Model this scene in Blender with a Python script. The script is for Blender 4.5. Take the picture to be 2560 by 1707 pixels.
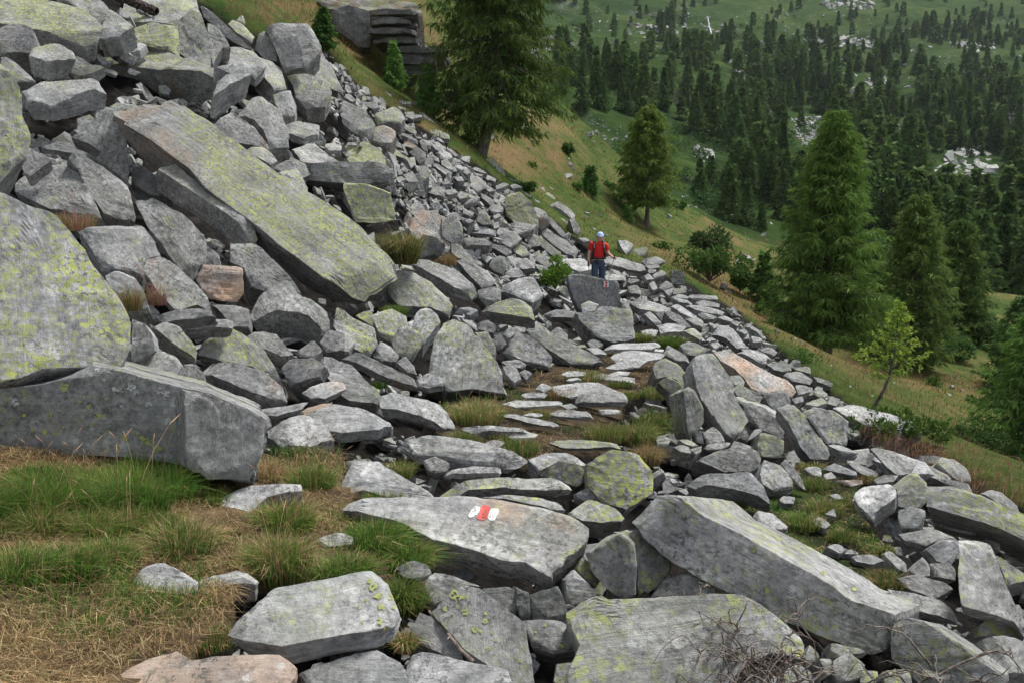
import bpy, math, random
import numpy as np

# ------------------------------------------------------------------ camera, sky, sun, exposure
for o in list(bpy.data.objects):
    bpy.data.objects.remove(o)
SC = bpy.context.scene
COL = SC.collection
EYE = 1.7
F_PX = 2240.0                       # focal length in pixels of the 2560 px wide photograph
PITCH = math.atan((853.5 - 560.0) / F_PX)
cam = bpy.data.cameras.new('camera')
cam.sensor_width = 36.0
cam.lens = 36.0 * F_PX / 2560.0
cam.clip_end = 6000.0
cam.clip_start = 0.05
camo = bpy.data.objects.new('camera', cam)
COL.objects.link(camo)
camo.location = (0, 0, EYE)
camo.rotation_euler = (math.pi / 2 - PITCH, 0, 0)
SC.camera = camo

SUN_EL, SUN_AZ = math.radians(64), 55      # bright veiled sky, light from high up, ahead and to the right
w = bpy.data.worlds.new('World')
SC.world = w
w.use_nodes = True
nt = w.node_tree
bg = nt.nodes['Background']
sky = nt.nodes.new('ShaderNodeTexSky')
sky.sky_type = 'NISHITA'
sky.sun_disc = False
sky.sun_elevation = SUN_EL
sky.sun_rotation = math.radians(SUN_AZ)
sky.altitude = 1800
hsv = nt.nodes.new('ShaderNodeHueSaturation')            # cloud cover takes most of the blue out
hsv.inputs['Saturation'].default_value = 0.28
nt.links.new(sky.outputs[0], hsv.inputs['Color'])
nt.links.new(hsv.outputs[0], bg.inputs[0])
bg.inputs[1].default_value = 0.06
sun = bpy.data.lights.new('sun', 'SUN')
sun.energy = 1.5
sun.angle = math.radians(13)
sun.color = (1.0, 0.97, 0.93)
suno = bpy.data.objects.new('sun', sun)
COL.objects.link(suno)
_sd = np.array([math.sin(math.radians(SUN_AZ)) * math.cos(SUN_EL), math.cos(math.radians(SUN_AZ)) * math.cos(SUN_EL), math.sin(SUN_EL)])
from mathutils import Vector, Matrix
suno.rotation_euler = Vector(_sd).to_track_quat('Z', 'Y').to_euler()
SC.view_settings.view_transform = 'Standard'
SC.view_settings.look = 'None'
SC.view_settings.exposure = 2.1
SC.view_settings.gamma = 1.0
SC.view_settings.use_curve_mapping = False
SC.render.engine = 'CYCLES'
SC.cycles.use_denoising = True
SC.cycles.max_bounces = 5
SC.cycles.diffuse_bounces = 2
SC.cycles.glossy_bounces = 2
SC.cycles.transparent_max_bounces = 8
SC.cycles.volume_bounces = 0
SC.cycles.use_adaptive_sampling = True
SC.cycles.adaptive_threshold = 0.02

rng = np.random.default_rng(7)

# ------------------------------------------------------------------ pixel <-> place
CP, SP = math.cos(PITCH), math.sin(PITCH)
def rayc(px, py):
    """direction (per metre of axis depth) of photo pixel"""
    a = (np.asarray(px, float) - 1280.0) / F_PX
    b = (853.5 - np.asarray(py, float)) / F_PX
    return np.stack([a, CP + b * SP, b * CP - SP], -1)
def P3(px, py, d):
    return rayc(px, py) * np.asarray(d, float)[..., None] + np.array([0, 0, EYE])
def project(p):
    p = np.asarray(p, float) - np.array([0, 0, EYE])
    dep = p[..., 1] * CP - p[..., 2] * SP
    up = p[..., 1] * SP + p[..., 2] * CP
    return 1280 + F_PX * p[..., 0] / dep, 853.5 - F_PX * up / dep, dep

class Relief:
    """ground given by surveyed points (photo pixel + distance); thin-plate spline in (bearing, log distance)"""
    def __init__(s, pts, lam=2e-3):
        pts = np.array(pts, float)
        q = rayc(pts[:, 0], pts[:, 1])
        y = pts[:, 2] * q[:, 1]
        s.u = q[:, 0] / q[:, 1] * 1.6
        s.v = np.log(y)
        ww = q[:, 2] / q[:, 1]
        n = len(pts)
        K = s.phi(np.hypot(s.u[:, None] - s.u, s.v[:, None] - s.v)) + lam * np.eye(n)
        Pm = np.stack([np.ones(n), s.u, s.v], 1)
        A = np.block([[K, Pm], [Pm.T, np.zeros((3, 3))]])
        s.c = np.linalg.solve(A, np.concatenate([ww, np.zeros(3)]))
    @staticmethod
    def phi(r):
        return np.where(r > 1e-9, r * r * np.log(np.maximum(r, 1e-9)), 0.0)
    def W(s, u, v):
        u = np.asarray(u, float) * 1.6; v = np.asarray(v, float)
        sh = u.shape; u = u.ravel(); v = v.ravel()
        out = np.empty(len(u))
        for i in range(0, len(u), 60000):
            uu, vv = u[i:i + 60000], v[i:i + 60000]
            K = s.phi(np.hypot(uu[:, None] - s.u, vv[:, None] - s.v))
            out[i:i + 60000] = K @ s.c[:-3] + s.c[-3] + s.c[-2] * uu + s.c[-1] * vv
        return out.reshape(sh)
    def z(s, x, y):
        x = np.asarray(x, float); y = np.maximum(np.asarray(y, float), 0.3)
        return EYE + y * s.W(x / y, np.log(y))
    def hit(s, px, py, lo=2.2, hi=95.0, n=420):
        """axis depth at which the sight line of a pixel meets the ground"""
        px = np.atleast_1d(np.asarray(px, float)); py = np.atleast_1d(np.asarray(py, float))
        q = rayc(px, py)
        u = q[:, 0] / q[:, 1]; wr = q[:, 2] / q[:, 1]
        lv = np.linspace(math.log(lo), math.log(hi), n)
        if not hasattr(s, 'grid'):
            s.ug = np.linspace(-1.5, 1.5, 601)
            U, V = np.meshgrid(s.ug, lv); s.grid = s.W(U, V).T.copy()
        out = np.full(len(px), np.nan)
        fu = np.clip((u + 1.5) / 3.0 * 600, 0, 599.999); iu = fu.astype(int); fu = (fu - iu)[:, None]
        for i in range(0, len(px), 4000):
            sl = slice(i, i + 4000)
            D = s.grid[iu[sl]] * (1 - fu[sl]) + s.grid[iu[sl] + 1] * fu[sl] - wr[sl, None]
            up = D >= 0
            has = up.any(1)
            k = np.clip(up.argmax(1), 1, n - 1)
            r = np.arange(len(k))
            d0, d1 = D[r, k - 1], D[r, k]
            t = np.clip(-d0 / np.where(abs(d1 - d0) < 1e-12, 1e-12, d1 - d0), 0, 1)
            yv = np.exp(lv[k - 1] + t * (lv[k] - lv[k - 1]))
            out[sl] = np.where(has, yv / q[sl, 1], np.nan)
        return out

NEAR = Relief([
 (0,1707,3.2),(640,1707,3.3),(1280,1707,3.85),(1900,1707,4.3),(2560,1707,4.9),(-600,1500,3.4),(-600,1000,5.2),(3200,1707,5.6),
 (0,1400,4.1),(500,1350,4.8),(1000,1400,5.0),(1400,1450,5.2),(1900,1400,5.9),(2300,1400,6.5),(2560,1400,7.0),
 (0,1150,5.5),(500,1180,6.0),(900,1150,6.8),(1300,1130,7.7),(1700,1150,8.6),(2100,1200,8.9),(2500,1250,9.4),(3000,1350,10),
 (0,900,6.6),(650,1000,7.9),(1000,1000,8.9),(1350,1000,9.95),(1600,1020,10.6),(1900,1000,11.7),(2150,1100,11.4),(2400,1130,12.0),
 (400,800,8.2),(800,850,10),(1200,880,12.4),(1500,880,14),(1750,880,15),(2040,960,15.2),(2250,1060,13.6),
 (100,600,9),(500,650,11),(950,700,14),(1250,740,18),(1480,742,23.5),(1700,720,25.0),(1850,790,20.5),(1600,800,18.5),
 (100,350,12),(500,400,14),(900,500,18),(1200,560,23.5),(1420,610,28.5),(-500,300,9.5),
 (100,50,16),(500,120,19),(800,100,26),(900,230,27),(1050,300,28),(1200,400,29),(1350,520,30),(1560,640,29),(300,-250,20),(-400,-200,16),
 (870,130,33),(1000,200,36),(1130,330,34.5),(1205,384,32.5),(1300,450,37),(1400,350,46),(1400,300,52),(1550,400,56),(1500,500,44),
 (1620,570,46),(1700,480,60),(1800,650,45),(1750,630,39),(1900,560,62),(1850,740,33),(2000,880,28),(2100,620,60),(2350,1000,23),
 (2560,1150,18.5),(2400,860,37),(2560,900,38),(2560,780,54),(2330,740,56),(650,20,31),(900,-80,42),(1100,100,44),(1250,250,50),
 (3100,1250,20),(3100,900,50),(700,-300,45),(1200,0,60),
])
def near_z(x, y):
    """near ground incl. the drop into the valley beyond the brow"""
    x = np.asarray(x, float); y = np.asarray(y, float)
    z = NEAR.z(x, y)
    brow = 58 + 0.05 * x
    over = np.clip(y - brow, 0, None) * np.clip((x / np.maximum(y, 1) + 0.10) / 0.1, 0, 1)
    return z - 1.1 * over - 0.04 * over ** 2

# ------------------------------------------------------------------ small numpy noise
def _h(ix, iy, iz, seed):
    n = (ix * 374761393 + iy * 668265263 + iz * 2147483647 + seed * 144665) & 0xFFFFFFFF
    n = ((n ^ (n >> 13)) * 1274126177) & 0xFFFFFFFF
    n = (n ^ (n >> 16)) & 0xFFFFFFFF
    return n / 2147483648.0 - 1.0
def noise3(p, seed=0):
    p = np.asarray(p, float)
    i = np.floor(p).astype(np.int64); f = p - i
    f = f * f * (3 - 2 * f)
    r = 0
    for dx in (0, 1):
        wx = f[..., 0] if dx else 1 - f[..., 0]
        for dy in (0, 1):
            wy = f[..., 1] if dy else 1 - f[..., 1]
            for dz in (0, 1):
                wz = f[..., 2] if dz else 1 - f[..., 2]
                r = r + wx * wy * wz * _h(i[..., 0] + dx, i[..., 1] + dy, i[..., 2] + dz, seed)
    return r
def fbm(p, octv=3, seed=0, gain=0.5):
    a, r, s = 1.0, 0, 1.0
    for k in range(octv):
        r = r + a * noise3(p * s, seed + k * 17); a *= gain; s *= 2.03
    return r

def mesh_np(name, V, Fs, smooth=True, sharp=None):
    """mesh from arrays; Fs a list of (n,3)/(n,4) index arrays"""
    me = bpy.data.meshes.new(name)
    V = np.ascontiguousarray(V, dtype=np.float32)
    me.vertices.add(len(V)); me.vertices.foreach_set('co', V.ravel())
    Fs = [np.asarray(f, np.int32) for f in Fs if len(f)]
    loops = np.concatenate([f.ravel() for f in Fs])
    tot = np.concatenate([np.full(len(f), f.shape[1], np.int32) for f in Fs])
    start = np.concatenate([[0], np.cumsum(tot)[:-1]]).astype(np.int32)
    me.loops.add(len(loops)); me.loops.foreach_set('vertex_index', loops)
    me.polygons.add(len(tot)); me.polygons.foreach_set('loop_start', start); me.polygons.foreach_set('loop_total', tot)
    me.update(calc_edges=True)
    me.polygons.foreach_set('use_smooth', np.full(len(tot), smooth))
    if sharp:
        me.set_sharp_from_angle(angle=math.radians(sharp))
    return me
def link(name, me, mat=None, parent=None, **props):
    o = bpy.data.objects.new(name, me)
    COL.objects.link(o)
    if mat is not None and me is not None and not me.materials:
        for m in (mat if isinstance(mat, (list, tuple)) else [mat]):
            me.materials.append(m)
    if parent is not None:
        o.parent = parent
    for k, v in props.items():
        o[k] = v
    return o
def put_attr(me, name, arr):
    at = me.attributes.new(name, 'FLOAT', 'POINT')
    at.data.foreach_set('value', np.ascontiguousarray(arr, dtype=np.float32))
def put_col(me, name, arr):
    at = me.attributes.new(name, 'FLOAT_COLOR', 'POINT')
    a = np.ones((len(arr), 4), np.float32); a[:, :3] = arr
    at.data.foreach_set('color', a.ravel())

# ------------------------------------------------------------------ materials
class NB:
    def __init__(s, name):
        s.m = bpy.data.materials.new(name); s.m.use_nodes = True
        s.nt = s.m.node_tree; s.b = s.nt.nodes['Principled BSDF']
        s.b.inputs['Specular IOR Level'].default_value = 0.25
        s.b.inputs['Roughness'].default_value = 0.85
    def n(s, t, **kw):
        nd = s.nt.nodes.new(t)
        for k, v in kw.items():
            if k in nd.inputs.keys(): nd.inputs[k].default_value = v
            else: setattr(nd, k, v)
        return nd
    def l(s, a, b): s.nt.links.new(a, b); return b
    def noise(s, co, scale, detail=4, rough=0.55, dist=0.0):
        nd = s.n('ShaderNodeTexNoise', Scale=scale, Detail=detail, Roughness=rough, Distortion=dist)
        if co is not None: s.l(co, nd.inputs['Vector'])
        return nd.outputs['Fac']
    def mapr(s, x, a, b, c=0.0, d=1.0):
        nd = s.n('ShaderNodeMapRange'); s.l(x, nd.inputs[0])
        for i, v in enumerate((a, b, c, d)):
            if hasattr(v, 'node'): s.l(v, nd.inputs[1 + i])
            else: nd.inputs[1 + i].default_value = v
        return nd.outputs[0]
    def math(s, op, a, b=None, c=None):
        nd = s.n('ShaderNodeMath', operation=op)
        for i, v in enumerate((a, b, c)):
            if v is None: continue
            if hasattr(v, 'node'): s.l(v, nd.inputs[i])
            else: nd.inputs[i].default_value = v
        return nd.outputs[0]
    def mix(s, f, a, b):
        nd = s.n('ShaderNodeMix', data_type='RGBA')
        for sk, v in ((0, f), (6, a), (7, b)):
            if hasattr(v, 'node'): s.l(v, nd.inputs[sk])
            else: nd.inputs[sk].default_value = v if sk == 0 else (*v, 1)
        return nd.outputs[2]
    def ramp(s, x, stops):
        nd = s.n('ShaderNodeValToRGB'); s.l(x, nd.inputs[0])
        el = nd.color_ramp.elements
        while len(el) < len(stops): el.new(0.5)
        for e, (p, c) in zip(el, stops): e.position = p; e.color = (*c, 1)
        return nd.outputs[0]
    def attr(s, name, typ='GEOMETRY'):
        nd = s.n('ShaderNodeAttribute', attribute_name=name, attribute_type=typ)
        return nd
    def bump(s, h, strength=0.5, dist=0.02):
        nd = s.n('ShaderNodeBump', Strength=strength, Distance=dist); s.l(h, nd.inputs['Height'])
        s.l(nd.outputs[0], s.b.inputs['Normal'])
    def col(s, c):
        if hasattr(c, 'node'): s.l(c, s.b.inputs['Base Color'])
        else: s.b.inputs['Base Color'].default_value = (*c, 1)

def rock_material():
    s = NB('gneiss')
    co = s.n('ShaderNodeTexCoord').outputs['Object']
    info = s.n('ShaderNodeObjectInfo').outputs['Random']
    off = s.n('ShaderNodeVectorMath', operation='ADD')
    sc = s.math('MULTIPLY', info, 37.0)
    cx = s.n('ShaderNodeCombineXYZ')
    for i in range(3): s.l(sc, cx.inputs[i])
    s.l(co, off.inputs[0]); s.l(cx.outputs[0], off.inputs[1])
    p = off.outputs[0]
    mp = s.n('ShaderNodeMapping'); s.l(p, mp.inputs['Vector']); mp.inputs['Scale'].default_value = (0.24, 2.3, 3.4)
    band = s.noise(mp.outputs[0], 4.2, 6, 0.66, 0.7)                 # foliation streaks
    mott = s.noise(p, 2.6, 6, 0.66, 0.3)
    fine = s.noise(p, 19.0, 8, 0.80)
    tone = s.attr('tone', 'OBJECT').outputs['Fac']
    lich = s.attr('lichen', 'OBJECT').outputs['Fac']
    gt = s.attr('gtan').outputs['Fac']
    tan = s.math('ADD', s.attr('tan', 'OBJECT').outputs['Fac'], gt)
    lich = s.math('SUBTRACT', lich, gt)
    v = s.math('ADD', s.math('MULTIPLY', band, 0.30), s.math('ADD', s.math('MULTIPLY', mott, 0.50), s.math('MULTIPLY', fine, 0.62)))
    g = s.ramp(v, [(0.52, (0.050, 0.052, 0.055)), (0.65, (0.148, 0.150, 0.154)), (0.76, (0.270, 0.270, 0.270)), (0.93, (0.50, 0.495, 0.485))])
    warm = s.mapr(s.noise(p, 0.9, 3), 0.40, 0.66)
    g = s.mix(s.math('MULTIPLY', warm, 0.28), g, s.mix(0.5, g, (0.27, 0.225, 0.175)))
    g = s.mix(s.mapr(s.noise(p, 0.7, 4, 0.6), 0.45, 0.65, 0.0, 0.22), g, (0.15, 0.165, 0.135))
    tanc = s.ramp(s.noise(p, 2.4, 5, 0.65), [(0.3, (0.16, 0.085, 0.05)), (0.55, (0.33, 0.21, 0.135)), (0.75, (0.46, 0.35, 0.26))])
    tm = s.mapr(s.noise(p, 1.9, 5, 0.65), s.mapr(tan, 0, 1, 0.74, 0.25), s.mapr(tan, 0, 1, 0.90, 0.60))
    c = s.mix(tm, g, tanc)
    # black crust lichen in speckles
    dk = s.mapr(s.noise(p, 24.0, 6, 0.82), 0.515, 0.56)
    dk = s.math('MULTIPLY', dk, s.math('MULTIPLY', s.mapr(s.noise(p, 1.8, 4, 0.6), 0.34, 0.60), 0.85))
    c = s.mix(dk, c, (0.045, 0.047, 0.045))
    # pale grey crust lichen, roundish spots
    vo = s.n('ShaderNodeTexVoronoi', Scale=13.0); s.l(p, vo.inputs['Vector'])
    vo.inputs['Randomness'].default_value = 1.0
    wob = s.math('ADD', vo.outputs['Distance'], s.math('MULTIPLY', s.noise(p, 30, 2), 0.25))
    sp = s.math('MULTIPLY', s.mapr(wob, 0.42, 0.34), s.mapr(s.noise(p, 2.6, 2), 0.52, 0.60))
    c = s.mix(s.math('MULTIPLY', sp, 0.50), c, (0.46, 0.47, 0.45))
    # yellow-green map lichen: patches broken into small spots
    nrm = s.n('ShaderNodeNewGeometry').outputs['Normal']
    sx = s.n('ShaderNodeSeparateXYZ'); s.l(nrm, sx.inputs[0])
    upw = s.mapr(sx.outputs[2], -0.35, 0.35, 0.0, 1.0)
    patch = s.mapr(s.noise(p, 2.1, 7, 0.74), s.mapr(lich, 0, 1, 0.64, 0.26), s.mapr(lich, 0, 1, 0.80, 0.46))
    v2 = s.n('ShaderNodeTexVoronoi', Scale=25.0); s.l(p, v2.inputs['Vector'])
    w2 = s.math('ADD', v2.outputs['Distance'], s.math('MULTIPLY', s.noise(p, 38, 4, 0.75), 1.0))
    spots = s.mapr(w2, 1.04, 0.97)
    lm = s.math('MULTIPLY', s.math('MULTIPLY', patch, spots), upw)
    lc = s.mix(s.mapr(s.noise(p, 7, 3), .35, .65), (0.17, 0.19, 0.055), (0.38, 0.41, 0.10))
    c = s.mix(s.math('MULTIPLY', lm, 0.95), c, lc)
    # thin greenish film
    gm = s.math('MULTIPLY', s.math('MULTIPLY', s.mapr(s.noise(p, 1.1, 4), 0.40, 0.66), s.mapr(lich, 0.05, 0.9, 0.08, 0.38)), upw)
    c = s.mix(gm, c, (0.20, 0.215, 0.115))
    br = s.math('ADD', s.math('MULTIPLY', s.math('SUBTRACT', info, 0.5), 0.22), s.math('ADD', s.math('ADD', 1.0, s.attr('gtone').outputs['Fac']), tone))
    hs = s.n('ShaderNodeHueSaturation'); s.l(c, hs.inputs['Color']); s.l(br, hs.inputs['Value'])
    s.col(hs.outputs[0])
    hgt = s.math('ADD', s.math('MULTIPLY', band, 0.65), s.math('ADD', s.math('MULTIPLY', fine, 0.45), s.math('MULTIPLY', s.noise(p, 6, 4, 0.6), 0.8)))
    s.bump(hgt, 0.8, 0.035)
    s.b.inputs['Roughness'].default_value = 0.8
    s.b.inputs['Specular IOR Level'].default_value = 0.3
    return s.m
MAT_ROCK = rock_material()

# ------------------------------------------------------------------ which ground is what (by sight line)
EDGE_X = [-400, 480, 560, 640, 700, 760, 810, 850, 900, 1000, 1100, 1200, 1330, 1440, 1560, 1720, 1850, 1950, 2060, 2200, 2330, 2560, 3300]
EDGE_Y = [-800, -40, 25, 55, 70, 75, 95, 150, 205, 270, 340, 410, 500, 590, 640, 700, 770, 860, 950, 1040, 1115, 1240, 1600]
def in_poly(px, py, poly):
    poly = np.asarray(poly, float); ins = np.zeros(np.shape(px), bool); j = len(poly) - 1
    for i in range(len(poly)):
        xi, yi = poly[i]; xj, yj = poly[j]
        ins ^= ((yi > py) != (yj > py)) & (px < (xj - xi) * (py - yi) / (yj - yi + 1e-12) + xi)
        j = i
    return ins
TURF = [(-900, 1090), (250, 1130), (430, 1150), (560, 1200), (650, 1130), (850, 1120), (870, 1210), (960, 1330), (1010, 1500), (900, 1560), (800, 1420), (610, 1440), (560, 1560), (250, 1800), (-900, 1800)]
PATHG = [(1060, 1010), (1180, 950), (1380, 900), (1520, 850), (1600, 820), (1740, 850), (1640, 930), (1560, 1010), (1540, 1110), (1380, 1130), (1100, 1110)]
GRASSR = [(1800, 1230), (2000, 1130), (2150, 1190), (2180, 1300), (2270, 1440), (2120, 1420), (1900, 1300)]
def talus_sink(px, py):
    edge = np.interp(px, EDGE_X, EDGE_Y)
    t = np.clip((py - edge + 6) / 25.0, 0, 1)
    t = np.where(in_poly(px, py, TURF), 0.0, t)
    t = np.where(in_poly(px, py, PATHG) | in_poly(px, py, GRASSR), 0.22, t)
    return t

def near_grid():
    nu, nv = 270, 300
    u = np.linspace(-1.35, 1.35, nu); v = np.linspace(math.log(1.1), math.log(88), nv)
    U, V = np.meshgrid(u, v)
    Y = np.exp(V); X = U * Y
    Z = near_z(X, Y)
    px, py, dep = project(np.stack([X, Y, Z], -1))
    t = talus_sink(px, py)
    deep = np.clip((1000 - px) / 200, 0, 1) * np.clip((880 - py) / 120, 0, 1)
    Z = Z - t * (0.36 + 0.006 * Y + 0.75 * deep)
    q = np.stack([X, Y, Z], -1)
    Z = Z + t * 0.16 * fbm(q * 1.4, 3, 3) + (1 - t) * (0.04 * fbm(q * 1.3, 3, 5) + 0.22 * fbm(q * 0.22, 2, 9) * np.clip((Y - 25) / 10, 0, 1))
    Vt = np.stack([X, Y, Z], -1).reshape(-1, 3)
    idx = np.arange(nu * nv).reshape(nv, nu)
    Fq = np.stack([idx[:-1, :-1], idx[:-1, 1:], idx[1:, 1:], idx[1:, :-1]], -1).reshape(-1, 4)
    me = mesh_np('hillside', Vt, [Fq])
    put_attr(me, 'talus', t.ravel())
    put_attr(me, 'strawy', np.where(in_poly(px, py, TURF) | in_poly(px, py, PATHG), 1.0, 0.0).ravel())
    return me
def ground_material():
    s = NB('hillside_ground')
    co = s.n('ShaderNodeTexCoord').outputs['Object']
    t = s.attr('talus').outputs['Fac']
    mp = s.n('ShaderNodeMapping'); s.l(co, mp.inputs['Vector']); mp.inputs['Scale'].default_value = (1, 0.6, 1.6)
    big = s.noise(mp.outputs[0], 0.16, 5, 0.6, 0.5)
    mid = s.noise(co, 1.3, 5, 0.65)
    v = s.math('ADD', s.math('MULTIPLY', big, 0.6), s.math('MULTIPLY', mid, 0.4))
    turf = s.ramp(v, [(0.40, (0.033, 0.062, 0.014)), (0.48, (0.060, 0.085, 0.020)), (0.54, (0.105, 0.098, 0.034)), (0.61, (0.155, 0.108, 0.050)), (0.70, (0.20, 0.13, 0.070))])
    straw = s.ramp(s.noise(co, 3.0, 6, .7), [(.32, (.035, .026, .018)), (.5, (.10, .07, .042)), (.68, (.20, .145, .085))])
    turf = s.mix(s.attr('strawy').outputs['Fac'], turf, straw)
    soil = s.ramp(s.noise(co, 4.0, 6, 0.7), [(0.3, (0.007, 0.006, 0.006)), (0.55, (0.020, 0.018, 0.016)), (0.75, (0.055, 0.050, 0.046))])  # soil between the boulders, its colour darkened so the gaps read as shadow
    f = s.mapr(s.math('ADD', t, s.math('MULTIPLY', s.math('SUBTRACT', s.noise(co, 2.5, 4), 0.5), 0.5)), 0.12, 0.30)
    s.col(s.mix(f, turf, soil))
    s.bump(s.noise(co, 9.0, 6, 0.7), 1.0, 0.12)
    s.b.inputs['Specular IOR Level'].default_value = 0.03
    return s.m
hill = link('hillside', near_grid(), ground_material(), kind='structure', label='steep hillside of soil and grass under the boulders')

# ------------------------------------------------------------------ rocks
TILES = dict(A=(0, 0, .36989), B=(850, 0, .36989), C=(1700, 0, .36989), D=(0, 560, .36989), E=(850, 560, .36989), F=(1700, 560, .36989),
             G=(0, 1127, .36989), H=(850, 1127, .36989), I=(1700, 1127, .36989), J=(860, 200, .18495), K=(1130, 400, .18495),
             L=(1480, 600, .18495), M=(1640, 850, .18495), N=(2000, 950, .23810), Z=(0, 0, 1.08844))
ROCK_POLYS = []
ROCKS = {}
def prism_mesh(name, V3, E, n, seed, pxsize, taper, rough=1.0, sides=None, puff=0.0, chip=.11, grow=1.03):
    """faceted rock: outline V3, extruded along E; outline chipped, sides layered, top with cleavage steps"""
    r = np.random.default_rng(seed)
    V3 = np.asarray(V3, float)
    c = V3.mean(0)
    V3 = c + (V3 - c) * grow
    size = np.linalg.norm(V3 - c, axis=1).mean() * 2
    th = np.linalg.norm(E)
    nxt = np.roll(V3, -1, 0)
    L = np.linalg.norm(nxt - V3, axis=1)
    M = int(np.clip(pxsize / 4.3, 16, 95))
    pts = []
    for i in range(len(V3)):
        k = max(2, int(round(M * L[i] / L.sum())))
        f = np.linspace(0, 1, k, endpoint=False)[:, None]
        seg = V3[i] + (nxt[i] - V3[i]) * f
        bow = (r.normal(0, 0.014) + np.sin(f * math.pi * r.integers(2, 5)) * r.normal(0, 0.016)) * np.sin(f * math.pi)
        out = (V3[i] + nxt[i]) / 2 - c
        seg = seg + out * np.clip(bow, -0.05, 0.04)
        pts.append(seg)
    R = np.concatenate(pts); M = len(R)
    big = pxsize > 160
    bev = min(0.009 * size, 0.15 * th)
    bs = bev / (0.5 * size + 1e-6)
    rings, vs, kind = [], [], []
    tops = np.linspace(0.10, 0.90, 15 if pxsize > 600 else 8 if big else 4)
    for s_ in list(tops) + [1 - 1.6 * bs, 1 - 0.55 * bs]:
        rings.append(s_); vs.append(0.0 if s_ < 1 - bs else 0.12 * bev / th); kind.append(0)
    v0 = bev / th
    # cleaved layers: each keeps its own offset, now and then a thin recessed joint between two
    nl = int(np.clip(r.integers(2, 4) + (3 if big else 1) * th / size * 2.0, 2, 6))
    cuts = np.sort(r.uniform(.12, .92, nl - 1)); cuts = np.concatenate([[v0], cuts, [1 - .3 * v0]])
    prev = 0.0
    for k in range(nl):
        a_, b_ = cuts[k], cuts[k + 1]
        off = 0.0 if k == 0 else prev + r.normal(0, .022)
        off = float(np.clip(off, -.05, .05))
        if k and r.uniform() < .45 and b_ - a_ > .1:                  # joint
            for vv in (a_ + .004, a_ + .028):
                rings.append((1 + (taper - 1) * vv) * (1 + min(prev, off) - .05)); vs.append(vv); kind.append(1)
            a_ += .032
        for vv in ((a_ + .003, (a_ + b_) / 2, b_ - .003) if b_ - a_ > .25 else (a_ + .003, b_ - .003)):
            rings.append((1 + (taper - 1) * vv) * (1 + off)); vs.append(vv); kind.append(1)
        prev = off
    for s_ in (0.85, 0.4):
        rings.append(s_ * taper); vs.append(1.0); kind.append(2)
    rings = np.array(rings); vs = np.array(vs)
    ang = np.linspace(0, 2 * math.pi, M, endpoint=False)
    lw = np.clip(noise3(np.stack([np.cos(ang) * 1.7, np.sin(ang) * 1.7, 0 * ang], -1) + seed * 3.1, 4) * 1.6 + .35, -.3, 1.3)
    base_r = np.where(np.array(kind) == 1, 1 + (taper - 1) * vs, rings)
    rr_ = base_r[:, None] + (rings - base_r)[:, None] * lw[None] * 1.3
    V = c + (R - c)[None] * rr_[:, :, None] + E[None, None] * vs[:, None, None]
    V = V.reshape(-1, 3)
    V = np.vstack([V, c, c + E])
    o = r.uniform(0, 90, 3)
    q = (V - c) / size
    # broken corners and edges: flat chips
    up_n = n / np.linalg.norm(n)
    for _ in range(int(r.integers(8, 14)) if pxsize > 90 else int(r.integers(3, 6))):
        kk = int(r.integers(0, len(V3)))
        rd = (V3[kk] - c) + (V3[(kk + 1) % len(V3)] - V3[kk]) * r.uniform(-.3, .5)
        rl = np.linalg.norm(rd); rd = rd / (rl + 1e-9)
        steep = r.uniform() < .85
        mix_ = r.uniform(1.0, 2.6) if steep else r.uniform(.1, .5)
        m_ = rd + up_n * mix_ * (1 if r.uniform() < .8 else -1) + r.normal(0, .12, 3); m_ /= np.linalg.norm(m_)
        ds = (V - c) @ m_
        hi_ = ds.max()
        over = ds - (hi_ - chip * size * r.uniform(.25, 1.0) * (1 if steep else .4))
        V = V - np.clip(over, 0, None)[:, None] * m_
    q = (V - c) / size
    def vec(fr, sd):
        return np.stack([noise3(q * fr + o + k * 31.7, sd) for k in range(3)], -1)
    D = size * rough * (0.009 * vec(2.3, 1) + 0.006 * vec(6.0, 2))
    D += min(size, 1.2) * max(rough, .6) * 0.006 * vec(min(17, 9 * size + 6), 3)
    # cleavage steps parallel to the face
    stp = noise3(q * np.array([2.2, 2.2, 2.2]) + o[::-1], 5)
    h = 0.014 * size * rough * (np.clip((stp - 0.05) / 0.12, 0, 1) - np.clip((-0.25 - stp) / 0.12, 0, 1))
    topw = np.concatenate([np.repeat(np.where(vs < 0.05, 1.0, np.clip(1 - vs * 2, 0, 1)), M), [1, 0]])
    V = V + D + n * (h * topw)[:, None]
    if puff:
        rr = np.concatenate([np.repeat(np.where(vs < 0.05, np.clip(1 - rings ** 2, 0, 1), 0), M), [1, 0]])
        V = V + n * (puff * size * rr)[:, None]
    nr = len(rings)
    idx = np.arange(nr * M).reshape(nr, M); j = np.roll(idx, -1, 1)
    Fq = np.stack([idx[:-1], idx[1:], j[1:], j[:-1]], -1).reshape(-1, 4)
    a, b = nr * M, nr * M + 1
    F3 = np.concatenate([np.stack([np.full(M, a), idx[0], j[0]], -1), np.stack([np.full(M, b), j[-1], idx[-1]], -1)])
    # outward winding
    tri = V[F3[:M]]
    nn = np.cross(tri[:, 1] - tri[:, 0], tri[:, 2] - tri[:, 0]).sum(0)
    if nn @ n < 0:
        F3 = F3[:, ::-1]; Fq = Fq[:, ::-1]
    ex = V3[np.argmax(L)] - nxt[np.argmax(L)]
    ex = ex - n * (ex @ n); ex /= np.linalg.norm(ex) + 1e-9
    ey = np.cross(n, ex)
    Rm = np.stack([ex, ey, n], 1)
    loc = (V - c) @ Rm
    me = mesh_np(name, loc, [Fq, F3], False)
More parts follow.
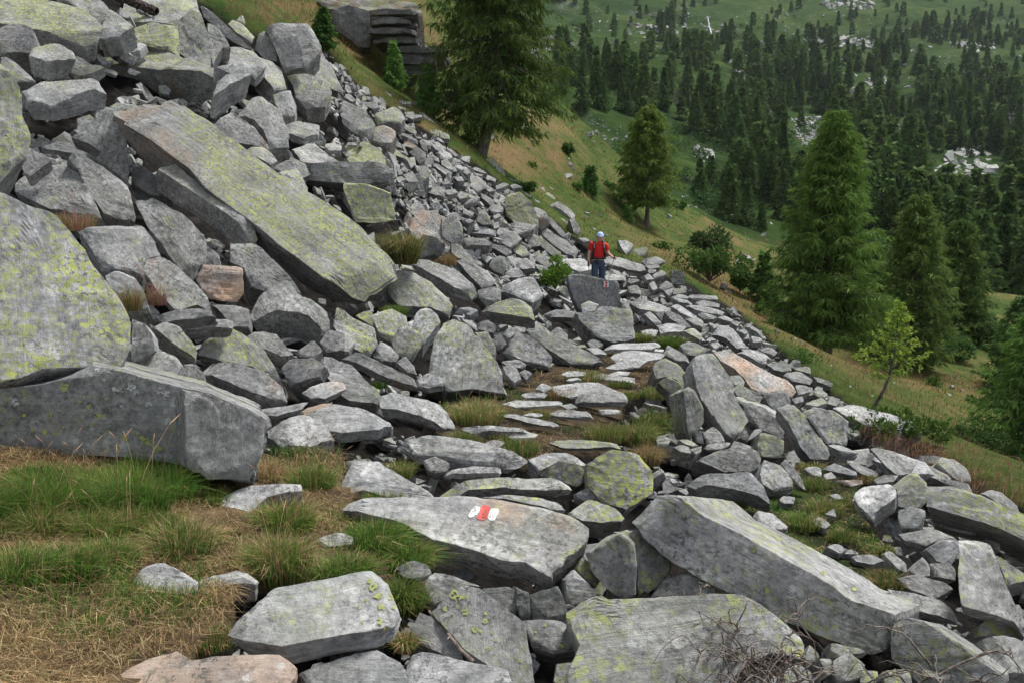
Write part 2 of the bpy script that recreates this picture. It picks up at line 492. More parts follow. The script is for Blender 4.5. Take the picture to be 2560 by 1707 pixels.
    mw = Matrix([[*Rm[0], c[0]], [*Rm[1], c[1]], [*Rm[2], c[2]], [0, 0, 0, 1]])
    return me, mw
def normal_of(e, a):
    e, a = math.radians(e), math.radians(a)
    return np.array([math.sin(a) * math.cos(e), -math.cos(a) * math.cos(e), math.sin(e)])
_cnt = [100]
def rock(tile, pts, e, a, ext, label, name='boulder', li=.3, tan=0., tone=0., taper=.9, dz=0., group=None, rough=1.0, depth=None, puff=0.0, cat=None):
    ox, oy, s = TILES[tile]
    p = np.array([float(t) for t in pts.split()]).reshape(-1, 2)
    px, py = ox + p[:, 0] * s, oy + p[:, 1] * s
    n = normal_of(e, a)
    k = int(np.argmax(py))
    ey = ext[1] * s if isinstance(ext, tuple) else 0
    ex_ = ext[0] * s if isinstance(ext, tuple) else 0
    bx, by = (px[k] + ex_, py[k] + ey) if ey > 0 else (px[k], py[k])
    D = depth
    if D is None:
        D = NEAR.hit([bx], [min(by, 1900)])[0]
        if not np.isfinite(D): D = 30.0
    D = D + dz
    A = P3(px[k], py[k], D)
    q = rayc(px, py)
    den = q @ n
    wid = max(np.ptp(px), np.ptp(py)) / F_PX * D
    t = np.where(den < -1e-3, ((A - [0, 0, EYE]) @ n) / np.minimum(den, -1e-3), D + wid)
    t = D + np.clip(t - D, -0.9 * wid, 1.1 * wid)
    V3 = q * t[:, None] + np.array([0, 0, EYE])
    if isinstance(ext, tuple):
        E = P3(px[k] + ex_, py[k] + ey, D + ext[2]) - A
    else:
        E = -n * ext * {'stone': .62, 'rock_slab': .8}.get(name, 1.0)
    _cnt[0] += 1
    per = np.hypot(*(np.roll(np.stack([px, py]), -1, 1) - np.stack([px, py]))).sum()
    me, mw = prism_mesh(name, V3, E, n, _cnt[0], per, taper, rough, puff=puff, chip=.065 if rough > .8 else .035, grow=1.12 if name == 'step_slab' else 1.03)
    o = link(name, me, MAT_ROCK, label=label, category=cat or {'boulder': 'boulder', 'rock_slab': 'rock slab', 'step_slab': 'step', 'stone': 'stone'}[name])
    o.matrix_world = mw
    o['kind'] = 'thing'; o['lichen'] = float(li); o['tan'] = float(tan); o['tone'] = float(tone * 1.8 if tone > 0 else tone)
    if group: o['group'] = group
    ROCK_POLYS.append((np.stack([px, py], 1), D))
    ROCKS[label] = (o, np.array(V3), n, D)
    return o

B, S, P, T = 'boulder', 'rock_slab', 'step_slab', 'stone'
def rk(tile, pts, e, a, ext, label, name=B, **kw): return rock(tile, pts, e, a, ext, label, name, **kw)
# upper left of the talus
rk('A', '0 0 420 0 560 60 680 170 655 245 560 255 380 235 230 210 0 150 -200 90 -200 -60', 48, 25, .7, 'large green lichened slab in the top left corner', S, li=.75, tone=-.1)
rk('A', '410 -30 640 -30 745 65 735 130 680 165 560 75', 40, 30, .5, 'dark slab end lying just under the bark covered log', S, li=.3, tone=-.25)
rk('A', '745 60 900 180 800 235 700 245 660 240 700 150', 40, 10, .5, 'pale triangular wedge between two lichened slabs below the log', B, li=.3, tone=.1)
rk('A', '850 -40 1320 -40 1350 90 1190 165 1010 145 880 140 830 60', 48, 15, .8, 'pale lichened top of the high block the log points at', B, li=.55, tone=.05)
rk('A', '1190 165 1335 20 1360 110 1425 310 1432 445 1320 430 1205 350', 22, 20, .9, 'tall wedge block with a sheer grey right face above the overhanging slab', B, li=.35, tone=-.1)
rk('A', '1010 150 1190 150 1200 350 1050 325 900 290 720 340 560 345 620 280 800 220', 40, 5, .6, 'slab with yellow lichen behind the overhanging brown slab', S, li=.95, tone=-.2)
rk('A', '0 155 120 155 215 195 240 260 235 320 190 360 0 355 -60 260', 28, 10, .6, 'brownish rounded block at the left edge under the green slab', B, li=.2, tan=.45, tone=-.1)
rk('A', '190 345 310 285 400 300 520 370 410 400 320 410 240 395 190 375', 58, 10, (0, 150, .15), 'small cube shaped block with pale top left of the overhanging slab', B, li=.35, taper=.75)
rk('A', '520 370 640 340 830 300 930 280 1060 330 1230 390 1540 490 1500 515 1250 480 900 450 800 450 640 490 500 480', 58, 0, (-40, 220, .55), 'broad overhanging slab with lichened top and brown shaded underside', S, li=.6, tan=.35, tone=-.1, taper=.82)
rk('A', '440 470 520 380 620 440 700 450 620 500 500 520', 50, 0, .3, 'thin ledge stone tucked under the left end of the overhang', T, li=.5, tone=-.2)
rk('A', '120 570 250 545 460 530 640 540 720 600 600 615 450 660 330 690 180 675', 60, 5, (20, 145, .15), 'thick flat block with smooth pale top above the dark cavity', B, li=.15, tan=.2, taper=.88)
rk('A', '1450 450 1600 400 1670 420 1705 490 1560 570 1440 650 1470 560 1540 500', 52, 20, (-30, 180, .35), 'light block wedged under the right end of the overhang', B, li=.2, tone=.05)
rk('A', '1505 320 1690 335 1800 430 1730 505 1650 470 1500 420', 50, 20, (0, 90, .3), 'grey block with squared shoulder right of the overhang', B, li=.25)
rk('A', '1700 345 1790 400 1910 450 1945 600 1860 610 1790 520', 40, 45, .5, 'lichened leaning block with a dark hollow at its foot', B, li=.45)
rk('A', '1340 20 1430 80 1540 180 1700 330 1650 325 1500 235 1380 120', 20, 15, .35, 'long dark plank of rock slanting down from the top', S, li=.1, tone=-.35)
rk('A', '1400 140 1480 200 1560 310 1500 320 1440 440 1410 250', 30, 20, .5, 'narrow grey splinter beside the tall wedge block', B, li=.3)
rk('A', '1540 160 1570 125 1650 170 1720 240 1700 280 1600 220', 48, 25, .3, 'small lichened slab near the top under the dry grass', S, li=.6)
rk('A', '1520 75 1640 105 1665 160 1560 125', 50, 20, .3, 'small pale slab touching the dry grass at the top', S, li=.3)
rk('A', '1790 190 1880 160 2080 155 2130 230 2175 280 2170 340 2060 450 1920 480 1880 360 1820 250', 25, 15, .9, 'big squared grey block on the skyline below the small spruce', B, li=.25, tan=.2)
rk('A', '1830 250 2000 225 2040 340 2060 450 1920 485 1870 350', 18, 5, .4, 'flat faced slab leaning on the squared skyline block', S, li=.1, dz=-.6)
rk('A', '1740 230 1800 200 1850 290 1875 410 1790 400 1720 330', 25, 0, .4, 'narrow upright slab left of the squared skyline block', S, li=.2, tone=.05)
rk('A', '2090 450 2210 350 2260 480 2325 640 2240 600 2150 540 2030 480', 40, 40, .6, 'sloping grey slab below the squared skyline block', S, li=.35, tone=-.1)
rk('A', '1930 510 2060 500 2180 530 2230 600 2200 705 2070 720 2000 660 1980 580', 38, 10, .6, 'blunt grey block with greenish top under the skyline block', B, li=.4)
rk('A', '1840 630 1960 600 2000 700 1990 780 1910 815 1860 700', 28, 10, .5, 'small greenish block left of the blunt grey block', B, li=.4)
rk('A', '1600 760 1710 650 1780 640 1880 730 1950 900 1960 980 1830 1000 1780 880 1720 810', 36, 30, .7, 'whitish topped block with dark broken front in mid slope', B, li=.2)
rk('A', '1430 850 1560 750 1720 870 1800 970 1830 1010 1700 980 1560 960', 32, 20, .5, 'plain brownish grey slab behind the great long slab', S, li=.15, tan=.25)
rk('A', '1930 840 2020 820 2160 850 2150 900 2050 925 1960 900', 55, 5, (5, 60, .1), 'neat brick shaped stone above the pale tilted slabs', T, li=.35)
rk('A', '1970 1000 2100 955 2220 1050 2330 1110 2200 1110 2030 1090', 55, 10, .25, 'smooth pale tilted slab beside the big yellow topped block', S, li=.1, tone=.2)
rk('A', '1650 1000 1780 985 1880 1080 1830 1110 1720 1060', 45, 20, .3, 'lichened stone resting on the upper edge of the great slab', T, li=.5)
rk('A', '1830 1140 1950 1080 2030 1100 2030 1170 1900 1160', 35, 10, .3, 'squared stone just above the great slab', T, li=.3)
rk('A', '1880 1160 2010 1150 2080 1260 2090 1320 1990 1260', 45, 15, .3, 'small pale slab bordering the great slab on its upper side', S, li=.3, tone=.1)
rk('A', '480 930 600 850 700 740 780 700 850 860 870 1100 860 1260 800 1180 650 1080 690 1030 600 970', 22, 20, .4, 'smooth dark upright slab beside the cavity', S, li=.05, tone=-.15, rough=.6)
rk('Z', '275 237 330 231 400 236 470 275 600 370 700 440 820 520 905 590 912 625 862 662 815 672 740 635 640 560 560 492 475 432 440 390 365 335 300 280', 43, 38, (-26, 34, .55), 'great long slab slanting across the slope with brown head and lichened body', S, li=.72, tan=.1, tone=-.22, rough=.75, taper=.97)
_o = ROCKS['great long slab slanting across the slope with brown head and lichened body'][0]
_co = np.array([tuple(_o.matrix_world @ v.co) for v in _o.data.vertices]); _px, _py, _ = project(_co)
put_attr(_o.data, 'gtan', .5 * np.clip((500 - _px + .3 * (_py - 300) + 40 * noise3(_co * 2.5, 3)) / 60, 0, 1))
rk('Z', '362 388 405 378 470 432 560 490 600 530 590 545 500 478', 42, 25, (-14, 45, .2), 'lower ledge running along the foot of the great long slab', S, li=.5, tone=-.05, dz=-.35)
rk('A', '455 1060 510 1010 700 1130 860 1250 915 1400 915 1465 820 1470 700 1440 600 1300 540 1150', 32, 30, .6, 'dark angular block with pale upper edge at the cavity mouth', B, li=.1, tone=-.2)
rk('A', '120 1210 400 1065 450 1075 600 1270 650 1430 470 1430 300 1390 100 1290', 42, 0, .6, 'striped grey block with pink grass at its foot', B, li=.25)
rk('A', '885 1110 930 1090 1040 1180 1150 1270 1100 1330 1000 1310 880 1230', 36, 15, .4, 'dark block under the head of the great slab', B, li=.05, tone=-.2)
rk('Z', '305 452 350 456 420 492 470 545 470 582 440 645 400 602 372 562 340 522', 28, 12, .4, 'upright greenish slab with fine vertical scratches', S, li=.25, tone=-.05)
rk('A', '270 1000 380 960 560 975 700 1035 650 1085 500 1040', 42, 15, .12, 'thin dark shard bridging the cavity', S, li=.05, tone=-.35)
rk('A', '-120 380 0 400 60 490 110 560 150 650 150 780 205 900 205 960 180 1040 80 1150 0 1240 -150 1260', 15, 35, 1.3, 'rounded lichen crusted boulder cut off by the left edge', B, li=.8, dz=-1.2)
rk('A', '190 990 340 1080 290 1120 180 1210 150 1130', 35, 10, .3, 'small dark stone beside the lichen crusted boulder', T, li=.1, tone=-.25)
rk('A', '0 360 100 420 240 545 110 555 0 480', 38, 20, .5, 'shaded slab behind the lichen crusted boulder', S, li=.2, tone=-.25)
rk('A', '420 480 500 470 620 520 640 540 460 535', 50, 0, .3, 'low dark stone under the overhang', T, li=.1, tone=-.3)
# left middle
rk('Z', '-120 440 0 447 60 475 130 495 190 560 230 630 270 690 300 740 298 790 272 846 215 838 100 842 0 870 -120 880', 33, 32, 1.6, 'huge pale lichened boulder filling the left edge', B, li=.6, tan=.15, tone=.05, dz=-.7, rough=.8)
rk('Z', '-120 905 0 893 100 885 160 868 212 838 320 866 430 896 480 906 560 940 610 966 604 1020 575 1106 480 1096 400 1062 250 1046 0 1032 -120 1030', 8, 3, (-30, -62, 1.05), 'great fallen block with round yellow and white lichen spots above the grass', B, li=.34, tone=-.05, rough=.6, taper=.96, dz=-.25)
_e = rk('Z', '425 893 480 906 560 940 612 966 606 1020 577 1108 480 1098 428 1070', 10, 32, .5, 'x', B, li=.05, tan=.2, tone=-.12, dz=-.42)
_b = ROCKS['great fallen block with round yellow and white lichen spots above the grass'][0]
_w = _e.matrix_world.copy(); _e.parent = _b; _e.matrix_parent_inverse = _b.matrix_world.inverted(); _e.matrix_world = _w; _e.name = 'broken_end'
_e['label'] = 'rough brownish broken end of the block'
del _e['category']; del _e['kind']
rk('D', '530 30 700 10 950 0 1080 180 1060 200 980 230 960 330 830 310 690 290 620 170', 42, 22, .6, 'plain grey slab right of the huge lichened boulder', S, li=.15, tone=-.1)
rk('D', '980 210 1080 190 1200 290 1400 490 1430 590 1330 540 1190 580 1080 480 970 310', 38, 22, (0, 60, .25), 'long grey slab ending in a sharp beak', S, li=.2, tone=-.05)
rk('D', '700 330 790 320 900 350 960 430 1000 560 930 590 780 510 720 400', 25, 15, .5, 'pinkish rounded stone behind the hanging grass', B, tan=.4, li=.1)
rk('D', '1320 360 1365 285 1640 310 1645 460 1600 530 1420 520 1380 470', 22, 3, (0, -30, .45), 'tan brick shaped block sheltered under the great slab', B, tan=.95, li=0, tone=.05)
rk('D', '1560 110 1700 110 1850 250 2040 450 1960 440 1800 460 1700 420 1650 300 1560 250', 36, 22, .5, 'dark grey block in the shade below the great slab', B, li=.12, tone=-.15)
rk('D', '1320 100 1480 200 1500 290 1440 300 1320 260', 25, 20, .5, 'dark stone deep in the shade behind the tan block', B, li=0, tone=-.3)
rk('D', '1680 610 1780 470 1940 390 2060 510 2190 670 2040 600 1870 580 1700 640', 50, -5, (10, 190, .30), 'sharp crested wedge boulder with bright top and dark front', B, li=.1, tone=.08, taper=.72)
rk('D', '2030 490 2060 480 2220 590 2235 740 2160 770 2100 640', 33, 30, .4, 'mossy block behind the sharp crested wedge', B, li=.45, tone=-.05)
rk('D', '1190 665 1330 615 1430 640 1570 645 1570 700 1430 700 1350 720 1240 720', 50, 0, (0, 70, .15), 'long grey stone with ragged crest left of the crested wedge', T, li=.2)
rk('D', '1030 700 1130 655 1210 690 1330 850 1320 890 1200 830 1080 730', 44, 15, (-10, 110, .2), 'dark stone with lichen dots in front of the ragged one', B, li=.4, tone=-.15)
rk('D', '1340 880 1370 780 1540 695 1640 740 1780 850 1930 1080 1850 1060 1700 960 1500 930', 38, 12, .5, 'tent shaped boulder with lichened crest', B, li=.5, tone=-.05)
rk('D', '1640 760 1720 715 1860 740 1980 880 1900 890 1800 850 1700 820', 46, 0, (0, 90, .2), 'low rounded stone right of the tent shaped boulder', B, li=.25)
rk('D', '1420 530 1600 530 1680 580 1680 690 1570 690 1500 600', 40, 5, .4, 'plain dark slab under the tan block', S, li=.1, tone=-.15)
rk('D', '1040 620 1200 580 1400 560 1440 610 1300 640 1100 660', 42, 0, .3, 'flat shaded slab below the sharp beak', S, li=0, tone=-.2)
rk('D', '880 990 1050 850 1190 880 1235 945 1190 1020 1060 1050 940 1010', 48, 0, .35, 'clean grey stone just above the great fallen block', B, li=.25, tone=.05)
rk('D', '890 640 980 680 1030 750 1045 850 960 920 890 960', 12, 15, .4, 'narrow smooth upright stone beside the huge boulder', B, li=.05, tone=-.05)
rk('D', '1340 970 1400 890 1560 930 1750 990 1920 1090 1945 1160 1850 1180 1700 1130 1480 1040', 46, 5, (10, 110, .12), 'brown layered block split along its length', B, li=.1, tan=.4, tone=-.05, taper=.92)
rk('D', '1560 945 1750 1000 1750 1030 1700 1020 1580 975', 46, 5, .1, 'thin flake lying on the brown layered block', T, li=.1, tan=.2, dz=-.12)
rk('D', '1220 950 1300 940 1380 1010 1400 1110 1300 1070 1220 1010', 36, 10, .25, 'small grey chunk left of the layered block', T, li=.1)
rk('D', '1530 1170 1600 1150 1760 1210 1700 1260 1600 1250 1540 1220', 55, 0, .2, 'small blue grey stone under the layered block', T, li=.05, tone=.05)
rk('D', '1130 1060 1200 1040 1420 1130 1430 1165 1250 1120', 42, 5, .2, 'flat grey stone peeping over the great fallen block', T, li=.2)
rk('D', '1900 960 1950 910 2120 905 2200 950 2160 1020 2050 1060 1950 1090', 38, -5, .4, 'rounded dark stone below the tent shaped boulder', B, li=.3, tone=-.15)
rk('D', '1990 850 2110 780 2180 850 2130 900 2020 890', 40, 5, .25, 'small dark chip above the rounded dark stone', T, li=.1, tone=-.1)
rk('D', '2160 790 2230 720 2325 740 2330 850 2200 860', 40, 5, .3, 'small grey stone with bright corner right of the crested wedge', T, li=.05, tone=.05)
rk('D', '2040 1130 2170 1040 2325 1050 2335 1110 2200 1180 2100 1170', 55, 0, (0, 35, .05), 'buff coloured flat stone on the uphill edge of the path', T, tan=.45, li=0, tone=.2)
rk('D', '1660 1270 1880 1235 2080 1200 2040 1250 1870 1295 1740 1290', 62, 0, (0, 30, .03), 'thin whitish sliver of slab right of the fallen block', S, li=.1, tone=.1)
rk('D', '1990 1290 2080 1230 2230 1190 2270 1230 2120 1280 2010 1310', 55, 0, .12, 'rusty brown flake lying on the thin whitish sliver', T, tan=.9, tone=-.1, dz=-.1)
rk('D', '1820 1350 2050 1280 2160 1330 2260 1430 2100 1500 1900 1480 1800 1400', 58, 10, .3, 'smooth pale slab right of the end of the fallen block', S, li=.05, tone=.18, tan=.1)
rk('Z', '698 952 760 928 840 940 903 966 868 985 780 992 735 985', 56, 0, (6, 26, .08), 'light wedge slab with dark undercut front by the path', S, li=.05, tone=.15)
# centre
rk('E', '470 240 600 250 800 320 940 440 900 470 770 430 640 350 530 290', 45, 18, (0, 70, .1), 'long low slab below the boulder with the grass tussock', S, li=.3)
rk('E', '330 310 490 300 620 370 760 550 740 610 600 555 400 545 320 450', 42, 12, .5, 'grey slab with yellow spots right of the great slab foot', S, li=.5, tone=-.05)
rk('E', '190 140 250 130 350 250 385 330 350 400 250 380 210 260', 15, 35, .5, 'blunt dark end block against the foot of the great slab', B, li=.4, tone=-.2, dz=-.3)
rk('E', '780 230 860 240 1000 320 1050 380 1020 430 960 430 860 330', 38, 18, .4, 'smooth grey slab with a groove above the low slab', S, li=.1)
rk('Z', '935 487 1000 485 1045 540 1085 592 1020 588 965 562 925 522', 38, 18, .7, 'pinkish brown boulder behind the hanging grass tussock', B, tan=.5, li=.1)
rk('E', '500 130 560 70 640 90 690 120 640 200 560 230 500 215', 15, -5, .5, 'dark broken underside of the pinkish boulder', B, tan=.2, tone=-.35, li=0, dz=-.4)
rk('E', '955 585 1060 530 1200 495 1290 540 1310 640 1180 620 1050 600', 44, 0, (20, 75, .25), 'kite shaped lichened boulder left of the painted standing block', B, li=.6)
rk('E', '930 450 1080 420 1090 530 990 540 940 500', 35, 5, .4, 'squat grey stone above the kite shaped boulder', B, li=.2)
rk('E', '1080 440 1200 360 1310 360 1370 480 1300 530 1200 490', 42, 8, .45, 'pale sloping block left of the green bush', B, li=.05, tone=.15)
rk('E', '490 690 520 600 580 550 640 600 680 660 600 760 560 820 530 740', 33, 8, .45, 'pointed bright stone above the great pyramid', B, li=.4, tone=.15)
rk('E', '350 800 400 690 480 680 560 750 550 830 490 930 420 900 360 850', 28, 10, .45, 'lichened leaning stone left of the great pyramid', B, li=.45)
rk('E', '220 590 350 575 450 630 460 690 390 700 350 800 270 760 230 650', 38, 5, .45, 'broad lichened stone behind the leaning one', B, li=.6)
rk('E', '100 610 210 585 240 650 240 700 150 650', 38, 5, .3, 'small lichened stone under the foot of the great slab', T, li=.6)
rk('E', '-20 560 100 640 240 700 260 790 200 890 80 830 0 760 -40 680', 38, 22, .45, 'dark sloping block with mossy right end', B, li=.45, tone=-.15)
rk('E', '-60 770 0 740 60 760 100 800 60 860 -40 860', 42, 5, .3, 'small bright stone with lichen rim below the dark sloping block', T, li=.4, tone=.1)
rk('E', '220 880 270 790 340 820 400 880 380 930 280 920', 42, 5, .3, 'small whitish stone below the leaning lichened stone', T, li=.1, tone=.15)
rk('E', '380 930 440 890 500 960 520 1010 460 1000', 38, 5, .25, 'flat grey stone at the left foot of the pyramid', T, li=.1)
rk('E', '0 870 100 855 290 950 500 1040 520 1090 440 1080 300 1030 100 930', 40, 15, (0, 50, .1), 'long brown weathered slab slanting down to the pyramid', S, tan=.45, tone=-.12, li=.05)
rk('E', '-110 870 0 925 80 950 160 1040 280 1150 250 1210 60 1190 -40 1130 -100 1000', 40, 12, .5, 'broad grey lichened slab left of the pyramid', S, li=.35)
rk('E', '600 1000 640 790 700 660 760 620 860 680 960 800 1060 930 1130 1130 1000 1125 850 1110 720 1125 690 1050', 30, 5, 1.0, 'great pale pyramid shaped boulder above the path', B, li=.35, tone=.1)
rk('E', '505 1050 600 1000 690 1040 700 1085 600 1100 520 1085', 48, 0, (0, 45, .08), 'small pale stone at the foot of the pyramid', T, li=.05, tone=.12)
rk('E', '920 730 1000 725 1050 830 1060 910 1000 900 950 800', 20, 20, .35, 'narrow greenish brown stone right of the pyramid', T, li=.5, tan=.3)
rk('E', '1100 860 1200 730 1300 760 1430 900 1410 960 1250 925 1190 900', 32, 0, .5, 'five sided grey boulder with lighter lower corner', B, li=.25, tone=-.05)
rk('E', '1260 690 1340 690 1560 800 1780 920 1700 950 1560 940 1400 840 1290 740', 36, 8, .4, 'long lichened slab sliding down to the path', S, li=.4, tone=-.1)
rk('E', '920 670 1000 650 1055 690 1040 740 930 710', 35, 0, .3, 'small dark stone under the kite shaped boulder', T, tone=-.2, li=0)
rk('E', '1030 780 1080 740 1130 800 1080 860 1040 830', 30, 5, .3, 'small shaded stone beside the greenish brown one', T, tone=-.15, li=0)
rk('E', '1100 740 1130 710 1200 690 1270 720 1200 740 1130 780', 40, 0, .3, 'low rounded stone above the five sided boulder', T, li=.2)
rk('E', '1380 600 1460 575 1590 590 1570 630 1420 630', 48, 0, (0, 35, .2), 'dark flat capstone left of the painted standing block', T, li=.1, tone=-.15)
rk('E', '1420 720 1480 690 1540 750 1540 790 1440 760', 40, 0, .25, 'small rounded stone in the gap behind the long slab', T, li=.1)
rk('E', '1595 600 1720 600 1760 560 1980 580 2000 770 1850 800 1730 760 1650 690', 30, 2, .7, 'large pale faceted boulder in front of the painted standing block', B, li=.35, tone=.08)
rk('E', '1550 350 1640 340 1760 370 1880 400 1895 560 1850 575 1720 600 1620 590 1560 440', 6, 4, .55, 'standing grey block with a small red and white paint mark', B, li=.05, tone=-.15, rough=.5, taper=.97, dz=-.1)
rk('E', '1630 540 1680 515 1750 540 1720 590 1640 600', 40, 0, .3, 'small pale stone leaning on the painted standing block', T, li=.3, tone=.1, dz=-.3)
rk('E', '250 1170 350 1140 520 1170 680 1200 800 1350 700 1360 550 1290 380 1250 280 1240', 50, 10, (0, 60, .1), 'pale cracked slab left of the grassy steps', S, li=.1, tone=.12)
rk('E', '1100 960 1180 955 1230 1040 1180 1070 1120 1010', 40, 5, .3, 'pale stone between the pyramid and the steps', T, tone=.1, li=.1)
rk('E', '1090 920 1180 910 1260 940 1230 970 1130 960', 48, 0, .2, 'flat grey stone under the five sided boulder', T, li=.1)
rk('E', '1200 1000 1250 975 1300 1010 1260 1050', 42, 0, .2, 'little grey stone behind the path edge grass', T, li=.1)
# steps of the path
rk('E', '1780 830 1900 810 2140 800 2160 820 2080 845 1820 845', 70, 0, (0, 22, .0), 'uppermost smooth white step of the path', P, li=0, tone=0.18, rough=.4)
rk('E', '1840 900 1870 870 2000 855 2180 880 2150 910 1960 935 1880 930', 68, 0, (0, 16, .0), 'broad white step second from the top of the path', P, li=0, tone=0.20, rough=.4)
rk('E', '1800 970 1900 930 2070 920 2020 960 1880 980', 68, 0, (0, 14, .0), 'narrow white step third from the top of the path', P, li=0, tone=0.18, rough=.4)
rk('E', '1680 1030 1760 1010 1980 1040 1980 1068 1800 1050', 68, 0, (0, 14, .0), 'slim pale step with grass on both sides', P, li=0, tone=0.16, rough=.4)
rk('E', '1440 1100 1600 1075 1740 1075 1860 1130 1700 1140 1560 1165 1490 1150', 66, 0, (0, 16, .0), 'wide pale domed step left of the small block', P, li=0, tone=0.11, rough=.5)
rk('E', '1580 1180 1610 1145 1760 1130 1900 1130 1950 1165 1940 1200 1780 1205 1590 1200', 50, 0, (0, 35, .05), 'small square block standing beside the steps', B, li=.2, tone=.08)
rk('E', '1320 1100 1370 1070 1440 1100 1380 1135', 55, 0, .15, 'small pinkish white stone left of the domed step', T, tan=.15, tone=.3, li=0)
rk('E', '1110 1215 1200 1190 1500 1200 1480 1220 1200 1236', 66, 0, (0, 14, .0), 'long thin pale step above the second tussock', P, li=0, tone=0.16, rough=.4)
rk('E', '1390 1270 1480 1255 1660 1265 1730 1285 1640 1300 1400 1285', 62, 0, (0, 26, .03), 'pale step edged with brown earth below the square block', P, li=0, tone=0.09)
rk('E', '1040 1290 1200 1290 1300 1310 1480 1345 1430 1360 1300 1345 1180 1312', 62, 0, (0, 18, .05), 'jagged pale step in the middle of the grass', P, li=.05, tone=0.14)
rk('E', '820 1360 1000 1365 1290 1380 1300 1395 1100 1400 900 1395', 60, 0, (0, 45, .03), 'long low kerb stone across the path', P, li=.05, tone=0.04)
rk('E', '1410 1470 1560 1460 1860 1465 1890 1495 1700 1510 1530 1510 1450 1485', 58, 0, (0, 22, .05), 'lichen edged slab at the outer foot of the steps', P, li=.55)
rk('E', '2130 843 2190 848 2182 862 2125 860', 60, 0, (0, 14, .0), 'tiny bright white brick of stone by the upper steps', T, li=0, tone=.6, rough=.3)
rk('E', '1520 1050 1600 1035 1640 1045 1560 1060', 66, 0, .06, 'sliver of a buried step left of the slim pale step', T, li=0, tone=.3)
rk('E', '1660 830 1760 840 1810 870 1720 880', 60, 0, .15, 'flat stone at the left end of the white steps', T, li=0, tone=.1)
rk('E', '1670 800 1710 775 1780 810 1740 840 1690 830', 45, 0, .2, 'small grey stone under the big faceted boulder', T, li=.2)
rk('E', '2040 725 2090 712 2145 718 2130 755 2060 765', 62, 0, (0, 8, .0), 'small pale step behind the uppermost white step', P, li=0, tone=0.14, rough=.4)
rk('E', '2150 690 2230 668 2330 690 2325 712 2190 722', 60, 0, (0, 10, .0), 'rounded pale step right of the grass tuft at the top of the path', P, li=0, tone=0.09, rough=.5)
rk('E', '1500 1010 1560 990 1660 1000 1640 1020 1540 1028', 64, 0, (0, 10, .0), 'little flat step in the grass left of the slim pale step', P, li=0, tone=0.11, rough=.4)
rk('E', '1230 1150 1300 1135 1400 1145 1380 1165 1260 1172', 62, 0, (0, 10, .0), 'flat grey step above the long thin pale step', P, li=0, tone=0.07, rough=.4)
rk('E', '1500 1225 1560 1212 1600 1235 1540 1250', 60, 0, (0, 12, .0), 'small stone let into the path left of the square block', P, li=0, tone=0.07, rough=.5)
rk('E', '1120 1420 1220 1405 1330 1418 1300 1440 1170 1445', 60, 0, (0, 16, .0), 'low step stone just below the long kerb', P, li=.1, tone=0.05, rough=.5)
rk('E', '960 1480 1010 1455 1110 1470 1080 1500 990 1510', 55, 0, .1, 'low stone between the kerb and the long pale slab', P, li=.1, tone=0.05)
rk('E', '1240 1290 1290 1275 1370 1282 1340 1300', 62, 0, (0, 10, .0), 'narrow white stone behind the jagged step', P, li=0, tone=0.14, rough=.4)
rk('E', '1820 1010 1880 995 1960 1000 1940 1018 1850 1022', 64, 0, (0, 10, .0), 'short pale step under the narrow white third step', P, li=0, tone=0.16, rough=.4)
rk('E', '1750 1250 1830 1240 1900 1255 1860 1280 1780 1280', 58, 0, (0, 14, .0), 'grey stone in the earth below the square block', P, li=.1, tone=0.05)
# scree and boulders behind and above, seen from J and B
rk('B', '0 1030 50 970 170 960 270 1010 312 1090 300 1130 130 1115 0 1100 -60 1080', 46, 0, (0, 18, .05), 'big block top covered all over in yellow green lichen', B, li=1.0, tone=.05)
rk('Z', '690 378 760 372 870 374 903 388 893 412 830 425 760 420 700 412', 18, 2, .6, 'squared grey front block under the yellow lichened top', B, li=.35, tone=-.1, dz=-.15)
rk('B', '20 1240 190 1258 340 1312 375 1490 260 1505 110 1500 60 1440', 18, 8, (15, -22, .7), 'cube block splashed with bright yellow lichen', B, li=.95)
rk('J', '0 250 100 320 300 460 430 610 420 700 300 780 130 700 0 590 -60 430', 38, 22, .7, 'smooth dark slab at the upper rim of the scree', S, li=.25, tone=-.15)
rk('J', '420 430 560 400 650 345 740 390 830 520 770 590 600 570 440 600', 44, 5, .4, 'pair shaped pale slab with lemon lichen high in the scree', S, li=.65, tone=.05)
rk('J', '340 720 440 640 550 600 690 670 700 760 620 850 470 860 340 820', 42, 5, .5, 'tan chipped block in the upper scree', B, tan=.65, li=.25)
rk('J', '480 870 500 830 640 870 760 990 960 1110 930 1150 800 1060 600 980', 50, 12, (-10, 90, .1), 'long lichened slab right of the yellow topped block', S, li=.55)
rk('J', '700 700 860 740 1000 820 1000 860 880 850 760 790', 45, 5, .35, 'dark stone above the reddish one in the scree', T, li=.3, tone=-.2)
rk('J', '800 830 900 850 1010 910 940 940 830 890', 45, 5, .3, 'reddish flat stone in the scree', T, tan=.8, tone=-.05)
rk('J', '870 970 1000 920 1110 970 1090 1080 1020 1140 960 1050', 28, 5, .4, 'round dark boulder half buried in the scree', B, tone=-.25, li=.2)
rk('J', '1020 830 1060 800 1110 850 1130 980 1060 930', 28, 5, .3, 'upright pale stone beside the round dark boulder', T, li=.2, tone=.05)
rk('J', '560 1080 600 1070 650 1160 665 1280 610 1290 570 1180', 12, 0, .25, 'thin upright stone right of the yellow topped block', T, li=.3)
rk('J', '600 1300 660 1290 700 1460 660 1560 620 1400', 12, 0, .25, 'tall thin standing flake above the cube block', T, li=.2)
rk('J', '1310 1090 1400 1070 1480 1210 1420 1215 1320 1140', 45, 8, .3, 'pinkish wedge stone in the middle of the scree', T, tan=.3, tone=.1)
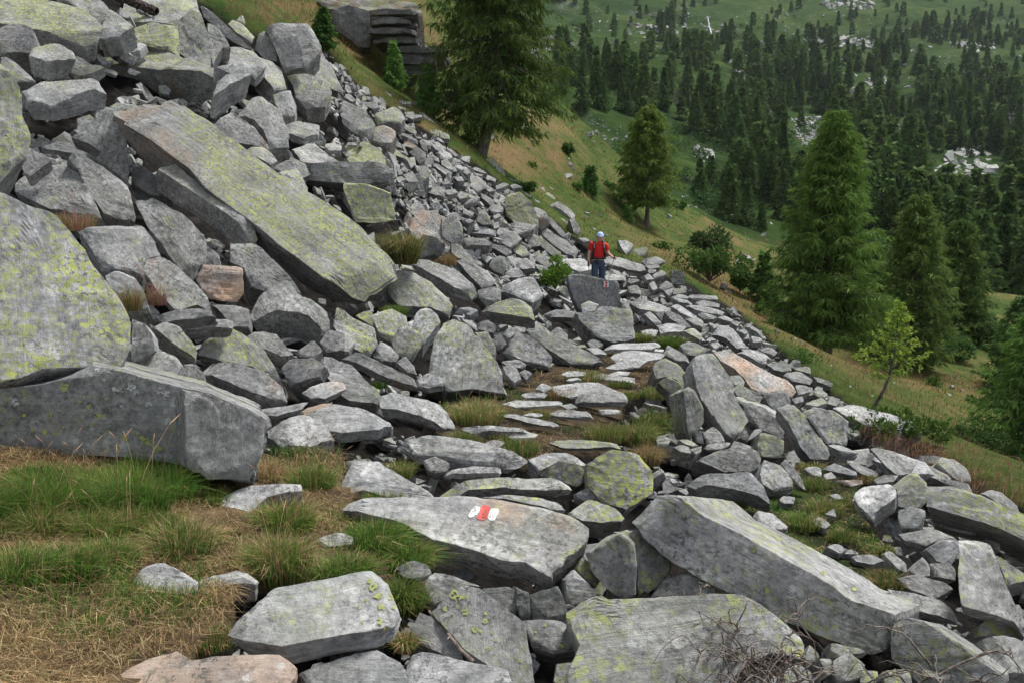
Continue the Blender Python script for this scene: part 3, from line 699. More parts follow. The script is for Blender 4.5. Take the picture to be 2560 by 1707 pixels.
rk('J', '1270 970 1320 920 1390 960 1480 1040 1420 1070 1300 1060', 42, 8, .3, 'white cornered stone near the scree edge', T, tone=.15, li=.1)
rk('J', '1000 1160 1140 1170 1150 1300 1050 1380 1000 1280', 38, 5, .4, 'lichened block below the round dark boulder', B, li=.45)
rk('J', '1050 1430 1180 1360 1270 1420 1370 1480 1350 1560 1240 1560 1100 1510', 42, 5, .5, 'broad grey block at the lower end of the scree', B, li=.25)
rk('J', '810 1330 830 1260 920 1230 1000 1370 880 1385', 42, 0, .3, 'pale tilted stone above the pinkish boulder', T, tone=.05)
rk('J', '820 1400 1000 1380 960 1470 890 1530 840 1470', 15, 0, .3, 'dark fronted stone below the pale tilted one', T, tone=-.15)
rk('J', '1080 650 1160 640 1420 740 1440 790 1350 800 1120 700', 42, 10, .3, 'long lichened slab along the scree edge', S, li=.6)
rk('J', '1010 400 1060 440 1240 600 1350 690 1290 680 1100 540', 35, 15, .3, 'slender slab lying along the upper scree edge', S, li=.4, tan=.15)
rk('J', '920 300 1000 290 1120 390 1210 490 1180 520 1040 400', 35, 15, .3, 'dark slab at the scree edge beneath two young spruces', S, li=.2, tone=-.2)
G1 = 'small loose stones along the upper scree edge'
for pts in ('1205 505 1290 530 1280 570 1200 555', '1240 575 1400 585 1410 612 1260 605', '1350 620 1490 660 1490 700 1380 665', '740 280 900 300 910 330 780 332',
            '610 280 700 280 760 320 650 312', '440 140 560 160 650 210 640 240 540 205', '400 200 500 290 480 322 380 235', '720 350 840 390 820 410 740 385'):
    rk('J', pts, 48, 8, .25, 'small flat grey stone on the upper scree edge under the big larch', T, li=.3, group=G1)
G2 = 'loose stones of the upper scree'
for pts in ('280 300 450 310 470 370 400 400 280 340', '140 180 300 210 480 290 450 312 260 250', '10 190 80 180 160 280 110 300 30 250', '820 440 940 430 960 480 940 540 840 500',
            '940 470 1050 470 1060 500 960 520', '770 600 820 590 980 680 960 740 840 680', '20 60 80 90 110 170 60 180 10 120', '250 80 330 110 350 200 260 200', '700 620 820 640 740 690'):
    rk('J', pts, 42, 8, .3, 'small angular grey stone in the upper scree', T, li=.3, group=G2)
G3 = 'loose stones of the middle scree'
for pts in ('1180 1120 1290 1150 1460 1260 1450 1330 1330 1250', '1570 1170 1650 1180 1720 1250 1660 1275 1570 1230', '1560 1070 1620 1030 1710 1030 1690 1120 1600 1095',
            '1480 1310 1590 1310 1630 1370 1540 1372', '1450 1370 1680 1400 1650 1440 1500 1420', '1690 1420 1760 1390 1870 1470 1800 1512', '1860 1290 1950 1290 2060 1340 2040 1380 1900 1330',
            '1930 1490 1990 1460 2050 1500 1960 1512', '1190 1010 1280 1060 1290 1110 1200 1080', '1310 1380 1400 1370 1440 1400 1340 1420', '1360 1480 1500 1480 1540 1530 1400 1560',
            '1720 1280 1760 1260 1890 1280 1850 1300', '1400 940 1440 930 1560 1030 1500 1030', '1120 820 1220 810 1220 850 1140 850', '1210 760 1300 790 1360 850 1280 830'):
    rk('J', pts, 45, 8, .3, 'small pale angular stone in the middle of the scree', T, li=.2, tone=.08, group=G3)
rk('J', '1670 1280 1830 1300 1920 1400 1930 1470 1850 1470 1740 1370', 42, 8, .4, 'pinkish slab with rusty foot near the scree edge', S, tan=.5, tone=.05)
rk('J', '1890 1080 2000 1040 2200 1260 2180 1300 2080 1230 1980 1170', 40, 20, .5, 'dark mossy slab in the grass right below the larch trunk', S, li=.6, tone=-.2)
# K: lower scree, left of the walker
rk('K', '770 430 900 420 1080 580 1160 780 1165 1000 960 940 740 760 720 560', 26, 2, .9, 'large lichened boulder with domed top at the lower scree edge', B, li=.75, tone=-.08)
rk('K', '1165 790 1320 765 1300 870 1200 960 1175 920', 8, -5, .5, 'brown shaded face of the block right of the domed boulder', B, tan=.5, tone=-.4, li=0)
rk('K', '1090 620 1170 630 1320 755 1165 780', 48, 10, .3, 'grey cap stone above the brown shaded face', T, li=.2)
rk('K', '1195 490 1300 440 1390 500 1390 540 1250 540', 50, 0, .35, 'lichened flat stone on the skyline of the scree foot', T, li=.5, tone=.1)
rk('K', '1320 600 1440 560 1560 640 1675 730 1660 790 1590 780 1470 670', 42, 8, (-30, 60, .1), 'long pale slab on the skyline above the walker', S, li=.2, tone=.15)
rk('K', '1390 770 1500 790 1600 860 1560 880 1400 835', 45, 5, .3, 'mossy stone under the long pale skyline slab', T, li=.5, tone=-.1)
rk('K', '1590 800 1660 800 1750 960 1720 1020 1650 990', 28, 15, .4, 'smooth grey tongue of rock at the edge of the grass', B, li=.1)
rk('K', '1300 850 1340 780 1500 960 1600 1090 1560 1100 1420 980', 33, 8, .35, 'slanting grey slab left of the smooth tongue', S, li=.25)
rk('K', '1215 970 1270 900 1360 990 1560 1100 1690 1250 1680 1300 1540 1270 1360 1140 1220 1020', 38, 8, .5, 'big grey slab sloping down to the walker', S, li=.2)
rk('K', '1010 1000 1090 970 1150 1010 1350 1160 1480 1270 1470 1370 1370 1310 1190 1160 1100 1180 1010 1160', 32, 8, .6, 'large brownish boulder with a bright edge left of the walker', B, tan=.25, tone=-.1)
rk('K', '160 930 220 890 470 890 600 1000 590 1020 430 1000 260 985', 50, 0, (0, 45, .08), 'flat topped pale block in the lower scree', B, li=.1, tone=.12)
rk('K', '150 1050 280 1030 450 1060 540 1120 500 1160 250 1150 170 1180', 32, 0, .4, 'brown block under the flat topped pale one', B, tan=.3, tone=-.1)
rk('K', '460 1160 560 1140 690 1160 820 1230 740 1290 590 1210', 40, 0, .25, 'thin dark slab lying across the gap', S, tone=-.2, li=.05)
rk('K', '590 1070 740 950 860 960 950 1050 880 1130 780 1180 690 1130', 38, 0, .4, 'grey brown tilted block with sharp lower lip', B, tan=.15)
rk('K', '800 1190 900 1130 1000 1190 1050 1290 960 1315 850 1250', 42, 0, .4, 'pale lichened slab below the tilted block', S, li=.55, tone=.1)
rk('K', '1060 1260 1160 1240 1340 1330 1420 1440 1390 1490 1250 1430 1090 1340', 38, 5, .4, 'mossy rimmed slab above the green bush', S, li=.4)
rk('K', '500 1450 540 1330 640 1290 720 1310 710 1500 690 1545 560 1500', 18, 0, .4, 'small upright greenish block beside a dark gap', B, li=.35)
rk('K', '330 830 370 680 440 650 500 750 540 870 400 875', 26, 0, .35, 'cone shaped greenish stone in the scree', T, li=.35)
rk('K', '-140 780 -60 740 60 720 140 900 145 1080 0 1115 -130 1050', 28, 5, .6, 'bluish boulder with two yellow lichen flecks in the scree', B, li=.3, tone=.02)
rk('K', '780 840 860 840 1130 890 1100 950 940 990 820 900', 42, 0, .35, 'slab with bright upper rim below the domed boulder', S, li=.2, tone=.05)
rk('K', '740 930 860 920 950 1010 860 980 760 1000', 42, 0, .3, 'pale stone under the bright rimmed slab', T, li=.1, tone=.1)
rk('K', '850 1400 1000 1310 1100 1380 1130 1450 980 1480 870 1460', 42, 0, .35, 'smooth light slab at the foot of the scree', S, li=.1, tone=.1)
rk('K', '1100 1400 1330 1450 1330 1500 1200 1515', 42, 0, .3, 'smooth wedge left of the green bush', T, tone=.08)
rk('K', '720 1545 800 1460 880 1450 980 1550 900 1590 730 1590', 40, 0, .35, 'round shouldered pale stone above the squat one', B, tone=.1, li=.1)
rk('K', '-20 1110 60 1130 280 1330 330 1420 200 1370 60 1310 0 1240', 38, 15, .4, 'grey slab above the grooved one', S, li=.3)
G4 = 'loose stones of the lower scree'
for pts in ('490 650 560 600 690 630 680 690 560 722', '490 450 600 440 660 470 600 520 520 500', '60 470 120 420 230 460 200 510 100 532', '130 580 390 470 330 560 180 602', '600 990 640 920 730 930 740 1000 640 1025',
            '590 350 700 310 770 330 700 372 600 402', '780 345 850 320 950 372 820 392', '700 450 720 390 780 402 750 462', '720 220 900 300 880 325 780 285', '620 225 700 230 840 322 700 295', '390 450 560 540 580 592 520 602 400 512',
            '1070 365 1240 370 1262 430 1180 422', '150 640 260 720 240 760 150 720', '550 760 640 720 660 760 580 800', '290 1270 350 1180 390 1210 340 1300', '390 1310 500 1290 550 1320 470 1390', '220 1200 290 1180 300 1260 240 1260',
            '560 860 630 830 640 910 570 930', '950 420 1070 480 1060 510 960 460', '210 320 400 400 370 430 240 370', '1080 520 1190 560 1180 590 1090 560', '260 120 330 90 480 180 440 190', '1700 1060 1800 1050 1880 1090 1780 1110'):
    rk('K', pts, 44, 5, .3, 'small grey stone in the scree left of the walker', T, li=.25, tone=.05, group=G4)
# L: around and beyond the walker, outer edge of the path
rk('L', '160 230 250 220 460 260 720 360 740 400 640 425 400 375 330 355 180 335', 55, 0, (0, 35, .1), 'broad pale slab behind the walker', S, li=.2, tone=.08)
rk('E', '1490 240 1650 235 1720 300 1620 325 1500 275', 58, 0, .3, 'whitish flat slab left of the walker', S, li=0, tone=.3, tan=.1, rough=.5)
rk('L', '350 0 450 0 560 50 550 100 460 190 400 110', 48, 10, .35, 'whitish slab beyond the walker on the grass edge', S, li=.1, tone=.25)
rk('L', '520 130 740 90 765 170 700 220 540 175', 34, 0, .4, 'lichened block at the grass edge beyond the walker', B, li=.55)
rk('L', '150 495 250 460 470 490 480 545 200 550', 50, 0, (0, 12, .05), 'pale slab end right of the standing block top', S, li=.1, tone=.15)
rk('L', '480 630 600 610 680 680 670 730 480 712', 36, 0, .35, 'round grey stone right of the painted standing block', B, li=.25)
rk('L', '510 800 640 790 900 870 1090 930 1100 970 850 970 640 930 560 860', 58, 5, .3, 'large smooth slab on the outer side of the path', S, li=.15, tone=.1)
rk('L', '390 815 480 790 640 930 550 945 400 912', 48, 5, .3, 'lichened slab behind the faceted boulder', S, li=.45)
rk('L', '980 980 1080 970 1200 1030 1350 1180 1260 1185 1060 1065', 42, 10, .35, 'smooth dark bluish slab near the outer wall', S, li=0, tone=-.25, rough=.4)
rk('L', '840 975 960 970 1010 1060 970 1130 900 1045', 30, 0, .35, 'dark stone left of the bluish slab', T, tone=-.25, li=.1)
rk('L', '900 1190 1000 1120 1120 1120 1260 1180 1230 1230 920 1250', 58, 0, .2, 'flat buff stone with grass in front', T, tan=.2, tone=.12)
rk('L', '1240 1215 1370 1180 1500 1310 1460 1340 1340 1285', 52, 5, .25, 'whitish stone beside rusty earth', T, tan=.2, tone=.2)
rk('L', '1640 1270 1720 1150 1850 1150 1940 1220 2080 1440 1960 1470 1820 1330', 46, 15, (-50, 50, .2), 'big clean block on the outer edge with a shaded front', B, li=.15, tone=.05)
rk('L', '1190 1420 1300 1370 1450 1410 1560 1480 1500 1575 1250 1540', 40, 5, .4, 'lichen speckled block left of the salmon coloured slab', B, li=.45, tone=.05)
rk('L', '980 1490 1020 1420 1250 1540 1200 1590 1060 1575', 48, 5, .3, 'grey slab behind the small white brick', S, li=.05)
rk('L', '1070 890 1150 860 1420 1040 1380 1062 1200 985', 50, 8, .2, 'very smooth white slab in the outer wall', S, li=0, tone=.3, rough=.4)
rk('L', '2000 1510 2150 1470 2325 1530 2420 1600 2300 1600 2060 1560', 50, 10, .3, 'striped whitish slab above the salmon coloured one', S, li=.15, tone=.2)
G5 = 'flat stones of the ruined outer wall'
for pts, tn in (('670 275 880 220 1000 290 900 330 740 332', 0), ('720 345 900 333 920 370 780 392', -.1), ('750 405 870 400 860 440 770 452', -.1), ('1060 755 1180 730 1310 760 1290 792 1090 782', 0),
            ('1290 745 1450 740 1690 730 1715 770 1690 805 1500 812 1330 792', 0), ('1060 775 1370 830 1360 862 1180 842', .1), ('1390 832 1500 820 1730 860 1720 912 1450 892', -.05),
            ('1250 875 1430 890 1810 950 1770 1002 1560 990 1380 935', .1), ('1430 992 1490 980 1700 1040 1640 1072 1520 1062', .05), ('1690 1042 1800 1020 1930 1080 1880 1102 1780 1082', .1),
            ('1870 1112 1960 1090 2000 1120 1970 1172', 0), ('1260 1065 1420 1050 1510 1090 1500 1172 1380 1142', .05), ('2070 1152 2130 1140 2325 1270 2310 1302', .1), ('1960 1222 2060 1200 2110 1250 2060 1272', 0),
            ('2060 1340 2110 1262 2135 1332', .05), ('2150 1302 2300 1330 2310 1372 2180 1382', .1), ('900 645 1010 545 1110 622 980 682', -.15), ('980 692 1120 642 1060 742 1040 762', -.2), ('1110 655 1230 660 1290 712 1100 732', -.2),
            ('820 475 950 405 1010 450 950 502 850 522', 0), ('700 475 770 460 840 530 740 542', .1), ('770 595 840 560 890 660 820 682', 0), ('480 565 500 530 640 530 630 562 520 592', -.05), ('670 752 740 770 750 832 690 802', .1),
            ('820 792 890 780 900 820 840 842', 0), ('1620 1150 1700 1130 1720 1160 1650 1200', .1), ('360 480 440 420 455 480 400 500', .05), ('690 985 790 962 950 1130 880 1162 760 1052', 0)):
    rk('L', pts, 48, 5, .28, 'flat grey stone of the ruined wall on the outer side of the path', T, li=.2, tone=tn + .05, group=G5)
for r_ in range(7):
    for c_ in range(5):
        x0 = 1060 + c_ * 36 + (r_ % 2) * 14 + int(rng.integers(-5, 6)); y0 = 412 + r_ * 28 + int(rng.integers(-3, 4)); ww = int(rng.integers(30, 48)); hh = int(rng.integers(18, 30))
        rk('L', f'{x0} {y0+4} {x0+ww//2} {y0} {x0+ww} {y0+5} {x0+ww-2} {y0+hh} {x0+3} {y0+hh-2}', 12, 0, .25, 'little stone in the dry laid corner of the outer wall', T, li=.2, tone=.05, group='small stones of the dry laid wall corner', dz=-.3)
# M/F: right of the steps
rk('M', '0 290 140 235 280 300 370 400 440 500 490 610 400 680 340 640 280 530 130 500 0 520 -40 400', 36, 5, .8, 'big rounded lichened boulder beside the steps', B, li=.55, tone=-.05)
rk('M', '30 570 180 500 300 560 360 700 395 960 330 970 230 860 180 700', 16, -5, .7, 'lower half of the rounded boulder dotted with lichen', B, li=.6, dz=-.15)
rk('M', '480 330 520 240 650 170 740 160 800 180 900 350 1000 490 1060 660 1040 720 1120 870 1260 1070 1180 1180 1070 1330 940 1240 870 1110 730 940 620 790 520 500', 34, 22, .4, 'tall speckled slab leaning right of the steps', S, li=.3, tone=-.02, dz=-.25)
rk('M', '380 690 470 620 560 680 610 800 640 900 640 1100 580 1200 510 1280 480 1350 430 1200 400 900', 16, 15, .5, 'narrow dark slab between the rounded boulder and the tall slab', S, li=.4, tone=-.15)
rk('F', '230 845 320 850 450 920 600 1010 720 1060 790 1130 760 1160 640 1150 580 1145 480 1100 380 980 280 920', 56, 18, .3, 'salmon coloured slab stained with rust', S, tan=.72, li=0, tone=.10, rough=.7)
rk('M', '1050 640 1110 590 1220 640 1400 720 1500 850 1480 890 1300 830 1090 740', 38, 5, .35, 'lichened block lying under the salmon slab', B, li=.5)
rk('M', '1070 770 1180 830 1450 900 1600 990 1740 1080 1780 1180 1710 1330 1560 1260 1380 1180 1250 1060 1180 900', 28, 2, (20, -55, .45), 'big block with bright lichened top edge right of the tall slab', B, li=.4)
rk('M', '1460 750 1580 690 1680 650 1800 740 1820 850 1700 880 1780 1060 1720 1030 1600 960 1520 860', 33, 0, .4, 'dark mossy block behind the leaning beam of rock', B, li=.35, tone=-.15)
rk('M', '1640 880 1760 800 1880 850 1960 980 2100 1180 2325 1450 2325 1590 2080 1590 1950 1420 1800 1130', 38, -8, .35, 'long leaning beam of rock pointing down to the right', S, li=.4, tone=-.1, dz=-.3)
rk('M', '100 180 170 90 420 210 470 280 290 275', 52, 5, .25, 'smooth grey slab above the rounded boulder', S, li=.05)
rk('M', '640 1240 780 1170 920 1290 960 1380 680 1400', 38, 0, .35, 'plain grey block under the tall slab', B, li=.2)
rk('M', '520 1250 610 1220 650 1400 560 1385', 20, 0, .35, 'small upright block left of the plain grey one', T, li=.1, tone=-.05)
rk('M', '1210 1380 1330 1210 1420 1180 1435 1225 1300 1325', 38, 0, .3, 'tilted brownish flake under the tall slab foot', T, tan=.2)
rk('M', '1130 1320 1210 1180 1255 1290 1230 1360', 20, 0, .3, 'small greenish wedge at the foot of the tall slab', T, li=.4)
rk('M', '1370 1430 1420 1240 1560 1270 1740 1350 1720 1500 1680 1590 1400 1560', 26, 0, .5, 'block with an orange yellow lichen patch', B, li=.55)
rk('M', '640 1450 720 1400 1010 1375 980 1430 860 1470 680 1480', 50, 0, (0, 30, .05), 'flat roofed stone in front of the plain grey block', T, li=.3)
rk('M', '980 1490 1060 1350 1160 1380 1300 1430 1290 1460', 42, 0, .25, 'thin lichened flake right of the flat roofed stone', T, li=.4)
rk('M', '1000 480 1130 470 1200 560 1180 620 1050 600', 46, 0, .25, 'plain slab piece left of the salmon slab', T)
rk('M', '1100 155 1280 120 1500 200 1510 290 1420 305 1250 215', 54, 15, .25, 'white banded slab on the upper side of the salmon slab', S, li=.1, tone=.25)
G6 = 'loose stones on the outer slope'
for tl, pts in (('M', '310 1335 430 1340 580 1410 500 1432 380 1392'), ('M', '240 1425 320 1400 440 1440 480 1530 330 1502'), ('M', '460 1475 620 1430 610 1500 540 1542'), ('M', '1400 115 1560 90 1650 150 1600 202 1440 152'),
                ('F', '600 955 700 920 750 960 740 1000 640 985'), ('F', '700 1015 800 990 900 1050 880 1082 760 1062'), ('F', '780 1085 860 1090 890 1130 800 1152'), ('F', '890 1135 930 1090 1000 1150 960 1182'),
                ('F', '850 1205 960 1170 1010 1200 920 1232'), ('F', '760 970 880 960 890 1010 800 990'), ('F', '900 1025 1040 1070 1030 1092 930 1065'), ('F', '1010 1160 1080 1180 1060 1230 1000 1210'), ('F', '860 1100 900 1100 900 1150 850 1160'),
                ('M', '1900 640 2080 690 2080 740 1930 720'), ('M', '1830 790 1990 750 2000 830 1880 850'), ('M', '0 1310 150 1300 205 1340 150 1420 20 1420')):
    rk(tl, pts, 46, 8, .28, 'grey stone on the slope between the salmon slab and the larches', T, li=.3, tone=.05, group=G6)
rk('F', '830 1275 900 1240 1040 1270 1140 1340 1130 1500 990 1480 920 1380', 33, 2, (0, -25, .5), 'large grey block with lichened rim left of the young larch', B, li=.45)
rk('F', '1050 1205 1200 1220 1380 1270 1570 1340 1650 1410 1480 1430 1250 1350 1100 1280', 58, 15, .4, 'long pale slab behind the young larch', S, li=.1, tone=.18)
rk('Z', '2005 1037 2060 1040 2130 1062 2150 1085 2085 1088 2040 1070', 58, 5, .2, 'white slab in front of the creeping juniper', S, li=.05, tone=.25)
rk('N', '285 680 400 680 520 720 605 765 560 772 430 750', 58, 5, .15, 'bright thin slab below the leaning beam', S, li=0, tone=.3)
rk('N', '735 715 860 720 1090 770 1230 850 1200 900 1160 980 1020 990 920 920', 46, 2, (0, 40, .15), 'broad striped slab right of the juniper', S, li=.2, tone=.1)
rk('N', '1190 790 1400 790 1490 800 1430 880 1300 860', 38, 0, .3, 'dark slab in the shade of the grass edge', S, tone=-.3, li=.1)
rk('N', '1430 880 1490 800 1620 830 1740 920 1790 980 1830 1050 1700 1060 1560 990', 42, 10, .4, 'rust streaked block at the right edge of the boulders', B, tan=.5, tone=.05)
rk('N', '1230 880 1400 900 1560 990 1640 1060 1460 1040 1340 1000', 46, 5, .3, 'pale slab above the long layered slab', S, li=.2, tone=.1)
rk('N', '1440 1040 1640 1050 1780 1090 1820 1190 1600 1120', 34, 0, .4, 'grey slab on top of the long layered slab', S, li=.25)
rk('N', '1900 1180 2000 1155 2120 1180 2250 1290 2352 1380 2352 1430 2100 1300', 42, 5, .4, 'lichened ridge stone at the far right', B, li=.4)
rk('I', '1680 210 1900 250 2100 330 2325 420 2480 480 2480 680 2325 600 2200 540 2050 480 1850 425 1670 365', 33, 2, (-40, 130, .8), 'long layered slab with a deep dark hollow beneath at the right edge', S, li=.6, tone=-.02)
rk('I', '1470 250 1590 130 1680 200 1670 340 1640 380 1560 385 1480 370', 30, 0, .45, 'upright lichened stone left of the long layered slab', B, li=.55, dz=-.3)
rk('I', '1480 400 1560 375 1660 385 1650 480 1620 520 1500 520 1475 450', 30, 0, (0, 45, .1), 'pale banded stone below the upright lichened one', B, li=.25, tone=.12, dz=-.4)
rk('I', '1170 300 1250 230 1400 215 1460 260 1450 320 1330 400 1300 430 1200 360', 52, 2, (15, 90, .12), 'white block with black cracks in its front', B, li=0, tone=.35)
rk('I', '1660 445 1800 470 2040 490 2080 530 1960 555 1720 500', 56, 0, (0, 28, .05), 'flat slab bridging below the dark hollow', S, li=.25, tone=.05)
rk('I', '1480 560 1700 525 1880 570 1750 600 1660 640 1520 600', 52, 0, (0, 70, .1), 'flat slab under the pale banded stone', S, li=.2)
rk('I', '2060 590 2160 620 2170 660 2090 650', 50, 0, .25, 'small slab end under the dark hollow', T, li=.3)
rk('I', '1670 665 1780 590 1880 600 1900 680 1830 770 1740 745', 28, 0, .4, 'rounded dark lichened stone beside the tall right slab', B, li=.5, tone=-.1)
rk('I', '1890 600 2000 580 2100 620 2140 760 2200 900 2300 1100 2325 1250 2250 1150 2100 1100 1900 1040 1885 800', 42, 2, (0, 100, .25), 'tall lichened slab standing near the right edge', S, li=.5, tone=.02)
rk('I', '2130 690 2230 760 2325 830 2420 900 2325 880 2220 900 2170 780', 42, 15, .4, 'lichened slab at the right edge behind the tall slab', S, li=.6)
rk('I', '2000 1200 2100 1120 2230 1140 2300 1260 2150 1250 2010 1245', 42, 0, .4, 'lichen topped stone at the foot of the tall right slab', B, li=.7)
rk('I', '2050 1265 2200 1240 2325 1290 2450 1340 2450 1520 2325 1500 2210 1490 2100 1380', 42, 5, .7, 'large pale block cut off by the right edge', B, li=.3, tone=.1)
rk('I', '1410 930 1520 950 1750 1010 1880 1100 1890 1140 1750 1110 1600 1080 1470 1050', 54, 8, (0, 45, .08), 'flat slab behind the end of the foreground beam block', S, li=.15, tone=.05)
rk('I', '1470 845 1600 835 1800 890 1860 920 1790 960 1720 1000 1560 935', 50, 5, .3, 'weathered slab like grey driftwood', S, tan=.3, li=.1)
rk('I', '1380 695 1420 670 1540 770 1550 820 1470 795', 46, 5, .25, 'pale stone lying in the grass patch', T, tone=.15)
rk('I', '1550 805 1650 710 1690 760 1690 840 1600 852', 36, 0, .3, 'knobbly grey stone left of the pale upright slab', T, li=.3)
rk('I', '1690 755 1820 760 1870 800 1860 870 1720 845', 38, 0, .35, 'pale upright slab beside a narrow dark gap', S, tone=.05, li=.1)
rk('I', '1160 705 1300 700 1380 740 1300 765 1190 745', 56, 0, .2, 'buried flat stone above the reddish grass', T, li=.1)
rk('I', '40 205 150 150 330 155 480 130 540 190 600 290 610 330 520 300 440 270 220 230 100 235', 48, 2, (0, 90, .15), 'cracked layered block behind the foreground beam block', B, li=.25)
rk('I', '120 60 250 0 400 -30 540 0 550 100 480 135 300 140', 32, 0, .5, 'round backed grey block above the cracked layered one', B, li=.3)
rk('I', '545 150 570 60 680 100 760 200 770 250 640 270 560 220', 38, 5, .45, 'pale grey block left of the grass patch', B, li=.3, tone=.08)
rk('I', '695 80 720 55 800 150 860 260 820 245 720 140', 28, 15, .15, 'thin pale blade of rock leaning in the grass', T, li=.05, tone=.12)
rk('I', '960 115 1050 80 1190 140 1200 170 1080 150', 50, 0, (0, 25, .05), 'bluish tilted stone at the head of the grass patch', T, tone=.0, li=0)
rk('I', '1140 80 1180 70 1350 150 1300 180 1200 140', 46, 10, .25, 'dark oblong stone right of the bluish one', T, tone=-.1)
rk('I', '1050 200 1230 190 1245 215 1160 240', 50, 0, (0, 14, .05), 'tan brick like stone in the grass', T, tan=.75)
rk('I', '1300 195 1380 160 1480 160 1450 200 1340 222', 46, 0, .25, 'ribbed grey stone above the white block', T, li=.2)
G7 = 'small stones in the grass patch right of the long beam block'
for pts in ('670 330 700 300 780 310 770 352 700 352', '890 462 940 440 1025 490 980 522 920 502', '1010 300 1060 280 1110 322 1050 322', '840 120 900 95 950 112 960 172 900 162', '970 162 1020 140 1060 180 990 192', '980 422 1040 390 1060 442', '990 642 1060 620 1130 662 1080 692', '1060 640 1200 680 1220 700 1100 690'):
    rk('I', pts, 50, 3, .2, 'small whitish stone in the grass patch on the outer slope', T, tone=.15, li=.05, group=G7)
# foreground
rk('H', '0 345 60 322 270 312 500 320 800 312 1100 330 1400 380 1540 430 1660 510 1640 600 1560 680 1420 830 1330 800 1240 745 1130 740 1000 700 830 645 640 600 400 480 150 405', 66, 3, (15, 130, .12), 'great flat slab bearing the red and white paint mark', S, li=.2, tone=.17, tan=.34, rough=.45, taper=.97)
rk('H', '0 190 80 70 260 70 400 160 560 250 650 312 420 325 150 262 0 292 -60 260', 52, 3, .35, 'bluish grey wedge slab behind the painted slab', S, li=.05, tone=.15)
rk('Z', '912 1012 985 1000 1100 1015 1217 1050 1205 1064 1100 1056 950 1038', 60, 0, (0, 26, .04), 'long pale slab crossing the path behind the painted slab', S, li=.1, tone=.2)
rk('H', '680 135 900 102 1080 112 1090 145 900 150 690 150', 60, 0, (0, 40, .04), 'short thick stone in front of the long pale slab', T, li=.05, tone=.12)
rk('H', '560 70 640 35 740 70 720 130 640 150 580 120', 42, 0, .2, 'small grey lump between two path slabs', T)
rk('H', '600 242 780 212 1200 178 1450 182 1585 240 1500 262 1100 252 900 262 640 300', 62, 2, (5, 50, .08), 'pale slab with mossy green front edge', S, li=.45, tone=.2)
rk('H', '620 302 900 252 1200 290 1510 320 1535 350 1420 388 1200 342 900 312', 60, 2, .2, 'thin slab sandwiched behind the painted slab', S, li=.25, tone=.12)
rk('H', '1350 165 1480 70 1620 90 1690 170 1600 240 1450 185', 22, 0, .4, 'block with a mossy green lichened front', B, li=.9, tone=-.1)
rk('H', '1270 35 1400 -10 1530 0 1690 80 1620 88 1480 70 1340 140', 50, 5, .3, 'pale top above the mossy fronted block', S, li=.05, tone=.12)
rk('Z', '1345 1062 1400 1032 1470 1040 1500 1090 1497 1130 1440 1168 1385 1155 1350 1112', 30, 2, .6, 'rounded boulder plastered with bright yellow lichen', B, li=1.0, tone=.05)
rk('H', '1580 285 1700 235 1770 290 1790 350 1650 335', 36, 0, .3, 'small grey stone left of the yellow boulder foot', T, li=.2)
rk('H', '1520 425 1680 320 1850 380 1935 440 1900 470 1760 480 1640 470', 52, 0, (10, 120, .18), 'chunky stone with green lichened front below the yellow boulder', B, li=.65, taper=.8)
rk('H', '1660 690 1780 600 1900 560 1980 640 2000 780 1990 980 1900 1000 1780 900 1700 800', 14, -12, .5, 'brown lichened upright stone right of the painted slab', B, li=.5, tan=.3, tone=-.1)
rk('H', '1880 535 2000 530 2120 590 2230 740 2240 820 2120 930 2010 970 2010 780 1960 640', 28, 18, .5, 'rounded block leaning on the brown lichened stone', B, li=.5, tone=.05)
rk('H', '1530 870 1600 800 1680 900 1760 1010 1720 1045 1530 1025', 22, 5, .4, 'bluish stone under the corner of the painted slab', B, li=.3)
rk('H', '1600 795 1640 720 1720 780 1770 870 1740 920 1680 885', 25, 15, .35, 'mossy stone squeezed under the painted slab corner', T, li=.7)
rk('H', '605 1080 700 1000 830 895 940 930 1080 1030 1250 1170 1290 1420 1310 1600 1180 1600 1050 1475 860 1350 720 1200', 46, -4, .4, 'tilted slab with bright yellow lichen spots in the foreground', S, li=.42, rough=.5, tone=.03)
rk('H', '480 1205 540 1090 620 1120 760 1260 840 1400 720 1385 600 1325 500 1245', 42, 5, .4, 'plain grey stone left of the twig', B, li=.2)
rk('H', '935 935 1140 915 1200 960 1190 1120 1080 1035', 28, 0, .4, 'grey stone behind the yellow spotted slab', B, li=.25)
rk('H', '1200 925 1280 960 1290 1130 1220 1135 1190 1040', 18, 10, .3, 'dark narrow stone behind the yellow spotted slab', T, li=.3, tone=-.15)
rk('H', '1280 975 1480 910 1535 1080 1520 1140 1300 1142', 24, 0, .5, 'plain block under the front of the painted slab', B, li=.15, tone=-.08)
rk('H', '580 880 640 800 760 830 950 910 830 900 700 1000 600 1060 580 960', 38, 0, .4, 'fine grained grey stone under the painted slab edge', B, li=.1, tone=-.1)
rk('H', '1220 1145 1500 1140 1560 1170 1625 1310 1580 1350 1440 1370 1300 1325', 46, 0, (10, 90, .3), 'block with orange lichened lower edge and single yellow spot', B, li=.4, taper=.85)
rk('Z', '1302 1390 1335 1375 1385 1370 1400 1378 1500 1376 1580 1370 1640 1365 1700 1370 1800 1420 1855 1475 1850 1510 1790 1490 1720 1520 1650 1600 1400 1640 1320 1620 1302 1560 1335 1480', 44, 3, .5, 'wide grey slab with yellow lichen along the bottom of the picture', S, li=.5, tone=.08, rough=.6)
rk('H', '440 1425 470 1350 620 1362 900 1430 1120 1470 1165 1540 1160 1640 500 1660 460 1520', 54, 0, .4, 'smooth pale buff stone at the bottom edge', B, tan=.25, tone=.22, li=.05, rough=.5)
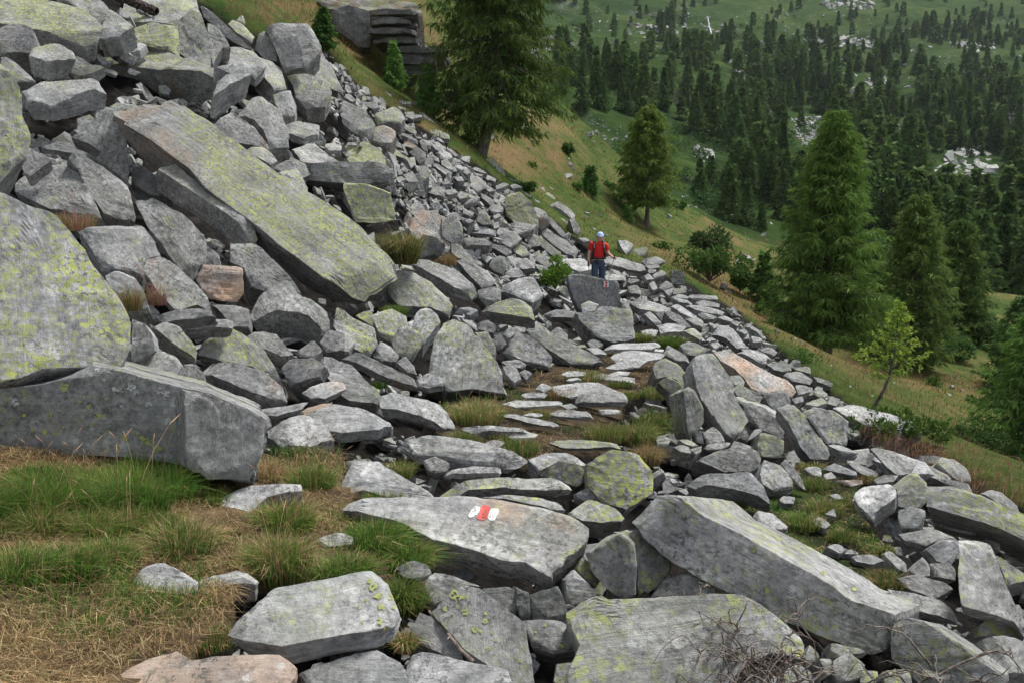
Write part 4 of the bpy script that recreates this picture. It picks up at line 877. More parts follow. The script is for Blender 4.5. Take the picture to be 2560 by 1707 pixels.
rk('H', '0 1405 100 1372 250 1350 400 1430 450 1500 500 1568 430 1680 -100 1680 -280 1500 -150 1445', 54, 0, .4, 'blue grey flat slab at the bottom edge left of the buff stone', S, tone=.12, li=0, rough=.5)
rk('H', '360 785 470 735 580 760 620 820 540 870 430 852', 42, 0, .3, 'small black speckled stone among the green grass', T, li=.2)
rk('Z', '1490 1372 1530 1320 1590 1310 1650 1330 1640 1362 1580 1374 1500 1382', 36, 0, .5, 'grey boulder behind the wide bottom slab', B, li=.15)
rk('Z', '520 1448 590 1385 625 1352 745 1328 850 1305 888 1328 918 1400 905 1425 870 1440 800 1452 650 1482 575 1470', 56, 4, (15, 48, .06), 'streaked white and grey block with lichened right end in the foreground', B, li=.4, tone=.15, rough=.6)
rk('G', '730 1568 860 1480 1100 1380 1200 1350 1300 1410 1450 1390 1880 1380 2000 1450 1990 1500 1900 1600 1880 1720 700 1720', 68, 0, .3, 'flat buff and rust coloured slab at the bottom left', S, tan=1.1, tone=.0, li=0, rough=.4)
rk('G', '890 850 950 780 1060 735 1200 800 1330 870 1320 950 1180 965 920 925', 48, 3, .3, 'small pointed blue grey stone in the dry grass', T, li=0, tone=.18)
rk('G', '1510 300 1700 240 2000 220 2010 260 1800 310 1700 400 1600 405 1520 380', 66, 0, .2, 'flat white trodden slab in the path by the grass', P, li=0, tone=0.18, tan=.15, rough=.4)
rk('G', '1320 885 1450 840 1650 810 1720 840 1700 880 1500 900 1340 930', 62, 0, .15, 'flat stone half covered by dry grass', P, tan=.4, tone=.1)
rk('G', '2130 600 2300 540 2380 560 2390 620 2200 650', 52, 0, .25, 'small pale stone showing between two grass tussocks', T, tone=.15)
rk('Z', '1450 1195 1512 1137 1560 1140 1620 1188 1700 1228 1790 1280 1860 1315 1950 1375 2050 1408 2045 1480 1980 1495 1900 1465 1790 1420 1700 1375 1640 1345 1540 1285 1480 1230', 20, -10, (75, -38, .75), 'enormous beam shaped block lying across the lower right', S, li=.42, tone=-.05, rough=.55, taper=.97)
rk('I', '490 430 530 400 620 420 730 510 710 525 640 530 560 505', 54, 5, (5, 40, .05), 'loose pale stone resting on top of the beam shaped block', T, tone=.15, li=.1, dz=-.15)
rk('I', '1440 1200 1530 1130 1640 1150 1900 1310 2100 1440 2200 1510 2190 1640 1700 1640 1440 1400', 22, -8, (60, -45, .5), 'dark fronted slab with pale crest at the bottom right', S, li=.35, tone=-.08, rough=.7)
G8 = 'small stones under the dead branches'
for pts in ('830 1425 880 1300 950 1390 900 1422', '1040 1412 1140 1360 1260 1440 1240 1520 1080 1562 1040 1492', '1020 1292 1200 1330 1280 1360 1160 1372 1030 1402', '940 1402 1020 1390 1060 1450 1000 1522', '1590 1412 1680 1370 1800 1480 1840 1542 1660 1532',
            '1450 1092 1500 1080 1560 1120 1520 1162 1450 1172', '1220 1482 1350 1480 1330 1568 1220 1562', '1400 1482 1560 1470 1580 1568 1380 1570', '700 1480 800 1440 900 1500 860 1580 720 1590', '500 1520 640 1500 680 1600 520 1620'):
    rk('I', pts, 40, 0, .3, 'small lichened stone in the hollow with the dead branches', T, li=.45, tone=.05, group=G8)

# ------------------------------------------------------------------ loose scree between the boulders (uncountable)
def chunk_proto(seed):
    r = np.random.default_rng(seed)
    N = int(r.integers(5, 8))
    a = np.sort(r.uniform(0, 2 * math.pi, N) * 0.35 + np.linspace(0, 2 * math.pi, N, endpoint=False))
    rad = r.uniform(0.75, 1.1, N)
    ax = r.uniform(0.42, 0.8)
    x, y = rad * np.cos(a), rad * np.sin(a) * ax
    h = r.uniform(0.13, 0.42)
    tilt = r.normal(0, 0.12, 2)
    rings = [(0.93, h), (1.0, h * 0.86), (1.02, -0.6 * h), (0.85, -h)]
    V = np.concatenate([np.stack([x * s + r.normal(0, .03, N), y * s + r.normal(0, .03, N), z + x * tilt[0] + y * tilt[1]], 1) for s, z in rings] + [[[0, 0, h * r.uniform(.96, 1.06)], [0, 0, -h]]])
    F = []
    for k in range(3):
        for i in range(N):
            j = (i + 1) % N
            F += [(k * N + i, (k + 1) * N + i, (k + 1) * N + j), (k * N + i, (k + 1) * N + j, k * N + j)]
    for i in range(N):
        j = (i + 1) % N
        F += [(4 * N, i, j), (4 * N + 1, 3 * N + j, 3 * N + i)]
    return V, np.array(F)
PROTOS = [chunk_proto(500 + k) for k in range(14)]
def rand_rot(nrm, n, r, wob=0.5):
    """frames whose z is nrm plus wobble"""
    z = nrm + r.normal(0, wob, (n, 3)); z /= np.linalg.norm(z, axis=1)[:, None]
    t = r.normal(0, 1, (n, 3)); x = t - z * (t * z).sum(1)[:, None]; x /= np.linalg.norm(x, axis=1)[:, None]
    return np.stack([x, np.cross(z, x), z], -1)
def scatter_chunks(name, pos, size, nrm, r, mat, label, wob=0.45, tv=(-.06, .13), **props):
    Vs, Fs, T, off = [], [], [], 0
    kind = r.integers(0, len(PROTOS), len(pos))
    R = rand_rot(nrm, len(pos), r, wob)
    for k, (pv, pf) in enumerate(PROTOS):
        i = np.where(kind == k)[0]
        if not len(i): continue
        V = np.einsum('nij,vj->nvi', R[i], pv) * size[i, None, None] + pos[i, None]
        Vs.append(V.reshape(-1, 3)); nvp = len(pv)
        Fs.append((pf[None] + (np.arange(len(i)) * nvp)[:, None, None] + off).reshape(-1, 3))
        T.append(np.repeat(r.normal(tv[0], tv[1], len(i)), nvp)); off += len(i) * nvp
    me = mesh_np(name, np.concatenate(Vs), [np.concatenate(Fs)], False)
    put_attr(me, 'gtone', np.concatenate(T))
    return link(name, me, mat, label=label, kind='stuff', **props)
def covered(px, py, pad=0):
    m = np.zeros(len(px), bool)
    for poly, D in ROCK_POLYS:
        lo, hi = poly.min(0), poly.max(0)
        s_ = (px > lo[0]) & (px < hi[0]) & (py > lo[1]) & (py < hi[1])
        if s_.any():
            m[s_] |= in_poly(px[s_], py[s_], poly)
    return m
def near_normal(x, y):
    e = 0.15
    zx = (near_z(x + e, y) - near_z(x - e, y)) / (2 * e); zy = (near_z(x, y + e) - near_z(x, y - e)) / (2 * e)
    n = np.stack([-zx, -zy, np.ones_like(zx)], -1)
    return n / np.linalg.norm(n, axis=-1)[..., None]
SCREE = [(760, 60), (900, 190), (1000, 275), (1100, 345), (1200, 415), (1330, 505), (1430, 590), (1500, 700), (1300, 740), (1100, 640), (980, 480), (900, 380), (800, 220)]
WALLZ = [(1480, 640), (1560, 640), (1720, 700), (1850, 775), (1950, 865), (2060, 955), (2200, 1045), (2100, 1080), (1900, 960), (1700, 830), (1560, 780)]
def build_scree():
    r = np.random.default_rng(11)
    n = 17000
    px = r.uniform(-250, 2800, n); py = r.uniform(-60, 1800, n)
    dense = in_poly(px, py, SCREE) | in_poly(px, py, WALLZ)
    extra = 5200
    ex = r.uniform(760, 1520, extra); ey = r.uniform(60, 740, extra); k = in_poly(ex, ey, SCREE)
    ex2 = r.uniform(1480, 2200, 2600); ey2 = r.uniform(630, 1080, 2600); k2 = in_poly(ex2, ey2, WALLZ)
    px = np.concatenate([px, ex[k], ex2[k2]]); py = np.concatenate([py, ey[k], ey2[k2]])
    dense = in_poly(px, py, SCREE) | in_poly(px, py, WALLZ)
    edge = np.interp(px, EDGE_X, EDGE_Y)
    ok = (py > edge + 8) & ~in_poly(px, py, TURF) & ~(in_poly(px, py, PATHG) & (r.uniform(size=len(px)) < .9)) & ~(in_poly(px, py, GRASSR) & (r.uniform(size=len(px)) < .8))
    cov = covered(px, py)
    deepz = (px < 920) & (py < 900)
    ok &= ~deepz | (r.uniform(size=len(px)) < .95)
    ok &= ~cov | (r.uniform(size=len(px)) < 0.12)
    px, py, dense, cov = px[ok], py[ok], dense[ok], cov[ok]
    d = NEAR.hit(px, py); f = np.isfinite(d); px, py, d, dense, cov = px[f], py[f], d[f], dense[f], cov[f]
    spx = np.where(dense, r.lognormal(math.log(9.5), .55, len(px)), r.lognormal(math.log(17), .6, len(px)))
    size = np.clip(spx * d / F_PX, np.where((px < 920) & (py < 900) & ~dense, .13, 0.03), np.where(dense, .30, np.where((px < 920) & (py < 900), .40, .28)))
    p = P3(px, py, d)
    sink = np.where(cov, .35, np.where(dense, 0.10, 0.22)) + 0.3 * size + np.where((px < 920) & (py < 900) & ~dense, 0.30, 0)
    p[:, 2] = near_z(p[:, 0], p[:, 1]) - sink
    return scatter_chunks('scree', p, size, near_normal(p[:, 0], p[:, 1]), r, MAT_ROCK, 'small loose grey rubble filling the gaps between the boulders', lichen=.3, tan=.12, tone=-.02)
build_scree()

# ------------------------------------------------------------------ leaf materials and foliage builders
def leaf_material(name, rough=.75, trans=.25, gloss=.06):
    s = NB(name)
    c0 = s.attr('Col').outputs['Color']
    hs = s.n('ShaderNodeHueSaturation'); s.l(c0, hs.inputs['Color']); rn = s.n('ShaderNodeObjectInfo').outputs['Random']
    s.l(s.mapr(rn, 0, 1, .86, 1.24), hs.inputs['Value']); s.l(s.mapr(s.math('FRACT', s.math('MULTIPLY', rn, 7.3)), 0, 1, .485, .51), hs.inputs['Hue'])
    c = hs.outputs[0]
    s.col(c); s.b.inputs['Roughness'].default_value = rough; s.b.inputs['Specular IOR Level'].default_value = gloss
    tr = s.n('ShaderNodeBsdfTranslucent'); s.l(c, tr.inputs[0])
    mx = s.n('ShaderNodeMixShader'); mx.inputs[0].default_value = trans
    s.l(s.b.outputs[0], mx.inputs[1]); s.l(tr.outputs[0], mx.inputs[2])
    s.l(mx.outputs[0], s.nt.nodes['Material Output'].inputs[0])
    return s.m
MAT_LEAF = leaf_material('needles')
MAT_GRASS = leaf_material('grass_blades', .6, .3)
def bark_material(name, c0, c1, scale=14):
    s = NB(name); co = s.n('ShaderNodeTexCoord').outputs['Object']
    mp = s.n('ShaderNodeMapping'); s.l(co, mp.inputs['Vector']); mp.inputs['Scale'].default_value = (1, 1, .35)
    n_ = s.noise(mp.outputs[0], scale, 5, .7)
    s.col(s.mix(s.mapr(n_, .35, .65), c0, c1)); s.bump(n_, 1.0, .03)
    return s.m
MAT_BARK = bark_material('larch_bark', (.035, .028, .024), (.14, .115, .10))
MAT_TWIG = bark_material('dead_wood', (.10, .075, .06), (.30, .25, .21), 30)

def tubes(paths, radii, sides=5):
    """joined tapered tubes; paths list of (k,3), radii list of (k,)"""
    Vs, Fs, off = [], [], 0
    an = np.linspace(0, 2 * math.pi, sides, endpoint=False)
    for p, rr in zip(paths, radii):
        p = np.asarray(p, float); k = len(p)
        t = np.gradient(p, axis=0); t /= np.linalg.norm(t, axis=1)[:, None] + 1e-9
        ref = np.array([0, 0, 1.]) if abs(t[:, 2]).mean() < .8 else np.array([1., 0, 0])
        a = np.cross(t, ref); a /= np.linalg.norm(a, axis=1)[:, None] + 1e-9
        b = np.cross(t, a)
        V = p[:, None] + np.asarray(rr)[:, None, None] * (np.cos(an)[None, :, None] * a[:, None] + np.sin(an)[None, :, None] * b[:, None])
        idx = np.arange(k * sides).reshape(k, sides) + off; j = np.roll(idx, -1, 1)
        Fs.append(np.stack([idx[:-1], j[:-1], j[1:], idx[1:]], -1).reshape(-1, 4))
        Vs.append(V.reshape(-1, 3)); off += k * sides
    return np.concatenate(Vs), np.concatenate(Fs)
def sprays(P, D, L, Wd, r, droop=0.0):
    """one kite shaped needle spray per row: at P along D, length L, width Wd"""
    n = len(P)
    D = D / (np.linalg.norm(D, axis=1)[:, None] + 1e-9)
    s = np.cross(D, r.normal(0, 1, (n, 3))); s /= np.linalg.norm(s, axis=1)[:, None] + 1e-9
    A = P; Bm = P + D * (L * .45)[:, None]; T_ = P + D * L[:, None]; T_[:, 2] -= droop * L
    V = np.stack([A, Bm + s * (Wd * .5)[:, None], T_, Bm - s * (Wd * .5)[:, None]], 1).reshape(-1, 3)
    F = np.arange(4 * n).reshape(n, 4)
    return V, F
def conifer(h, rad, seed, whorls=26, per=6, subs=9, sl=.22, sw=.07, droop=.35, base=.12, shape=.8, col=(.045, .085, .02), tip=(.10, .155, .03), curve=None, gaps=.15, sag=.1, hang=0.0, trunk_r=None, up=.15, bright=1.0):
    r = np.random.default_rng(seed)
    tr = trunk_r or h * .018
    zz = np.linspace(0, 1, 14)
    cx = np.zeros((14, 3)); cx[:, 2] = zz * h
    if curve is not None:
        for ax in (0, 1): cx[:, ax] = np.interp(zz, curve[0], curve[1 + ax])
    else:
        cx[:, 0] = np.cumsum(r.normal(0, .008 * h, 14)) * .5; cx[0, :2] = 0
    def axis(t): return np.stack([np.interp(t, zz, cx[:, i]) for i in range(3)], -1)
    paths = [cx]; radii = [tr * (1 - .93 * zz) * np.where(zz < .06, 1.35, 1)]
    SP, SD, SL, SW, SC_ = [], [], [], [], []
    for w_ in range(whorls):
        t = base + (1 - base) * (w_ + r.uniform(0, .6)) / whorls
        prof = ((1 - (t - base) / (1 - base)) ** shape) * min(1, .55 + (t - base) * 5)
        a0 = r.uniform(0, 6.28)
        for b in range(per):
            if r.uniform() < gaps: continue
            az = a0 + 6.283 * b / per + r.normal(0, .25)
            Lb = rad * prof * r.uniform(.65, 1.2) + .03 * h * .3
            el = up - droop * (1 - t) + r.normal(0, .12)
            k = 6
            f = np.linspace(0, 1, k)
            dirh = np.array([math.cos(az), math.sin(az), 0])
            pts = axis(t) + dirh * (f * Lb * math.cos(el))[:, None]
            pts[:, 2] += f * Lb * math.sin(el) - sag * Lb * f * f + .12 * Lb * f ** 4
            paths.append(pts); radii.append(tr * .22 * (1 - t * .6) * (1 - .85 * f))
            ns = max(3, int(subs * (0.4 + .6 * prof)))
            ff = r.uniform(.12, 1.02, ns) ** .8
            pp = np.stack([np.interp(ff, f, pts[:, i]) for i in range(3)], -1)
            side = np.cross(dirh, [0, 0, 1])
            off = r.normal(0, 1, ns) * .20 * Lb * (1.1 - ff)
            pp = pp + side * off[:, None] + r.normal(0, .02 * rad, (ns, 3))
            pp[:, 2] -= np.abs(off) * .25
            for rep in range(3):
                dv = dirh * .7 + side * np.sign(off)[:, None] * .6 + r.normal(0, .45, (ns, 3))
                dv[:, 2] += -.15 - hang * r.uniform(.2, 1.6, ns)
                SP.append(pp); SD.append(dv)
                SL.append(sl * r.uniform(.6, 1.3, ns)); SW.append(sw * r.uniform(.7, 1.3, ns))
                m = np.clip(r.normal(.35, .25, ns) + .4 * (ff - .6), 0, 1)
                SC_.append((np.array(col) * (1 - m)[:, None] + np.array(tip) * m[:, None]) * bright)
    V, F = sprays(np.concatenate(SP), np.concatenate(SD), np.concatenate(SL), np.concatenate(SW), r, .15)
    cr = mesh_np('crown', V, [F], False); put_col(cr, 'Col', np.repeat(np.concatenate(SC_), 4, 0))
    tv, tf = tubes(paths[:1], radii[:1], 8); bv, bf = tubes(paths[1:], radii[1:], 3)
    tf = np.concatenate([tf, bf + len(tv)]); tv = np.concatenate([tv, bv])
    tk = mesh_np('trunk', tv, [tf], True)
    cr.materials.append(MAT_LEAF); tk.materials.append(MAT_BARK)
    return tk, cr
def bush(h, rad, seed, n=900, leaf=.06, col=(.04, .085, .02), tip=(.10, .16, .035), lobes=7):
    r = np.random.default_rng(seed)
    c = r.normal(0, .42, (lobes, 3)) * np.array([rad, rad, h * .35]); c[:, 2] = np.abs(c[:, 2]) + h * .28
    rr = r.uniform(.32, .6, lobes) * min(rad, h * .7)
    k = r.integers(0, lobes, n)
    d = r.normal(0, 1, (n, 3)); d /= np.linalg.norm(d, axis=1)[:, None]
    p = c[k] + d * (rr[k] * r.uniform(.35, 1.08, n) ** .6)[:, None]
    p[:, 2] = np.maximum(p[:, 2], .02)
    V, F = sprays(p, d + r.normal(0, .6, (n, 3)) + [0, 0, .3], leaf * r.uniform(.7, 1.6, n), leaf * .6 * r.uniform(.7, 1.4, n), r, 0)
    m = np.clip(r.normal(.4, .28, n), 0, 1)[:, None]
    cr = mesh_np('foliage', V, [F], False); put_col(cr, 'Col', np.repeat(np.array(col) * (1 - m) + np.array(tip) * m, 4, 0))
    paths, radii = [], []
    for i in range(lobes):
        f = np.linspace(0, 1, 5)[:, None]
        q = c[i] * f + r.normal(0, .02 * rad, (5, 3)) * f; paths.append(q); radii.append(np.linspace(.03, .008, 5) * h * .6)
    tv, tf = tubes(paths, radii, 5); st = mesh_np('stems', tv, [tf], True)
    cr.materials.append(MAT_LEAF); st.materials.append(MAT_BARK)
    return st, cr
def empty(name, loc, rz=0.0, sc=1.0, **props):
    o = bpy.data.objects.new(name, None); COL.objects.link(o)
    o.location = loc; o.rotation_euler = (0, 0, rz); o.scale = (sc,) * 3 if np.isscalar(sc) else sc
    for k, v in props.items(): o[k] = v
    return o
def plant(name, loc, tk, cr, label, cat='tree', rz=0.0, sc=1.0, parts=('trunk', 'crown'), **props):
    e = empty(name, loc, rz, sc, label=label, category=cat, **props)
    for nm, me in zip(parts, (tk, cr)):
        c = bpy.data.objects.new(nm, me); COL.objects.link(c); c.parent = e
    return e
def near_at(px, py, d=None):
    d = NEAR.hit([px], [py])[0] if d is None else d
    p = P3(px, py, d)
    return Vector((p[0], p[1], float(near_z(p[0], p[1])) - .05)), d

# ------------------------------------------------------------------ far side of the valley
FAR = Relief([
 (1000,300,95),(1400,380,95),(1700,580,98),(2100,740,100),(2560,880,105),(1250,280,150),(1400,262,210),(1600,385,195),(1850,505,165),(2150,605,148),(2350,690,130),(2560,745,125),
 (1450,200,265),(1700,330,250),(2000,440,225),(2300,520,200),(2560,600,180),(1400,130,340),(1700,240,325),(2000,320,300),(2300,390,280),(2560,450,260),
 (1350,70,430),(1700,150,430),(2050,210,410),(2560,300,370),(1350,20,530),(1700,80,550),(2100,110,570),(2560,170,520),(1300,-40,660),(1800,10,740),(2300,20,770),(2560,60,720),
 (1300,-200,900),(1900,-160,1000),(2560,-120,1000),(1900,-400,1300),(3200,-300,1200),(600,-200,900),(3200,400,300),(3200,800,140),(600,100,200),(3200,100,700),
], 1e-3)
def far_z(x, y):
    x = np.asarray(x, float); y = np.asarray(y, float)
    z = FAR.z(x, y)
    q = np.stack([x, y, 0 * x], -1)
    k = np.clip((y - 110) / 150, 0, 1)
    st = fbm(q / 38.0, 3, 21)
    z = z + k * (2.2 * st + 3.2 * np.clip((st - .1) / .18, 0, 1) + 9 * fbm(q / 170.0, 2, 31) * np.clip((y - 200) / 400, 0, 1))
    return z
def far_grid():
    nu, nv = 260, 260
    u = np.linspace(-.45, 1.25, nu); v = np.linspace(math.log(66), math.log(1500), nv)
    U, V = np.meshgrid(u, v); Y = np.exp(V); X = U * Y
    Z = far_z(X, Y)
    # keep it under the near slope where the two overlap
    nz = near_z(X, np.minimum(Y, 88)); Z = np.where(Y < 82, np.minimum(Z, nz - 1.2), Z)
    idx = np.arange(nu * nv).reshape(nv, nu)
    Fq = np.stack([idx[:-1, :-1], idx[:-1, 1:], idx[1:, 1:], idx[1:, :-1]], -1).reshape(-1, 4)
    return mesh_np('far_hillside', np.stack([X, Y, Z], -1).reshape(-1, 3), [Fq])
def far_material():
    s = NB('alpine_slope')
    co = s.n('ShaderNodeTexCoord').outputs['Object']
    v = s.math('ADD', s.math('MULTIPLY', s.noise(co, .014, 6, .62, .4), .55), s.math('MULTIPLY', s.noise(co, .11, 5, .65), .45))
    g = s.ramp(v, [(.36, (.012, .026, .007)), (.46, (.022, .044, .010)), (.54, (.036, .062, .014)), (.62, (.052, .074, .018)), (.72, (.075, .080, .026))])
    rockc = s.ramp(s.noise(co, .35, 5, .7), [(.3, (.07, .07, .07)), (.55, (.21, .205, .195)), (.75, (.40, .39, .37))])
    nz = s.n('ShaderNodeSeparateXYZ'); s.l(s.n('ShaderNodeNewGeometry').outputs['Normal'], nz.inputs[0])
    st = s.math('MULTIPLY', s.mapr(nz.outputs[2], .84, .72), s.mapr(s.noise(co, .08, 5, .7), .47, .58))
    sp = s.math('MULTIPLY', s.mapr(s.noise(co, .45, 4, .7), .64, .70), s.mapr(s.noise(co, .02, 3), .48, .60))
    s.col(s.mix(s.math('MAXIMUM', st, sp), g, rockc))
    s.bump(s.noise(co, .5, 6, .7), 1.0, 1.2)
    s.b.inputs['Specular IOR Level'].default_value = 0.02
    return s.m
link('far_hillside', far_grid(), far_material(), kind='structure', label='green alpine slope on the far side of the valley')
def far_at(px, py, sink=.3):
    px = np.atleast_1d(px); py = np.atleast_1d(py)
    d = FAR.hit(px, py, 72, 1400, 500)
    p = P3(px, py, d)
    # refine against the detailed surface: step along the sight line
    q = rayc(px, py)
    best = d.copy()
    for k in range(len(d)):
        if not np.isfinite(d[k]): continue
        t = np.linspace(max(100, d[k] * .7), d[k] * 1.35, 260)
        pts = q[k] * t[:, None] + [0, 0, EYE]
        g = far_z(pts[:, 0], pts[:, 1]) - pts[:, 2]
        i = np.argmax(g >= 0)
        best[k] = t[i] if (g >= 0).any() else d[k]
    p = q * best[:, None] + [0, 0, EYE]
    p[:, 2] = far_z(p[:, 0], p[:, 1]) - sink
    return p, best

LARCH_FAR = [conifer(12, rad, 900 + i, whorls=20, per=6, subs=6, sl=.95, sw=.46, droop=.25, base=.06, shape=sh, col=(.032, .066, .018), tip=(.085, .14, .036), gaps=.12, sag=.12)
             for i, (rad, sh) in enumerate([(2.8, 1.0), (3.1, .9), (2.4, 1.15), (3.4, .85), (2.9, 1.2), (2.5, .95)])]
ALDER = [bush(3.2, 2.6, 940 + i, 420, .55, col=(.03, .062, .02), tip=(.065, .105, .035), lobes=6) for i in range(3)]
rt = random.Random(5)
def far_tree(p, d, hpx, label, group, i):
    tk, cr = LARCH_FAR[i % len(LARCH_FAR)]
    sc = hpx * d / F_PX / 12.0
    plant('larch_tree', Vector(p), tk, cr, label, 'tree', rt.uniform(0, 6.28), (sc * rt.uniform(.9, 1.15), sc * rt.uniform(.9, 1.15), sc), group=group)
def zone(poly, n, h0, h1, label, group, seed, clump=.45, minsep=14):
    r = np.random.default_rng(seed)
    poly = [(a * 1.08844, b * 1.08844) for a, b in poly]
    lo = np.min(poly, 0); hi = np.max(poly, 0)
    pts = []
    tries = 0
    while len(pts) < n and tries < n * 60:
        tries += 1
        a, b = r.uniform(lo[0], hi[0]), r.uniform(lo[1], hi[1])
        if not in_poly(np.array([a]), np.array([b]), poly)[0]: continue
        if noise3(np.array([[a / 75, b / 42, seed]]), 3)[0] < -clump + r.uniform(0, .6) - .2: continue
        if (2300 < a < 2510 and 395 < b < 580) or (1955 < a < 2075 and 335 < b < 470): continue
        if any(abs(a - c) < minsep and abs(b - d) < minsep * .5 for c, d in pts): continue
        pts.append((a, b))
    pts = np.array(pts)
    p, d = far_at(pts[:, 0], pts[:, 1])
    o = np.argsort(-pts[:, 1])
    for i in o:
        if np.isfinite(d[i]):
            h = r.uniform(h0, h1) * F_PX / d[i]
            far_tree(p[i], d[i], h, label, group, int(r.integers(0, 6)))
zone([(1830, 350), (1900, 300), (2130, 250), (2352, 250), (2352, 560), (2250, 560), (2100, 500), (1950, 440), (1850, 400)], 85, 5.5, 14, 'dark larch in the dense forest below the grey crag', 'larches of the valley forest', 1, .9, 15)
zone([(1280, 150), (1380, 110), (1500, 180), (1640, 210), (1850, 350), (1840, 430), (1700, 400), (1590, 330), (1500, 300), (1400, 280), (1290, 250)], 52, 5, 14, 'larch in the belt of trees behind the grassy brow', 'larches behind the grassy brow', 2, .75, 15)
zone([(1640, 200), (1780, 140), (2000, 110), (2352, 100), (2352, 250), (2130, 255), (1900, 300), (1830, 320)], 88, 5, 13, 'small larch high on the far slope', 'larches high on the far slope', 3, .5, 11)
zone([(1260, 20), (1600, 60), (1900, 40), (2352, 30), (2352, 100), (1900, 110), (1640, 170), (1400, 90)], 40, 9, 13, 'tiny lone larch near the top of the far slope', 'lone larches near the tree line', 4, .1, 12)
zone([(1560, 405), (1700, 430), (1900, 470), (2100, 540), (2300, 610), (2352, 640), (2352, 700), (2200, 640), (2050, 585), (1850, 530), (1700, 470)], 62, 7.5, 12, 'larch whose foot is hidden by the grassy brow', 'larches hidden to the knee by the brow', 6, 1.0, 16)
zone([(1520, 440), (1600, 432), (1700, 445), (1850, 490), (1900, 560), (1850, 590), (1700, 520), (1560, 470)], 14, 4, 8, 'small larch on the open ground just past the brow', 'small larches just past the brow', 8, 1.0, 22)
# nearer larches in the valley on the right
TALL = [(2385, 730, 240), (2445, 745, 220), (2505, 720, 250), (2325, 690, 210), (2560, 770, 230), (2465, 650, 190), (2285, 640, 170), (2395, 620, 170), (2210, 600, 150), (2545, 640, 200), (2130, 560, 130), (1990, 540, 120), (1930, 500, 150)]
for k, (a, b, hp) in enumerate(TALL):
    p, d = far_at(a, b)
    ordn = ['nearest', 'second', 'third', 'fourth', 'fifth', 'sixth', 'seventh', 'eighth', 'ninth', 'tenth', 'eleventh', 'twelfth', 'thirteenth'][sorted(TALL, reverse=True).index((a, b, hp))]
    far_tree(p[0], d[0], hp, f'tall dark larch beyond the brow, {ordn} to the right edge among its row', 'tall larches beyond the brow', k + 2)
def far_bushes():
    r = np.random.default_rng(77)
    px = r.uniform(1380, 2560, 2600); py = r.uniform(30, 720, 2600)
    lim = np.interp(px, [1380, 1550, 1700, 1900, 2100, 2330, 2560], [300, 400, 480, 560, 620, 740, 780])
    k = (py < lim + 25) & (noise3(np.stack([px / 110, py / 50, 0 * px], -1), 8) > -.05)
    px, py = px[k][:420], py[k][:420]
    p, d = far_at(px, py, .2)
    Vs, Fs, Cs, off = [], [], [], 0
    for i in range(len(p)):
        if not np.isfinite(d[i]): continue
        st, cr = ALDER[i % 3]
        n = len(cr.vertices); co = np.empty(n * 3, np.float32); cr.vertices.foreach_get('co', co); co = co.reshape(-1, 3)[: n // 3 // 4 * 4]
        cl = np.empty(n * 4, np.float32); cr.attributes['Col'].data.foreach_get('color', cl); cl = cl.reshape(-1, 4)[: len(co), :3]
        s_ = r.uniform(.5, 1.1); a = r.uniform(0, 6.28); R = np.array([[math.cos(a), -math.sin(a), 0], [math.sin(a), math.cos(a), 0], [0, 0, 1]])
        Vs.append(co @ R.T * s_ + p[i]); Fs.append(np.arange(len(co)).reshape(-1, 4) + off); Cs.append(cl * r.uniform(.8, 1.3)); off += len(co)
    me = mesh_np('undergrowth', np.concatenate(Vs), [np.concatenate(Fs)], False); put_col(me, 'Col', np.concatenate(Cs))
    link('undergrowth', me, MAT_LEAF, kind='stuff', label='low green alder scrub spread over the far slope')
far_bushes()
def far_stones():
    r = np.random.default_rng(78)
    P_, S_ = [], []
    for cx, cy, sx, sy, n in ((1500, 115, 60, 12, 60), (1560, 60, 50, 10, 40), (1660, 90, 30, 14, 50), (1720, 130, 60, 25, 60), (1960, 85, 120, 12, 120), (2190, 60, 120, 12, 60), (1870, 320, 14, 34, 170), (1880, 370, 16, 16, 60), (1990, 215, 16, 14, 40),
                              (2040, 200, 20, 16, 30), (2060, 290, 40, 10, 50), (2330, 230, 25, 30, 50), (1700, 310, 50, 14, 40), (1380, 300, 14, 8, 25), (1430, 320, 24, 10, 70), (2330, 590, 25, 30, 40), (1630, 40, 90, 14, 50), (1800, 40, 120, 10, 60), (2100, 130, 120, 10, 60), (1720, 420, 30, 8, 40), (1650, 470, 70, 25, 60), (1750, 480, 50, 25, 40), (1450, 60, 80, 20, 80), (1900, 140, 160, 20, 120), (2150, 160, 120, 25, 80)):
        px = (cx + r.normal(0, sx, n)) * 1.08844; py = (cy + r.normal(0, sy, n)) * 1.08844
        p, d = far_at(px, py, 0)
        k = np.isfinite(d); P_.append(p[k]); S_.append(np.clip(r.lognormal(math.log(2.9), .55, k.sum()) * d[k] / F_PX, .1, 2.2))
    p = np.concatenate(P_); s_ = np.concatenate(S_)
    scatter_chunks('rubble', p, s_, np.array([0, -.3, 1.]), r, MAT_ROCK, 'pale boulders strewn over the far slope', tv=(.15, .15), lichen=.05, tan=.1, tone=.1)
far_stones()
